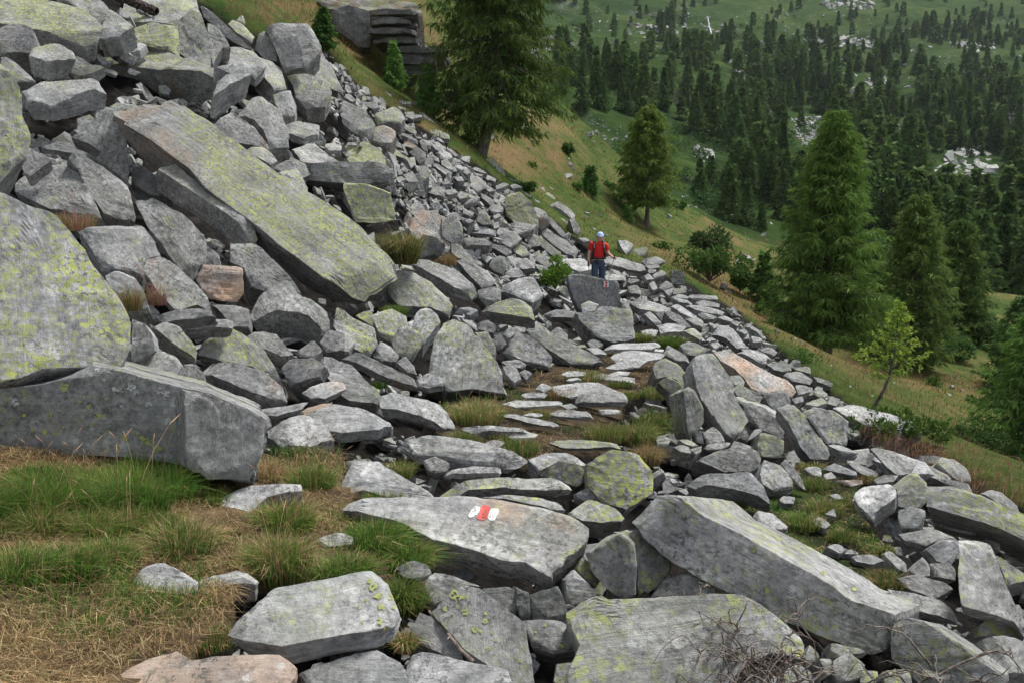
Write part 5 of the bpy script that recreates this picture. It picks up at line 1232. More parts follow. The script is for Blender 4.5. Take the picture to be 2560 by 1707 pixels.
# crags and outcrops that can be told apart: broken, layered, flush with the slope
PROTO_ME = []
for _v, _f in PROTOS:
    _m = mesh_np('rock_piece', _v, [_f], False); _m.materials.append(MAT_ROCK); PROTO_ME.append(_m)
def crag(pts, label, n=70, spx=9, tone=.1, seed=0, lich=.2, tan=.1):
    r = np.random.default_rng(seed + 400)
    poly = np.array([float(t) for t in pts.split()]).reshape(-1, 2) * 1.08844
    lo, hi = poly.min(0), poly.max(0); P_ = []
    while len(P_) < n:
        q = r.uniform(lo, hi)
        if in_poly(q[:1], q[1:], poly)[0]: P_.append(q)
    P_ = np.array(P_)
    p, d = far_at(P_[:, 0], P_[:, 1], 0)
    k = np.isfinite(d); p, d = p[k], d[k]
    sz = r.lognormal(math.log(spx), .4, len(d)) * d / F_PX
    R = rand_rot(np.array([0, -.9, 1.]), len(p), r, .28)
    e = empty('crag', Vector(p.mean(0)), label=label, category='crag', kind='thing')
    for i in range(len(p)):
        o = bpy.data.objects.new('rock_piece', PROTO_ME[int(r.integers(0, len(PROTO_ME)))]); COL.objects.link(o); o.parent = e
        M_ = R[i] * sz[i]; q = p[i] - p.mean(0)
        o.matrix_local = Matrix([[*M_[0], q[0]], [*M_[1], q[1]], [*M_[2], q[2]], [0, 0, 0, 1]])
        o['lichen'] = lich; o['tan'] = tan; o['tone'] = float(tone + r.normal(0, .14))
crag('2150 395 2180 345 2220 330 2270 350 2285 385 2260 425 2220 440 2170 430', 'big pale grey crag bulging out of the forest', 90, 11, .25, 1, .3)
crag('1815 275 1850 270 1885 300 1890 345 1870 360 1840 330', 'patch of bare scree between the dark larches', 130, 5, .35, 2, .05)
crag('1840 95 1900 85 2000 85 2040 100 1990 112 1900 108', 'long low cliff band on the upper far slope', 90, 6, .1, 3)
crag('1590 345 1625 342 1640 355 1625 375 1600 372', 'small grass topped outcrop beyond the brow', 30, 7, .1, 4)
crag('1715 400 1740 395 1755 430 1745 450 1720 440', 'dark stepped outcrop with grass on top beyond the brow', 36, 7, -.3, 5)
crag('1985 182 2050 178 2052 200 2000 208', 'reddish ledge of rock among the larches', 40, 6, .1, 6, .1, .5)
crag('1880 8 1960 0 2010 12 2000 24 1900 22', 'grey cliff at the very top of the far slope', 60, 7, -.1, 7)
crag('1440 60 1480 55 1560 75 1540 90 1460 78', 'small rocky step left on the upper far slope', 50, 5, .15, 8)
crag('2180 100 2260 96 2300 112 2240 122', 'flat rock ledges on the upper slope at the right', 60, 5, .2, 9)
crag('2290 250 2345 230 2352 290 2310 300', 'grey rocks with a stream at the right edge of the slope', 60, 6, .05, 10)
def forest_mass():
    """the hundreds of smaller trees that merge into one mass"""
    r = np.random.default_rng(91)
    Z = [([(1830, 330), (1900, 270), (2130, 210), (2352, 200), (2352, 640), (2250, 600), (2050, 540), (1880, 470)], 170), ([(1280, 100), (1380, 60), (1640, 170), (1850, 330), (1840, 450), (1560, 330), (1290, 250)], 45),
         ([(1500, 110), (1780, 90), (2352, 40), (2352, 210), (2130, 215), (1850, 300)], 190), ([(1250, 0), (2352, 0), (2352, 60), (1800, 80), (1400, 60)], 60)]
    LOW = [conifer(12, rad, 960 + i, whorls=9, per=5, subs=3, sl=1.8, sw=1.0, droop=.25, base=.05, shape=sh, col=(.030, .060, .017), tip=(.080, .13, .034), gaps=.1, sag=.12)[1] for i, (rad, sh) in enumerate([(3, 1.0), (2.6, .8), (3.3, .9)])]
    A = []
    for me in LOW:
        n = len(me.vertices); co = np.empty(n * 3, np.float32); me.vertices.foreach_get('co', co)
        cl = np.empty(n * 4, np.float32); me.attributes['Col'].data.foreach_get('color', cl); A.append((co.reshape(-1, 3), cl.reshape(-1, 4)[:, :3]))
    Vs, Fs, Cs, off = [], [], [], 0
    for poly, n in Z:
        poly = np.array(poly, float) * 1.08844; lo, hi = poly.min(0), poly.max(0)
        q = r.uniform(lo, hi, (n * 5, 2)); q = q[in_poly(q[:, 0], q[:, 1], poly)]
        q = q[noise3(np.stack([q[:, 0] / 90, q[:, 1] / 45, 0 * q[:, 0]], -1), 12) > r.uniform(-.7, .25, len(q))]
        q = q[~(((q[:, 0] > 2300) & (q[:, 0] < 2510) & (q[:, 1] > 395) & (q[:, 1] < 560)) | ((q[:, 0] > 1955) & (q[:, 0] < 2075) & (q[:, 1] > 335) & (q[:, 1] < 450)))][:n]
        p, d = far_at(q[:, 0], q[:, 1])
        for i in range(len(p)):
            if not np.isfinite(d[i]): continue
            co, cl = A[int(r.integers(0, 3))]; s_ = r.uniform(.4, 1.0); a = r.uniform(0, 6.28)
            R = np.array([[math.cos(a), -math.sin(a), 0], [math.sin(a), math.cos(a), 0], [0, 0, 1]])
            Vs.append(co @ R.T * s_ + p[i]); Fs.append(np.arange(len(co)).reshape(-1, 4) + off); Cs.append(cl * r.uniform(.75, 1.3)); off += len(co)
    me = mesh_np('forest', np.concatenate(Vs), [np.concatenate(Fs)], False); put_col(me, 'Col', np.concatenate(Cs))
    link('forest', me, MAT_LEAF, kind='stuff', label='mass of smaller conifers merging into forest on the far slope')
forest_mass()
def water_strip(pts, wpx, label):
    q = np.array(pts, float) * 1.08844
    t = np.linspace(0, 1, 26)
    px = np.interp(t, np.linspace(0, 1, len(q)), q[:, 0]); py = np.interp(t, np.linspace(0, 1, len(q)), q[:, 1])
    px += np.random.default_rng(3).normal(0, .7, 26)
    p, d = far_at(px, py, -.5)
    w_ = wpx * d / F_PX / 2 * np.random.default_rng(4).uniform(.6, 1.4, 26)
    V = np.concatenate([p - np.stack([w_, 0 * w_, 0 * w_], 1), p + np.stack([w_, 0 * w_, 0 * w_], 1)])
    i = np.arange(25); F = np.stack([i, i + 26, i + 27, i + 1], 1)
    link('stream', mesh_np('stream', V, [F]), MAT_WATER, kind='structure', label=label)
_s = NB('white_water'); _s.col((.42, .45, .48)); _s.b.inputs['Roughness'].default_value = .3; MAT_WATER = _s.m
water_strip([(1626, 42), (1629, 62), (1634, 82)], 2.0, 'thin waterfall high on the far slope')
water_strip([(2032, 185), (2045, 200), (2052, 212)], 3.5, 'short waterfall between the larches')
water_strip([(2424, 222), (2440, 240), (2456, 258)], 3.5, 'thin white stream at the right')
water_strip([(1943, 245), (1952, 258)], 3, 'small white cascade above the forest')

# ------------------------------------------------------------------ trees and shrubs near by
def near_conifer(name, px, py, top_px, rad_px, label, seed, d=None, cat='tree', **kw):
    loc, d = near_at(px, py, d)
    h = top_px * d / F_PX; rad = rad_px * d / F_PX
    tk, cr = conifer(h, rad, seed, bright=1.15 if seed == 41 else 1.75, **kw)
    return plant(name, loc, tk, cr, label, cat)
LC, LT = (.040, .078, .018), (.115, .165, .035)
near_conifer('larch_tree', 1200, 390, 700, 190, 'big old larch with bent trunk and drooping boughs at the scree edge', 41, d=32.5, whorls=56, per=7, subs=42, sl=.27, sw=.045, droop=.38, base=.13, shape=.36, col=(.030, .062, .015), tip=(.085, .135, .03), gaps=.08, sag=.32, hang=.8, trunk_r=.20,
             curve=([0, .05, .10, .16, .3, 1], [0, .16, .36, .50, .62, .75], [0, 0, 0, 0, 0, 0]))
near_conifer('larch_tree', 1618, 572, 298, 88, 'larch with two slim stems standing alone on the grassy slope', 42, d=46, whorls=38, per=6, subs=26, sl=.28, sw=.06, droop=.15, base=.20, shape=.55, col=LC, tip=LT, gaps=.12, sag=.2, hang=.35, trunk_r=.13)
near_conifer('larch_tree', 2062, 975, 605, 158, 'tall full larch rising right of centre beyond the boulders', 43, d=25.5, whorls=66, per=8, subs=40, sl=.22, sw=.034, droop=.1, base=.08, shape=.66, col=(.045, .085, .018), tip=(.115, .175, .04), gaps=.08, sag=.15, hang=.35, trunk_r=.13)
near_conifer('larch_tree', 2268, 950, 425, 128, 'darker larch just right of and behind the tall full larch', 44, d=31, whorls=50, per=7, subs=26, sl=.22, sw=.045, droop=.15, base=.05, shape=.62, col=(.035, .07, .02), tip=(.09, .13, .03), gaps=.08, sag=.15, hang=.3)
near_conifer('larch_tree', 2590, 1165, 420, 190, 'larch partly cut off by the right edge above the boulders', 45, d=17, whorls=44, per=7, subs=32, sl=.15, sw=.028, droop=.2, base=.06, shape=.6, col=(.035, .07, .02), tip=(.10, .15, .03), gaps=.1, sag=.2, hang=.4)
near_conifer('larch_tree', 2400, 800, 170, 42, 'small light green larch on the brow at the right', 46, whorls=22, per=6, subs=10, sl=.2, sw=.09, droop=.1, base=.3, shape=.4, col=(.05, .10, .02), tip=(.11, .17, .04))
near_conifer('larch_tree', 2380, 905, 300, 95, 'broad dark larch behind the darker larch to its right', 48, d=38, whorls=40, per=7, subs=22, sl=.26, sw=.06, droop=.15, base=.05, shape=.6, col=(.03, .062, .02), tip=(.075, .115, .03))
near_conifer('larch_tree', 2545, 985, 250, 95, 'dim larch at the right edge below the brow', 49, d=30, whorls=36, per=7, subs=20, sl=.2, sw=.05, droop=.15, base=.05, shape=.6, col=(.03, .06, .02), tip=(.07, .11, .03))
near_conifer('larch_tree', 2170, 900, 260, 75, 'small larch squeezed between the tall larch and the darker one', 50, d=33, whorls=34, per=7, subs=18, sl=.2, sw=.05, droop=.15, base=.05, shape=.65, col=(.035, .07, .02), tip=(.08, .125, .03))
# young larch among the boulders, thin and one sided
def young_larch():
    loc, d = near_at(2165, 1082, 13.8)
    m = d / F_PX
    tk, cr = conifer(285 * m, 100 * m, 47, whorls=24, per=5, subs=15, sl=.065, sw=.02, droop=-.15, base=.30, shape=1.05, col=(.07, .13, .02), tip=(.22, .29, .05), gaps=.22, sag=.05, hang=0, trunk_r=.032,
                     curve=([0, .1, .25, .45, .7, 1], [0, 20 * m, 42 * m, 56 * m, 62 * m, 66 * m], [0] * 6), up=.3, bright=1.5)
    plant('young_larch', loc, tk, cr, 'young sparse larch with bent dark stem growing among the boulders', 'tree')
young_larch()
def shrub(name, px, py, hpx, wpx, label, seed, d=None, n=900, leaf_px=7, cat='shrub', group=None, **kw):
    loc, d = near_at(px, py, d); m = d / F_PX
    st, cr = bush(hpx * m, wpx * m / 2, seed, n, leaf_px * m, **kw)
    pr = dict(group=group) if group else {}
    return plant(name, loc, st, cr, label, cat, parts=('stems', 'foliage'), **pr)
shrub('creeping_juniper', 2235, 1130, 70, 240, 'dark creeping juniper at the foot of the young larch', 51, d=12.6, n=3200, leaf_px=9, col=(.03, .075, .018), tip=(.12, .20, .04), lobes=16)
shrub('green_bush', 1388, 735, 92, 78, 'bright green bush on the path beside the painted standing block', 52, d=22.6, n=1800, leaf_px=7, col=(.06, .13, .02), tip=(.13, .24, .04), lobes=9)
near_conifer('young_spruce', 808, 98, 100, 36, 'small dense spruce at the top beside the skyline block', 53, d=31, whorls=18, per=7, subs=10, sl=.16, sw=.07, droop=.1, base=.03, shape=.8, col=(.025, .06, .015), tip=(.06, .12, .03), gaps=.05)
near_conifer('young_spruce', 985, 222, 118, 36, 'left one of two young spruces below the cliff', 54, d=33, whorls=18, per=7, subs=8, sl=.17, sw=.06, droop=0, base=.03, shape=.9, col=(.04, .085, .02), tip=(.09, .16, .035), gaps=.1)
near_conifer('young_spruce', 1072, 290, 125, 42, 'right one of two young spruces below the cliff', 55, d=32, whorls=18, per=7, subs=9, sl=.17, sw=.06, droop=0, base=.03, shape=.9, col=(.035, .08, .02), tip=(.08, .15, .035), gaps=.1)
near_conifer('young_spruce', 1475, 430, 72, 26, 'little dark spruce alone on the tawny grass', 56, d=43, whorls=14, per=7, subs=7, sl=.2, sw=.1, base=.02, shape=.5, col=(.03, .065, .018), tip=(.07, .12, .03), gaps=.05)
near_conifer('young_spruce', 1568, 566, 38, 14, 'tiny spruce left of the double stemmed larch', 57, d=44, whorls=10, per=6, subs=6, sl=.16, sw=.08, base=.02, col=(.03, .07, .018), tip=(.07, .13, .03))
near_conifer('young_spruce', 1912, 738, 128, 45, 'dark young spruce among the bushes left of the tall larch', 58, d=34, whorls=22, per=7, subs=10, sl=.2, sw=.08, base=.02, shape=.8, col=(.03, .07, .018), tip=(.07, .13, .03))
near_conifer('young_spruce', 1968, 860, 100, 32, 'small loose spruce at the left foot of the tall larch', 59, d=27, whorls=16, per=6, subs=8, sl=.14, sw=.05, base=.02, col=(.04, .08, .02), tip=(.09, .15, .03))
shrub('round_bush', 1772, 578, 96, 100, 'round dark bush right of the double stemmed larch', 60, d=44, n=1500, leaf_px=9, col=(.035, .065, .022), tip=(.09, .12, .045))
shrub('leafy_bush', 1775, 690, 125, 105, 'tall bright bush at the grass edge above the outer wall', 61, d=33, n=1900, leaf_px=9, col=(.045, .10, .025), tip=(.11, .19, .045), lobes=10)
shrub('leafy_bush', 1850, 715, 90, 70, 'lower bush between the bright bush and the young spruce', 62, d=34, n=1300, leaf_px=9, col=(.045, .09, .025), tip=(.10, .16, .04))
shrub('leafy_bush', 2435, 850, 95, 90, 'round green bush on the brow right of the dark larch', 63, n=1200, leaf_px=9, col=(.03, .065, .02), tip=(.08, .13, .04))
shrub('leafy_bush', 2395, 905, 80, 100, 'pale green bush in front of the round one', 64, n=1300, leaf_px=9, col=(.05, .10, .03), tip=(.11, .18, .05))
shrub('leafy_bush', 2500, 890, 110, 120, 'broad bush at the right edge behind the cut off larch', 65, n=1500, leaf_px=9, col=(.03, .065, .02), tip=(.075, .12, .035))
shrub('dwarf_shrub', 1310, 500, 26, 90, 'low dark mat of shrub along the scree edge below the larch', 66, d=31, n=900, leaf_px=6, col=(.025, .06, .015), tip=(.06, .12, .03), lobes=9)
shrub('dwarf_shrub', 1170, 395, 40, 60, 'dark shrub at the left foot of the big larch', 67, d=31.5, n=700, leaf_px=6, col=(.03, .06, .015), tip=(.06, .11, .03))
shrub('dwarf_shrub', 1415, 370, 40, 34, 'small shrub between the big larch and the brow', 68, d=45, n=500, leaf_px=7, col=(.03, .07, .02), tip=(.07, .12, .03))
shrub('dwarf_shrub', 2420, 1195, 60, 190, 'low shady shrub along the right rim of the boulders', 69, d=16, n=1500, leaf_px=7, col=(.025, .055, .015), tip=(.06, .11, .03), lobes=12)
shrub('dwarf_shrub', 560, 22, 40, 70, 'dark shrub at the top edge left of the dry grass', 70, d=28, n=700, leaf_px=7, col=(.02, .05, .012), tip=(.05, .10, .025))
# cliff behind the big larch
def cliff_piece(pts, e, a, ext, label, **kw):
    kw.setdefault('rough', 1.6)
    o = rock('B', pts, e, a, ext, label, 'boulder', cat='cliff', **kw); o.name = 'cliff'; return o
cliff_piece('-60 60 60 40 190 90 205 230 205 320 150 330 30 250 -40 200', 6, 12, 3.0, 'grey left shoulder of the overhanging cliff', li=.05, tone=-.3, dz=-.5)
_rc = np.random.default_rng(6)
for _i in range(7):
    y0 = 62 + 32 * _i; x0 = 200 + 18 * math.sin(_i * 1.3); x1 = 500 + 22 * math.sin(_i * 2.1 + 1)
    cliff_piece(f'{x0:.0f} {y0+8} {(x0*2+x1)/3:.0f} {y0-4+_rc.integers(-8,8)} {(x0+2*x1)/3:.0f} {y0+_rc.integers(-8,8)} {x1:.0f} {y0+6} {x1-6:.0f} {y0+34} {(x0+x1)/2:.0f} {y0+36+_rc.integers(-5,5)} {x0+6:.0f} {y0+36}', 2, 8 * math.sin(_i), 2.2,
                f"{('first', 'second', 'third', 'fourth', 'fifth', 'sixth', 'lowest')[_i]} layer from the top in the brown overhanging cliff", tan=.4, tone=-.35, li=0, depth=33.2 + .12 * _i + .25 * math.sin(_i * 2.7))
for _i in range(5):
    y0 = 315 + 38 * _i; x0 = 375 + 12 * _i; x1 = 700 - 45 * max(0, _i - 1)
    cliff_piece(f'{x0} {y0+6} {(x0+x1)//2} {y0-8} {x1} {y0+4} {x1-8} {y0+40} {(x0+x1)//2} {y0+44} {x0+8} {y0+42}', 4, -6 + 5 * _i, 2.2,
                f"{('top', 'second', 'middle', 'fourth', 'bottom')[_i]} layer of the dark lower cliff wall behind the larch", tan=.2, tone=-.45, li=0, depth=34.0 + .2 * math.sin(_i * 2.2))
cliff_piece('690 640 760 600 800 560 850 620 820 720 700 730', 12, 0, 1.5, 'small dark outcrop seen through the larch boughs', tone=-.1, tan=.15, li=.1)
cliff_piece('-200 -20 100 -40 300 0 500 20 560 80 500 110 420 50 300 66 190 80 60 35 -80 60', 35, 0, 2.5, 'grass grown cap of the cliff at the top edge', tan=.6, tone=-.1, li=.5, depth=35.5)

# ------------------------------------------------------------------ grasses
def blades(pos, head, h, w_, bend, col0, col1, r, sway=None):
    """curved two segment blades. head: lean direction (n,3)"""
    n = len(pos)
    az = r.uniform(0, 2 * math.pi, n)
    side = np.stack([np.cos(az), np.sin(az), 0 * az], 1) * (w_ / 2)[:, None]
    up = np.array([0, 0, 1.])
    b = bend[:, None]
    m = pos + (up * .58 + head * .22 * b) * h[:, None]
    t = pos + (up * (1.0 - .38 * b) + head * .85 * b) * h[:, None]
    V = np.stack([pos - side, pos + side, m + side * .8, m - side * .8, t], 1).reshape(-1, 3)
    k = np.arange(n) * 5
    Fq = np.stack([k, k + 1, k + 2, k + 3], 1); Ft = np.stack([k + 3, k + 2, k + 4], 1)
    C = np.stack([col0 * .8, col0 * .8, col0, col0, col1], 1).reshape(-1, 3)
    return V, Fq, Ft, C
GREEN = np.array([(.065, .15, .020), (.095, .18, .028), (.13, .20, .035), (.045, .12, .022)])
DRY = np.array([(.36, .26, .13), (.30, .20, .10), (.42, .32, .18), (.24, .15, .08)])
RED = np.array([(.30, .14, .10), (.24, .12, .085), (.36, .20, .14), (.28, .17, .12)])
def tuft_mesh(h, spread, n, seed, dry=.2, lean=(0, 0, 0), width=.004, red=0., flat=0.):
    r = np.random.default_rng(seed)
    rad = spread * np.sqrt(r.uniform(0, 1, n)); a = r.uniform(0, 6.283, n)
    pos = np.stack([rad * np.cos(a), rad * np.sin(a) * .8, -.03 + 0 * a], 1)
    out = np.stack([np.cos(a), np.sin(a), 0 * a], 1) * (.3 + .7 * rad / spread)[:, None] + r.normal(0, .35, (n, 3)) + np.array(lean)
    out[:, 2] *= .3
    hh = h * r.uniform(.45, 1.1, n) * (1 - .25 * rad / spread)
    bend = np.clip(r.normal(.6, .28, n) + flat, .05, 1.35)
    isd = r.uniform(size=n) < dry
    c0 = np.where(isd[:, None], DRY[r.integers(0, 4, n)], GREEN[r.integers(0, 4, n)])
    if red: c0 = np.where((r.uniform(size=n) < red)[:, None], RED[r.integers(0, 4, n)], c0)
    c0 = c0 * r.uniform(.75, 1.2, (n, 1))
    tipm = (r.uniform(size=n) < .35)[:, None]
    c1 = np.where(tipm, c0 * .5 + DRY[0] * .5, c0 * 1.1)
    V, Fq, Ft, C = blades(pos, out, hh, np.full(n, width) * r.uniform(.7, 1.4, n), bend, c0, c1, r)
    # seed heads on a few tall stalks
    me = mesh_np('blades', V, [Fq, Ft], False); put_col(me, 'Col', C); me.materials.append(MAT_GRASS)
    return me
def stalk_mesh(h, spread, n, seed, red=.5):
    r = np.random.default_rng(seed)
    P_, R_ = [], []
    Vs, Fs, Cs = [], [], []
    for i in range(n):
        b = r.normal(0, spread * .5, 3) * [1, 1, 0]; ln = r.normal(0, .25, 2) * h
        f = np.linspace(0, 1, 5)
        p = b + np.stack([ln[0] * f ** 2, ln[1] * f ** 2, h * f * r.uniform(.8, 1.15)], 1)
        P_.append(p); R_.append(np.array([.0012, .0011, .0010, .0009, .0008]) * (h / .35))
        P_.append(p[-1] + np.stack([np.linspace(0, 1, 4) * ln[0] * .35, np.linspace(0, 1, 4) * ln[1] * .35, np.linspace(0, .11, 4) * h], 1)); R_.append(np.array([.0010, .0028, .0024, .0006]) * (h / .35))
    V, F = tubes(P_, R_, 4)
    me = mesh_np('seed_stalks', V, [F], False)
    c = np.where(r.uniform(size=(len(V), 1)) < red, RED[2], DRY[2]); put_col(me, 'Col', c); me.materials.append(MAT_GRASS)
    return me
def tuft(zx, zy, hpx, wpx, label, seed, dry=.2, n=None, lean=(0, 0, 0), red=0., stalks=0, d=None, group=None, flat=0., lift=0.):
    px, py = zx * 1.08844, zy * 1.08844
    loc, d = near_at(px, py, d)
    m = d / F_PX * 1.08844
    if d is not None: loc = Vector(P3(px, py, d)); loc.z += lift - .02
    n = int(1.25 * (n or np.clip(wpx * hpx * .22, 160, 1500)))
    if group is None and zx < 1000: hpx *= 1.15; wpx *= 1.05
    me = tuft_mesh(hpx * m, wpx * m / 2, n, seed, dry, lean, max(.0035, .9 * m), red, flat)
    e = empty('grass_tussock', loc, 0, 1, label=label, category='grass')
    if group: e['group'] = group
    c = bpy.data.objects.new('blades', me); COL.objects.link(c); c.parent = e
    if stalks:
        c = bpy.data.objects.new('seed_stalks', stalk_mesh(hpx * m * 1.15, wpx * m / 2, stalks, seed + 1, .5 if not red else .9)); COL.objects.link(c); c.parent = e
    return e
TG = 'tall green grass clumps under the great fallen block'
_r = np.random.default_rng(77)
for i in range(34):
    row = i % 4; x = -70 + 13.6 * i + _r.uniform(-16, 16)
    y = (1108, 1148, 1190, 1228)[row] + _r.uniform(-10, 10) + .04 * (200 - x); h = (82, 120, 140, 110)[row] * _r.uniform(.75, 1.2)
    if row == 0: x = min(x, 380)
    tuft(x, y, h, _r.uniform(75, 125), 'tall dense green grass clump under the great fallen block', 300 + i, dry=.06 + .22 * (row == 3), stalks=int(_r.integers(0, 4)), group=TG, n=int(_r.uniform(800, 1300)), lean=(_r.normal(0, .25), -.2, 0))
tuft(40, 1325, 115, 150, 'low green tussock at the left edge below the tall grass', 211, dry=.18, n=1300)
tuft(150, 1315, 105, 130, 'green tussock in front of the tall grass', 212, dry=.15, n=1300)
tuft(245, 1295, 100, 110, 'green and straw tussock left of the pointed blue grey stone', 213, dry=.25, n=1100)
tuft(415, 1272, 125, 120, 'tussock half green half straw above the pointed stone', 214, dry=.45, n=1300)
tuft(462, 1235, 60, 90, 'straw coloured flattened tussock above the pointed stone', 215, dry=.9, n=700, flat=.3)
tuft(488, 1152, 58, 62, 'small neat green tuft in the shadow of the fallen block corner', 216, dry=.05, n=700)
tuft(655, 1215, 105, 110, 'long green tussock beside the white trodden slab', 217, dry=.2, stalks=4, n=1300)
tuft(640, 1310, 125, 120, 'yellow green tussock with long stalks left of the painted slab', 218, dry=.35, stalks=6, n=1400)
tuft(715, 1120, 85, 85, 'green tussock at the corner of the fallen block end', 219, dry=.2, stalks=5, n=1100)
tuft(612, 1095, 70, 70, 'dry straw tussock hanging at the end of the fallen block', 220, dry=.85, n=800)
tuft(860, 1252, 95, 130, 'rich green tussock draped against the painted slab', 221, dry=.12, lean=(.35, -.2, 0), n=1500)
tuft(935, 1290, 85, 100, 'rich green tussock under the edge of the painted slab', 222, dry=.12, lean=(.4, -.3, 0), n=1300)
tuft(790, 1320, 80, 130, 'green tussock above the streaked foreground block', 223, dry=.12, lean=(.2, -.1, 0), n=1300)
tuft(925, 1385, 100, 80, 'green tussock spilling beside the black speckled stone', 224, dry=.18, lean=(.15, -.5, 0), n=1100)
tuft(930, 1470, 60, 45, 'dry grass wedged in the gap between foreground blocks', 225, dry=.75, lean=(0, -.4, 0), n=500)
tuft(880, 1142, 38, 90, 'low green grass on the wedge slab behind the painted slab', 226, dry=.2, n=600)
tuft(920, 1080, 48, 55, 'yellow green tuft between two path slabs', 227, dry=.4, n=500)
tuft(1095, 960, 72, 115, 'big straw and green tussock at the left of the steps', 228, dry=.5, n=1300, stalks=7)
tuft(1060, 1012, 48, 70, 'green tussock below the big straw one', 229, dry=.3, n=700)
tuft(1180, 1030, 52, 110, 'wide green grass strip under the kerb stone', 230, dry=.3, n=1000)
tuft(1150, 1000, 42, 70, 'grass on top of the long kerb stone', 231, dry=.5, n=600)
tuft(1235, 950, 32, 55, 'short tuft between the thin steps', 232, dry=.4, n=450)
tuft(1335, 905, 30, 60, 'short green tuft by the domed step', 233, dry=.25, n=500)
tuft(1395, 1000, 55, 100, 'green mound of grass on the outer side of the lower steps', 234, dry=.35, n=1000, lean=(.2, -.3, 0))
tuft(1462, 1010, 80, 80, 'long grass hanging down over the outer edge of the path', 235, dry=.35, n=1100, lean=(.3, -.7, 0))
tuft(1500, 985, 85, 60, 'bright green hanging tussock beside the rounded boulder', 236, dry=.25, n=1000, lean=(.2, -.8, 0))
tuft(1485, 1055, 70, 60, 'straw tussock hanging below the outer path edge', 237, dry=.9, n=800, lean=(.1, -.6, 0))
tuft(1510, 905, 40, 70, 'grass behind the square block at the steps', 238, dry=.35, n=600)
tuft(1340, 865, 34, 100, 'grass strip left of the upper steps', 239, dry=.45, n=700)
tuft(1290, 905, 42, 80, 'brownish grass at the foot of the slab sliding to the path', 240, dry=.75, n=700, red=.2)
tuft(1425, 880, 26, 50, 'small tuft between two white steps', 241, dry=.25, n=400)
tuft(1546, 792, 40, 75, 'bright green tuft behind the small white brick', 242, dry=.1, n=800)
tuft(1475, 780, 34, 45, 'green tuft right of the faceted boulder', 243, dry=.2, n=500)
tuft(1440, 905, 26, 60, 'green tuft left of the rounded lichened boulder', 244, dry=.3, n=400)
tuft(925, 600, 105, 62, 'thick tussock hanging from the pinkish boulder', 245, dry=.45, n=1200, lean=(0, -.9, 0), d=14.6, flat=.3)
tuft(1018, 605, 40, 60, 'brownish tuft right of the hanging tussock', 246, dry=.5, red=.4, n=500)
tuft(300, 700, 70, 45, 'thin grass hanging beside the huge lichened boulder', 247, dry=.5, n=350, lean=(.5, -.6, 0), d=7.4, stalks=8)
tuft(175, 520, 55, 80, 'pink brown grass behind the huge lichened boulder', 248, dry=.3, red=.6, n=500, stalks=14)
tuft(360, 690, 60, 40, 'reddish stalks in the gap beside the sharp beak slab', 249, red=.9, dry=.1, n=120, stalks=16)
tuft(1688, 1150, 34, 60, 'round green tuft on the cracked layered block', 250, dry=.15, n=600)
tuft(1870, 1110, 38, 70, 'green grass at the head of the outer grass patch', 251, dry=.3, n=600)
tuft(1845, 1200, 55, 75, 'green tussock left in the outer grass patch', 252, dry=.3, n=800)
tuft(1895, 1165, 42, 85, 'grass in the middle of the outer grass patch', 253, dry=.35, n=800)
tuft(1935, 1230, 42, 60, 'green tussock low in the outer grass patch', 254, dry=.25, n=600)
tuft(1960, 1150, 38, 70, 'straw edged grass left of the white block', 255, dry=.45, n=600)
tuft(2036, 1262, 38, 34, 'single green tuft below the white block', 256, dry=.4, n=350)
tuft(2035, 1330, 48, 100, 'yellow green grass behind the end of the beam block', 257, dry=.45, red=.1, n=900)
tuft(1870, 1070, 28, 60, 'grass at the foot of the leaning beam of rock', 258, dry=.45, n=400)
tuft(1990, 1095, 24, 60, 'small dry tuft beside the dark oblong stone', 259, dry=.6, n=400)
tuft(870, 880, 22, 34, 'tiny bright green tuft under the brown weathered slab', 260, dry=.05, n=250)
tuft(905, 715, 28, 60, 'green grass cushion under the foot of the great slab', 261, dry=.15, n=500)
tuft(640, 1085, 40, 70, 'mixed grass on the path by the fallen block', 262, dry=.6, n=500)
tuft(30, 1470, 60, 140, 'straw tussock at the lower left edge', 263, dry=.85, n=900, flat=.3)
tuft(200, 1440, 55, 120, 'green patch of short grass in the straw', 264, dry=.3, n=900)
tuft(290, 1385, 50, 70, 'green tuft left of the pointed stone', 265, dry=.35, n=600)
tuft(250, 1520, 45, 130, 'green short grass near the rust coloured slab', 266, dry=.3, n=900)
tuft(480, 1455, 40, 120, 'yellowish tuft above the rust coloured slab', 267, dry=.5, n=700)
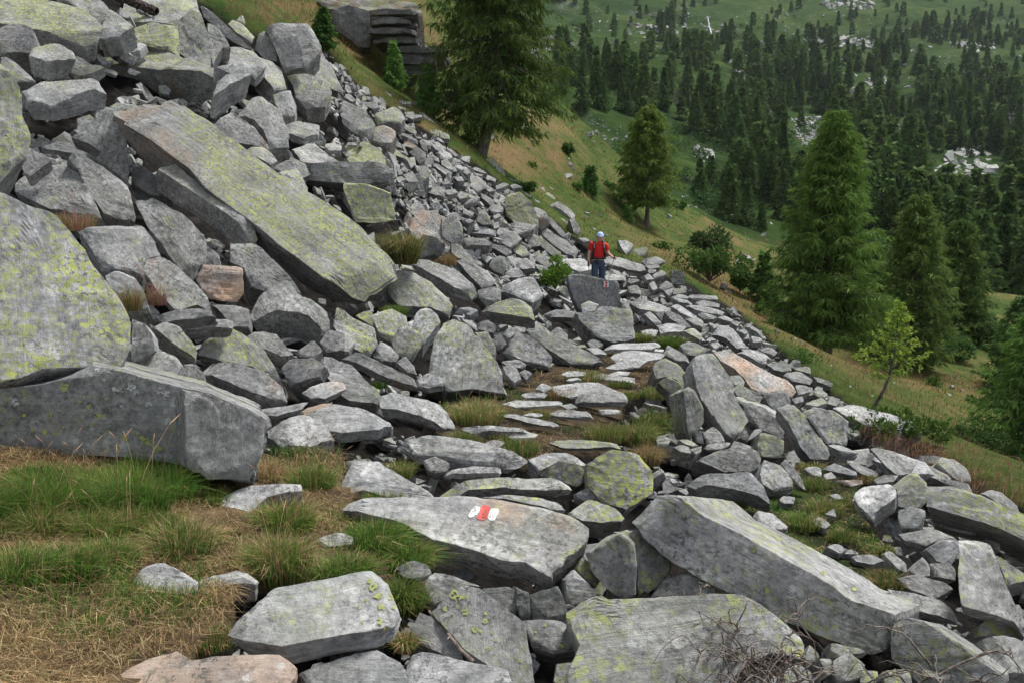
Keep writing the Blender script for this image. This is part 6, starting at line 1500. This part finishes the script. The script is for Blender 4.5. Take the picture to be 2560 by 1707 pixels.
def turf_cover(poly, n, seed, label, gain=1.0, hs=1.0):
    r = np.random.default_rng(seed)
    lo, hi = np.min(poly, 0), np.max(poly, 0)
    px = r.uniform(max(lo[0], -350), hi[0], n); py = r.uniform(lo[1], hi[1], n)
    k = in_poly(px, py, poly) & ~(covered(px, py) & (r.uniform(size=n) < .96)); px, py = px[k], py[k]
    d = NEAR.hit(px, py); f = np.isfinite(d); px, py, d = px[f], py[f], d[f]
    p = P3(px, py, d); p[:, 2] = near_z(p[:, 0], p[:, 1]) - .015 - (0 if gain == 1 else .08)
    n = len(p)
    pat = fbm(np.stack([p[:, 0] * 1.1, p[:, 1] * 1.1, 0 * px], -1), 3, 61) + .25 * np.clip((1330 - py) / 200, -1, 1)
    isg = r.uniform(size=n) < np.clip(.10 + .8 * pat, .02, .85)
    bare = fbm(np.stack([p[:, 0] * 1.7 + 9, p[:, 1] * 1.7, 0 * px], -1), 3, 66) < -.02
    keep_ = ~bare | (r.uniform(size=n) < .25)
    p, d, isg, py, px = p[keep_], d[keep_], isg[keep_], py[keep_], px[keep_]; n = len(p)
    c0 = np.where(isg[:, None], GREEN[r.integers(0, 4, n)], DRY[r.integers(0, 4, n)] * np.where(r.uniform(size=(n, 1)) < .3, .55, 1)) * r.uniform(.7, 1.2, (n, 1))
    head = r.normal(0, 1, (n, 3)) * [1, 1, 0]; head /= np.linalg.norm(head, axis=1)[:, None] + 1e-9
    h = np.where(isg, r.uniform(.05, .12, n), r.uniform(.04, .12, n)) * hs
    bend = np.where(isg, r.uniform(.3, 1.0, n), r.uniform(1.1, 2.2, n))
    V, Fq, Ft, C = blades(p, head, h, np.maximum(.0032, .0007 * d), bend, c0, c0 * 1.1, r)
    me = mesh_np('grass', V, [Fq, Ft], False); put_col(me, 'Col', C)
    link('grass', me, MAT_GRASS, kind='stuff', label=label)
turf_cover(TURF, 105000, 31, 'short green grass and matted dry straw in the lower left')
turf_cover(PATHG, 10000, 33, 'thin short grass growing between the steps of the path', .99, .8)
turf_cover(GRASSR, 16000, 34, 'short green grass of the patch on the outer slope', .99, .8)
def meadow_cover():
    r = np.random.default_rng(32)
    n = 44000
    px = r.uniform(560, 2700, n); py = r.uniform(-80, 1260, n)
    e = np.interp(px, EDGE_X, EDGE_Y); k = (py < e + np.where(px > 2150, 70, 4)); px, py = px[k], py[k]
    d = NEAR.hit(px, py); f = np.isfinite(d) & (d > 9) & (d < 66); px, py, d = px[f], py[f], d[f]
    p = P3(px, py, d); p[:, 2] = near_z(p[:, 0], p[:, 1]) - .05
    n = len(p); m = 4
    P_ = np.repeat(p, m, 0) + r.normal(0, .12, (n * m, 3)) * [1, 1, 0]
    pat = np.repeat(fbm(np.stack([p[:, 0] * .22 + p[:, 2] * .2, p[:, 1] * .16, p[:, 2] * .3], -1), 3, 71), m)
    N = n * m
    c = r.uniform(size=N)
    isd = c < np.clip(.47 - .9 * pat, .08, .9)
    c0 = np.where(isd[:, None], np.where(r.uniform(size=(N, 1)) < .55, RED[r.integers(0, 4, N)] * 1.0, DRY[r.integers(0, 4, N)] * .75), GREEN[r.integers(0, 4, N)] * [.85, .72, .85]) * r.uniform(.7, 1.15, (N, 1))
    head = r.normal(0, 1, (N, 3)) + np.array([.6, -.4, 0]); head[:, 2] = 0
    dd = np.repeat(d, m)
    V, Fq, Ft, C = blades(P_, head, r.uniform(.07, .22, N), 0.00055 * dd * r.uniform(.6, 1.3, N), r.uniform(.2, 1.0, N), c0, c0, r)
    me = mesh_np('meadow_grass', V, [Fq, Ft], False); put_col(me, 'Col', C)
    link('meadow_grass', me, MAT_GRASS, kind='stuff', label='long green and tawny grass covering the slope beyond the boulders')
meadow_cover()
def meadow_bits():
    r = np.random.default_rng(55)
    px = r.uniform(1180, 2500, 900); py = r.uniform(300, 1000, 900)
    e = np.interp(px, EDGE_X, EDGE_Y); k = (py < e - 12) & (py > e - 330); px, py = px[k][:190], py[k][:190]
    d = NEAR.hit(px, py); f = np.isfinite(d) & (d < 62); px, py, d = px[f], py[f], d[f]
    p = P3(px, py, d); p[:, 2] = near_z(p[:, 0], p[:, 1])
    scatter_chunks('rubble', p, np.clip(r.lognormal(math.log(5), .6, len(d)) * d / F_PX, .05, .4), near_normal(p[:, 0], p[:, 1]), r, MAT_ROCK, 'scattered grey stones on the grassy slope', lichen=.2, tan=.1, tone=.1)
meadow_bits()
for _i, (_x, _y, _hp, _wp) in enumerate([(1330, 420, 18, 40), (1440, 470, 16, 36), (1520, 470, 20, 40), (1560, 430, 14, 30), (1700, 520, 18, 44), (1650, 620, 20, 44), (1900, 780, 30, 60), (2010, 900, 34, 60), (1830, 690, 24, 40), (2330, 960, 30, 70), (2440, 1010, 36, 80), (1740, 650, 26, 40)]):
    shrub('dwarf_shrub', _x, _y, _hp, _wp, 'low green cushion shrub in the long grass of the slope', 500 + _i, n=320, leaf_px=6, col=(.03, .075, .015), tip=(.08, .15, .03), group='cushion shrubs of the grassy slope')

# ------------------------------------------------------------------ paint marks on two rocks
from mathutils.bvhtree import BVHTree
def paint_mat(name, c):
    s = NB(name); co = s.n('ShaderNodeTexCoord').outputs['Object']
    s.col(s.mix(s.mapr(s.noise(co, 60, 3, .7), .35, .7), tuple(.8 * x for x in c), c)); s.b.inputs['Roughness'].default_value = .6
    return s.m
MAT_WHITE, MAT_RED = paint_mat('white_paint', (.62, .62, .60)), paint_mat('red_paint', (.50, .07, .06))
def paint(rock_label, name, poly, mat, step, seed, worn=.25):
    o = ROCKS[rock_label][0]; me = o.data; mw = o.matrix_world
    vs = [mw @ v.co for v in me.vertices]
    bvh = BVHTree.FromPolygons(vs, [tuple(p.vertices) for p in me.polygons])
    poly = np.array(poly, float)
    lo, hi = poly.min(0) - step, poly.max(0) + step
    xs = np.arange(lo[0], hi[0], step); ys = np.arange(lo[1], hi[1], step)
    O = Vector((0, 0, EYE)); idx = {}; V = []; F = []
    def vert(i, j):
        if (i, j) in idx: return idx[(i, j)]
        q = Vector(rayc(xs[i], ys[j])).normalized()
        h = bvh.ray_cast(O, q)
        if h[0] is None: idx[(i, j)] = None; return None
        nn = h[1] if h[1].dot(q) < 0 else -h[1]
        V.append(h[0] + nn * .003 - q * .002); idx[(i, j)] = len(V) - 1
        return idx[(i, j)]
    for i in range(len(xs) - 1):
        for j in range(len(ys) - 1):
            c = np.array([[xs[i] + step / 2, ys[j] + step / 2]])
            g = noise3(np.array([[c[0, 0] / (step * 2.2), c[0, 1] / (step * 2.2), seed]]), 5)[0]
            jit = c + g * step * 1.1
            if not in_poly(jit[:, 0], jit[:, 1], poly)[0]: continue
            if noise3(np.array([[c[0, 0] / (step * 3.5), c[0, 1] / (step * 1.6), seed + 9]]), 6)[0] > 1 - worn * 2: continue
            q = [vert(i, j), vert(i + 1, j), vert(i + 1, j + 1), vert(i, j + 1)]
            if None not in q: F.append(q[::-1])
    inv = mw.inverted()
    pm = mesh_np(name, np.array([tuple(inv @ v) for v in V]), [np.array(F)], True)
    po = link(name, pm, mat); po.parent = o
    return po
_k = 220 / 2352
def zp(pts): return [(1100 + x * _k, 1220 + y * _k) for x, y in pts]
GS = 'great flat slab bearing the red and white paint mark'
paint(GS, 'white_stripe', zp([(750, 750), (830, 590), (930, 475), (1075, 500), (1060, 600), (980, 745), (880, 790), (790, 795)]), MAT_WHITE, 0.9, 1, .27)
paint(GS, 'red_stripe', zp([(1085, 530), (1140, 450), (1240, 460), (1345, 495), (1320, 600), (1260, 790), (1180, 850), (1060, 850), (975, 800), (1060, 640)]), MAT_RED, 0.9, 2, .27)
paint(GS, 'white_stripe', zp([(1345, 570), (1440, 535), (1590, 550), (1540, 720), (1450, 865), (1340, 870), (1280, 800), (1300, 680)]), MAT_WHITE, 0.9, 3, .27)
_m = 220 / 1437
def zq(pts): return [(1400 + x * _m, 540 + y * _m) for x, y in pts]
SB = 'standing grey block with a small red and white paint mark'
paint(SB, 'white_stripe', zq([(718, 1068), (745, 1068), (735, 1175), (712, 1160)]), MAT_WHITE, 1.2, 4, .1)
paint(SB, 'red_stripe', zq([(745, 1072), (780, 1075), (762, 1195), (732, 1200)]), MAT_RED, 1.2, 5, .1)
paint(SB, 'white_stripe', zq([(780, 1075), (800, 1080), (788, 1170), (768, 1165)]), MAT_WHITE, 1.2, 6, .1)

# single lichen thalli that stand out one by one
MAT_LY = paint_mat('yellow_lichen', (.29, .31, .095)); MAT_LW = paint_mat('white_lichen', (.40, .41, .39))
def lichen_spots(rock_label, tile, spots, mat, name, seed):
    ox, oy, s = TILES[tile]; r = np.random.default_rng(seed)
    for i, (x, y, rad) in enumerate(spots):
        a = np.linspace(0, 6.283, 11, endpoint=False); rr = rad * s * r.uniform(.6, 1.15, 11)
        cx, cy = ox + x * s, oy + y * s
        try:
            paint(rock_label, name, np.stack([cx + rr * np.cos(a), cy + rr * np.sin(a) * .9], 1), mat, max(1.1, rad * s / 7), seed + i, .40)
        except ValueError:
            pass
FB = 'great fallen block with round yellow and white lichen spots above the grass'
lichen_spots(FB, 'D', [(440, 1100, 35), (40, 1185, 15), (165, 1290, 18), (340, 1290, 22), (570, 1165, 12), (600, 1235, 25), (680, 1285, 30), (720, 1178, 12), (535, 1195, 15), (630, 1350, 25), (430, 1370, 12), (300, 1400, 22), (375, 1415, 20), (220, 1390, 15), (840, 1440, 28), (975, 1445, 36), (1010, 1475, 30), (1065, 1510, 32), (1195, 1535, 28), (930, 1415, 18), (540, 1330, 12), (640, 1165, 12)], MAT_LY, 'yellow_lichen', 60)
lichen_spots(FB, 'D', [(780, 1120, 28), (890, 1100, 34), (915, 1130, 24), (1080, 1120, 36), (1120, 1150, 34), (1170, 1220, 33), (1225, 1240, 26), (1280, 1170, 30), (1000, 1215, 25), (620, 1020, 18), (655, 985, 18), (105, 1205, 28), (825, 1235, 18), (1220, 1310, 25), (1130, 1330, 30), (700, 1050, 14)], MAT_LW, 'white_lichen', 90)
lichen_spots('tilted slab with bright yellow lichen spots in the foreground', 'H', [(775, 970, 38), (810, 985, 26), (850, 1085, 28), (850, 990, 22), (710, 1065, 18), (985, 1100, 14), (910, 1205, 26), (950, 1215, 18), (1030, 1225, 13), (1050, 1270, 17), (1005, 1330, 20), (765, 1105, 10), (980, 1150, 22), (800, 1055, 16), (1220, 1415, 14)], MAT_LY, 'yellow_lichen', 120)
lichen_spots('block with orange lichened lower edge and single yellow spot', 'H', [(1495, 1315, 22), (1385, 1175, 18), (1320, 1220, 10), (1560, 1250, 12)], MAT_LY, 'yellow_lichen', 140)
lichen_spots('streaked white and grey block with lichened right end in the foreground', 'H', [(225, 920, 34), (260, 980, 30), (200, 880, 20), (280, 1050, 30), (345, 990, 22), (270, 1150, 26), (300, 1200, 20), (130, 1050, 16), (180, 1010, 20), (150, 1160, 15), (365, 1060, 16)], MAT_LY, 'yellow_lichen', 160)
lichen_spots('enormous beam shaped block lying across the lower right', 'I', [(1175, 935, 18), (965, 825, 20), (590, 940, 28), (640, 1000, 24), (500, 660, 22), (990, 1010, 30), (1050, 1180, 24), (920, 1120, 18)], MAT_LY, 'yellow_lichen', 180)

# ------------------------------------------------------------------ the walker
def flat_mat(name, c, rough=.8, var=.25, scale=30):
    s = NB(name); co = s.n('ShaderNodeTexCoord').outputs['Object']
    s.col(s.mix(s.mapr(s.noise(co, scale, 4, .6), .3, .7), tuple(x * (1 - var) for x in c), c)); s.b.inputs['Roughness'].default_value = rough
    s.bump(s.noise(co, scale * .5, 3), .4, .01)
    return s.m
M_SKIN, M_SHIRT, M_TROUS = flat_mat('skin', (.52, .29, .21), .6, .12), flat_mat('red_shirt', (.62, .025, .02), .85, .3, 14), flat_mat('slate_trousers', (.050, .072, .120), .85, .35, 12)
M_CAP, M_BLACK, M_BOOT, M_METAL = flat_mat('pale_blue_cap', (.38, .50, .74), .8, .15), flat_mat('black_webbing', (.02, .021, .025), .7), flat_mat('brown_boot', (.06, .045, .035), .7), flat_mat('grey_metal', (.30, .31, .33), .35, .1)
M_GREY = flat_mat('grey_strap', (.22, .23, .25), .7)
def skin(name, verts, edges, radii, mat, parent, root=0, sub=2):
    me = bpy.data.meshes.new(name); me.from_pydata(verts, edges, []); me.update()
    o = link(name, me, mat, parent)
    m = o.modifiers.new('Skin', 'SKIN'); m.use_smooth_shade = True
    for i, (sv, r_) in enumerate(zip(me.skin_vertices[0].data, radii)):
        sv.radius = r_ if isinstance(r_, tuple) else (r_, r_); sv.use_root = (i == root)
    s_ = o.modifiers.new('Sub', 'SUBSURF'); s_.levels = s_.render_levels = sub
    return o
def ell(name, c, rad, mat, parent, nu=20, nv=14, zmin=-1.0, fn=None):
    a = np.linspace(0, 2 * math.pi, nu, endpoint=False); b = np.linspace(math.asin(max(-1, zmin)), math.pi / 2, nv)
    V = np.array([[math.cos(v) * math.cos(u), math.cos(v) * math.sin(u), math.sin(v)] for v in b for u in a])
    if fn is not None: V = fn(V)
    V = V * np.array(rad) + np.array(c)
    idx = np.arange(nu * nv).reshape(nv, nu); j = np.roll(idx, -1, 1)
    F = np.stack([idx[:-1], j[:-1], j[1:], idx[1:]], -1).reshape(-1, 4)
    return link(name, mesh_np(name, V, [F]), mat, parent)
def walker():
    loc, d = near_at(1495, 738)
    sc = 92 * d / F_PX
    e = empty('person', loc, 0, sc, label='walker in red shirt, slate trousers and pale blue cap coming down the path', category='person')
    # body: pelvis, spine, neck, bowed head, arms with five fingers, legs
    v = [(0, 0, .95), (0, 0, 1.1), (0, .01, 1.25), (0, .02, 1.40), (.01, 0, 1.49), (.03, -.05, 1.56), (.04, -.075, 1.64),
         (-.17, .02, 1.42), (-.25, .03, 1.19), (-.275, -.06, .96), (-.275, -.08, .90),
         (.18, .02, 1.42), (.26, .0, 1.18), (.39, -.16, 1.06), (.41, -.20, 1.06),
         (-.09, 0, .90), (-.10, -.06, .50), (-.09, .0, .10), (-.09, -.14, .05),
         (.09, 0, .90), (.10, .02, .50), (.09, .10, .12), (.10, -.04, .06)]
    E = [(0, 1), (1, 2), (2, 3), (3, 4), (4, 5), (5, 6), (3, 7), (7, 8), (8, 9), (9, 10), (3, 11), (11, 12), (12, 13), (13, 14), (0, 15), (15, 16), (16, 17), (17, 18), (0, 19), (19, 20), (20, 21), (21, 22)]
    R = [(.12, .085), (.11, .08), (.12, .085), (.10, .07), .05, .085, .085, .06, .045, .03, .035, .06, .045, .03, .035, .085, .062, .045, .035, .085, .062, .045, .035]
    for hand, c, dirv in ((10, np.array([-.275, -.08, .90]), np.array([0, -.15, -1.])), (14, np.array([.41, -.20, 1.06]), np.array([.35, -.8, -.2]))):
        dirv = dirv / np.linalg.norm(dirv); sd = np.cross(dirv, [0, 1, 0.2]); sd /= np.linalg.norm(sd); cu = np.cross(sd, dirv)
        for f_, off in enumerate((-.028, -.010, .010, .027)):
            b = c + sd * off + dirv * .03; L = (.030, .036, .038, .033)[f_]
            v += [tuple(b + dirv * L), tuple(b + dirv * L + cu * .028)]; k = len(v)
            E += [(hand, k - 2), (k - 2, k - 1)]; R += [.011, .009]
        v += [tuple(c + sd * .042 + dirv * .01), tuple(c + sd * .05 + dirv * .035 + cu * .015)]; k = len(v)
        E += [(hand, k - 2), (k - 2, k - 1)]; R += [.011, .009]
    skin('body', v, E, R, M_SKIN, e)
    ell('nose', (.043, -.165, 1.60), (.014, .022, .022), M_SKIN, e, 8, 6)
    skin('shirt', [(0, 0, 1.00), (0, .01, 1.2), (0, .02, 1.36), (0, .015, 1.43), (-.18, .02, 1.425), (-.225, .025, 1.25), (.19, .02, 1.425), (.235, .01, 1.24)],
         [(0, 1), (1, 2), (2, 3), (3, 4), (4, 5), (3, 6), (6, 7)], [(.175, .135), (.18, .14), (.19, .15), (.15, .125), .09, .082, .09, .082], M_SHIRT, e)
    skin('trousers', [(0, 0, 1.03), (0, 0, .93), (-.10, 0, .85), (-.105, -.06, .50), (-.095, 0, .12), (.10, 0, .85), (.105, .02, .50), (.095, .09, .14)],
         [(0, 1), (1, 2), (2, 3), (3, 4), (1, 5), (5, 6), (6, 7)], [(.17, .13), (.17, .13), .11, .085, .075, .11, .085, .075], M_TROUS, e)
    for x, y in ((-.095, -.04), (.10, .05)):
        skin('boot', [(x, y + .06, .10), (x, y + .03, .05), (x, y - .14, .045)], [(0, 1), (1, 2)], [.06, .055, .045], M_BOOT, e)
    def capf(V): V = V.copy(); V[:, 1] *= 1.08; return V
    cp_ = ell('cap', (.035, -.055, 1.645), (.098, .108, .115), M_CAP, e, 22, 12, zmin=-.12, fn=capf)
    ell('cap_peak', (.04, -.155, 1.635), (.07, .06, .014), M_CAP, cp_, 16, 8)
    ell('hair', (.035, -.02, 1.60), (.090, .09, .09), flat_mat('grey_hair', (.12, .10, .09)), e, 16, 10)
    pk = skin('backpack', [(0, .20, 1.08), (0, .22, 1.28), (0, .21, 1.46)], [(0, 1), (1, 2)], [(.15, .10), (.17, .12), (.14, .10)], M_BLACK, e)
    for s_ in (-1, 1):
        P_ = np.array([[s_ * .115, .15, 1.47], [s_ * .12, .02, 1.535], [s_ * .125, -.10, 1.46], [s_ * .135, -.15, 1.32], [s_ * .155, -.12, 1.18], [s_ * .165, 0, 1.10]])
        V, F = tubes([P_], [np.full(6, .026)], 6); st_ = link('shoulder_strap', mesh_np('shoulder_strap', V, [F]), M_BLACK, pk)
        V, F = tubes([P_[1:4] + [0, -.02, 0]], [np.full(3, .012)], 6); link('strap_panel', mesh_np('strap_panel', V, [F]), M_GREY, pk)
    a = np.linspace(0, 2 * math.pi, 25)
    V, F = tubes([np.stack([.185 * np.cos(a), .14 * np.sin(a), 1.045 + 0 * a], 1)], [np.full(25, .028)], 6); link('hip_belt', mesh_np('hip_belt', V, [F]), M_BLACK, pk)
    ell('belt_pouch', (-.05, -.15, .95), (.035, .025, .07), M_BLACK, e, 12, 8)
    a = np.linspace(0, 2 * math.pi, 13)
    V, F = tubes([np.stack([-.275 + .034 * np.cos(a), -.06 + .034 * np.sin(a), .955 + 0 * a], 1)], [np.full(13, .010)], 5); link('wristwatch', mesh_np('wristwatch', V, [F]), flat_mat('white_strap', (.7, .7, .7)), e)
    def pole(top, tip, label):
        top, tip = np.array(top), np.array(tip); u = (top - tip) / np.linalg.norm(top - tip)
        o = empty('trekking_pole', loc, 0, sc, label=label, category='pole', group='two trekking poles of the walker')
        V, F = tubes([[tip, tip + (top - tip) * .45, top]], [[.006, .009, .010]], 6); link('shaft', mesh_np('shaft', V, [F]), M_METAL, o)
        V, F = tubes([[top - u * .13, top - u * .06, top]], [[.015, .017, .018]], 7); link('grip', mesh_np('grip', V, [F]), M_BLACK, o)
        V, F = tubes([[tip + u * .05, tip + u * .056]], [[.03, .03]], 8); link('basket', mesh_np('basket', V, [F]), M_BLACK, o)
    pole((-.275, -.10, .98), (-.27, -.22, .0), 'trekking pole held upright in the hand at the left of the picture')
    pole((.415, -.23, 1.15), (.14, -.34, .0), 'trekking pole slanting from the raised hand at the right of the picture')
walker()

# ------------------------------------------------------------------ log, twig, dead branches
def log():
    d0, d1 = 15.2, 15.6
    a, b = P3(120, -50, 15.0), P3(392, 47, 15.0)
    f = np.linspace(0, 1, 40)
    p = a + (b - a) * f[:, None]; p[:, 2] += .10 + .05 * np.sin(f * 3.1)
    r = np.random.default_rng(4)
    V, F = tubes([p], [.085 * (1.15 - .25 * f) * r.uniform(.88, 1.12, 40)], 14)
    V = V + r.normal(0, .007, V.shape)
    s = NB('scaly_bark'); co = s.n('ShaderNodeTexCoord').outputs['Object']
    vo = s.n('ShaderNodeTexVoronoi', Scale=26.0); s.l(co, vo.inputs['Vector'])
    s.col(s.ramp(vo.outputs['Distance'], [(.1, (.10, .075, .065)), (.5, (.05, .036, .032)), (.8, (.012, .009, .008))])); s.bump(vo.outputs['Distance'], 1.0, .03)
    link('fallen_log', mesh_np('fallen_log', V, [F]), s.m, label='dark scaly barked log poking in at the top left', category='log', kind='thing')
log()
def twig_on_rock():
    pts = np.array([(1073, 1527), (1095, 1555), (1125, 1590), (1150, 1622), (1185, 1655)], float)
    d = NEAR.hit(pts[:, 0], pts[:, 1]) - np.array([.16, .18, .19, .18, .15])
    P_ = P3(pts[:, 0], pts[:, 1], d)
    paths = [P_]; rad = [np.linspace(.006, .010, 5)]
    r = np.random.default_rng(8)
    for i in (1, 2, 3):
        paths.append(np.array([P_[i], P_[i] + r.normal(0, .025, 3) + [0, 0, .02]])); rad.append([.005, .002])
    V, F = tubes(paths, rad, 6); link('twig', mesh_np('twig', V, [F]), MAT_TWIG, label='thin dead twig lying between two foreground blocks', category='twig')
twig_on_rock()
def dead_branches(cx, cy, w_, h_, n, seed, label, name='dead_bush'):
    r = np.random.default_rng(seed)
    d = NEAR.hit([cx], [min(cy, 1800)])[0] - .25
    c = P3(cx, cy, d); m = d / F_PX
    e = empty(name, Vector(c), 0, 1, label=label, category='dead branches')
    groups = {'branch': [], 'twigs': []}
    main = []
    for i in range(n):
        big = i < n // 6
        a = r.uniform(-.2, math.pi + .2)
        L = (r.uniform(.5, 1.05) if big else r.uniform(.2, .7)) * w_ * m * .62
        st = np.array([r.normal(0, .16) * w_ * m, r.normal(0, .12), r.uniform(-.05, .10)]) if big else main[r.integers(0, len(main))][r.integers(2, 8)]
        f = np.linspace(0, 1, 9)
        dirh = np.array([math.cos(a), r.normal(0, .45), 0]); arch = h_ * m * r.uniform(.35, 1.0) * (1.0 if big else .5)
        p = st + dirh * (f * L)[:, None]; p[:, 2] += arch * np.sin(f * math.pi * r.uniform(.55, 1.05)) - (.05 * f)
        p += np.cumsum(r.normal(0, .009, (9, 3)), 0)
        if big: main.append(p)
        groups['branch' if big else 'twigs'].append((p, (.0065 if big else .0032) * (1.1 - .75 * f)))
    for p, rr in groups['branch']:
        V, F = tubes([p], [rr], 6); link('branch', mesh_np('branch', V, [F]), MAT_TWIG, e)
    V, F = tubes([g[0] for g in groups['twigs']], [g[1] for g in groups['twigs']], 5); link('twigs', mesh_np('twigs', V, [F]), MAT_TWIG, e, kind='stuff')
dead_branches(1880, 1745, 330, 150, 190, 21, 'dense tangle of dead arching branches at the bottom edge')
dead_branches(2330, 1745, 400, 120, 40, 22, 'sparser dead branches in front of the dark slab at the bottom right', 'dead_bush')
dead_branches(1745, 1440, 120, 40, 14, 23, 'few dead twigs in the gap under the beam shaped block', 'dead_twigs')

# ------------------------------------------------------------------ the air over the valley
def haze():
    x0, x1, y0, y1, z0, z1 = -720.0, 1950.0, -12.0, 1560.0, -90.0, 620.0
    zs = [o.matrix_world.translation.z for o in bpy.data.objects]
    me = bpy.data.objects['far_hillside'].data
    co = np.empty(len(me.vertices) * 3, np.float32); me.vertices.foreach_get('co', co); co = co.reshape(-1, 3)
    me = bpy.data.objects['hillside'].data
    cn = np.empty(len(me.vertices) * 3, np.float32); me.vertices.foreach_get('co', cn); cn = cn.reshape(-1, 3)
    lo = np.minimum(co.min(0), cn.min(0)) - [12, 12, 1.5]; hi = np.maximum(co.max(0), cn.max(0)) + [12, 12, 25]
    lo[1] = min(lo[1], -12)
    V = np.array([[(lo, hi)[i][0], (lo, hi)[j][1], (lo, hi)[k][2]] for i in (0, 1) for j in (0, 1) for k in (0, 1)])
    F = np.array([(0, 1, 3, 2), (4, 6, 7, 5), (0, 4, 5, 1), (2, 3, 7, 6), (0, 2, 6, 4), (1, 5, 7, 3)])
    m = bpy.data.materials.new('haze_air'); m.use_nodes = True; t = m.node_tree
    t.nodes.remove(t.nodes['Principled BSDF'])
    pv = t.nodes.new('ShaderNodeVolumePrincipled'); pv.inputs['Color'].default_value = (.80, .88, 1.0, 1); pv.inputs['Density'].default_value = HAZE
    t.links.new(pv.outputs[0], t.nodes['Material Output'].inputs['Volume'])
    o = link('haze', mesh_np('haze', V, [F], False), m, kind='stuff', label='thin bluish haze filling the air of the valley')
HAZE = 0.00005
haze()
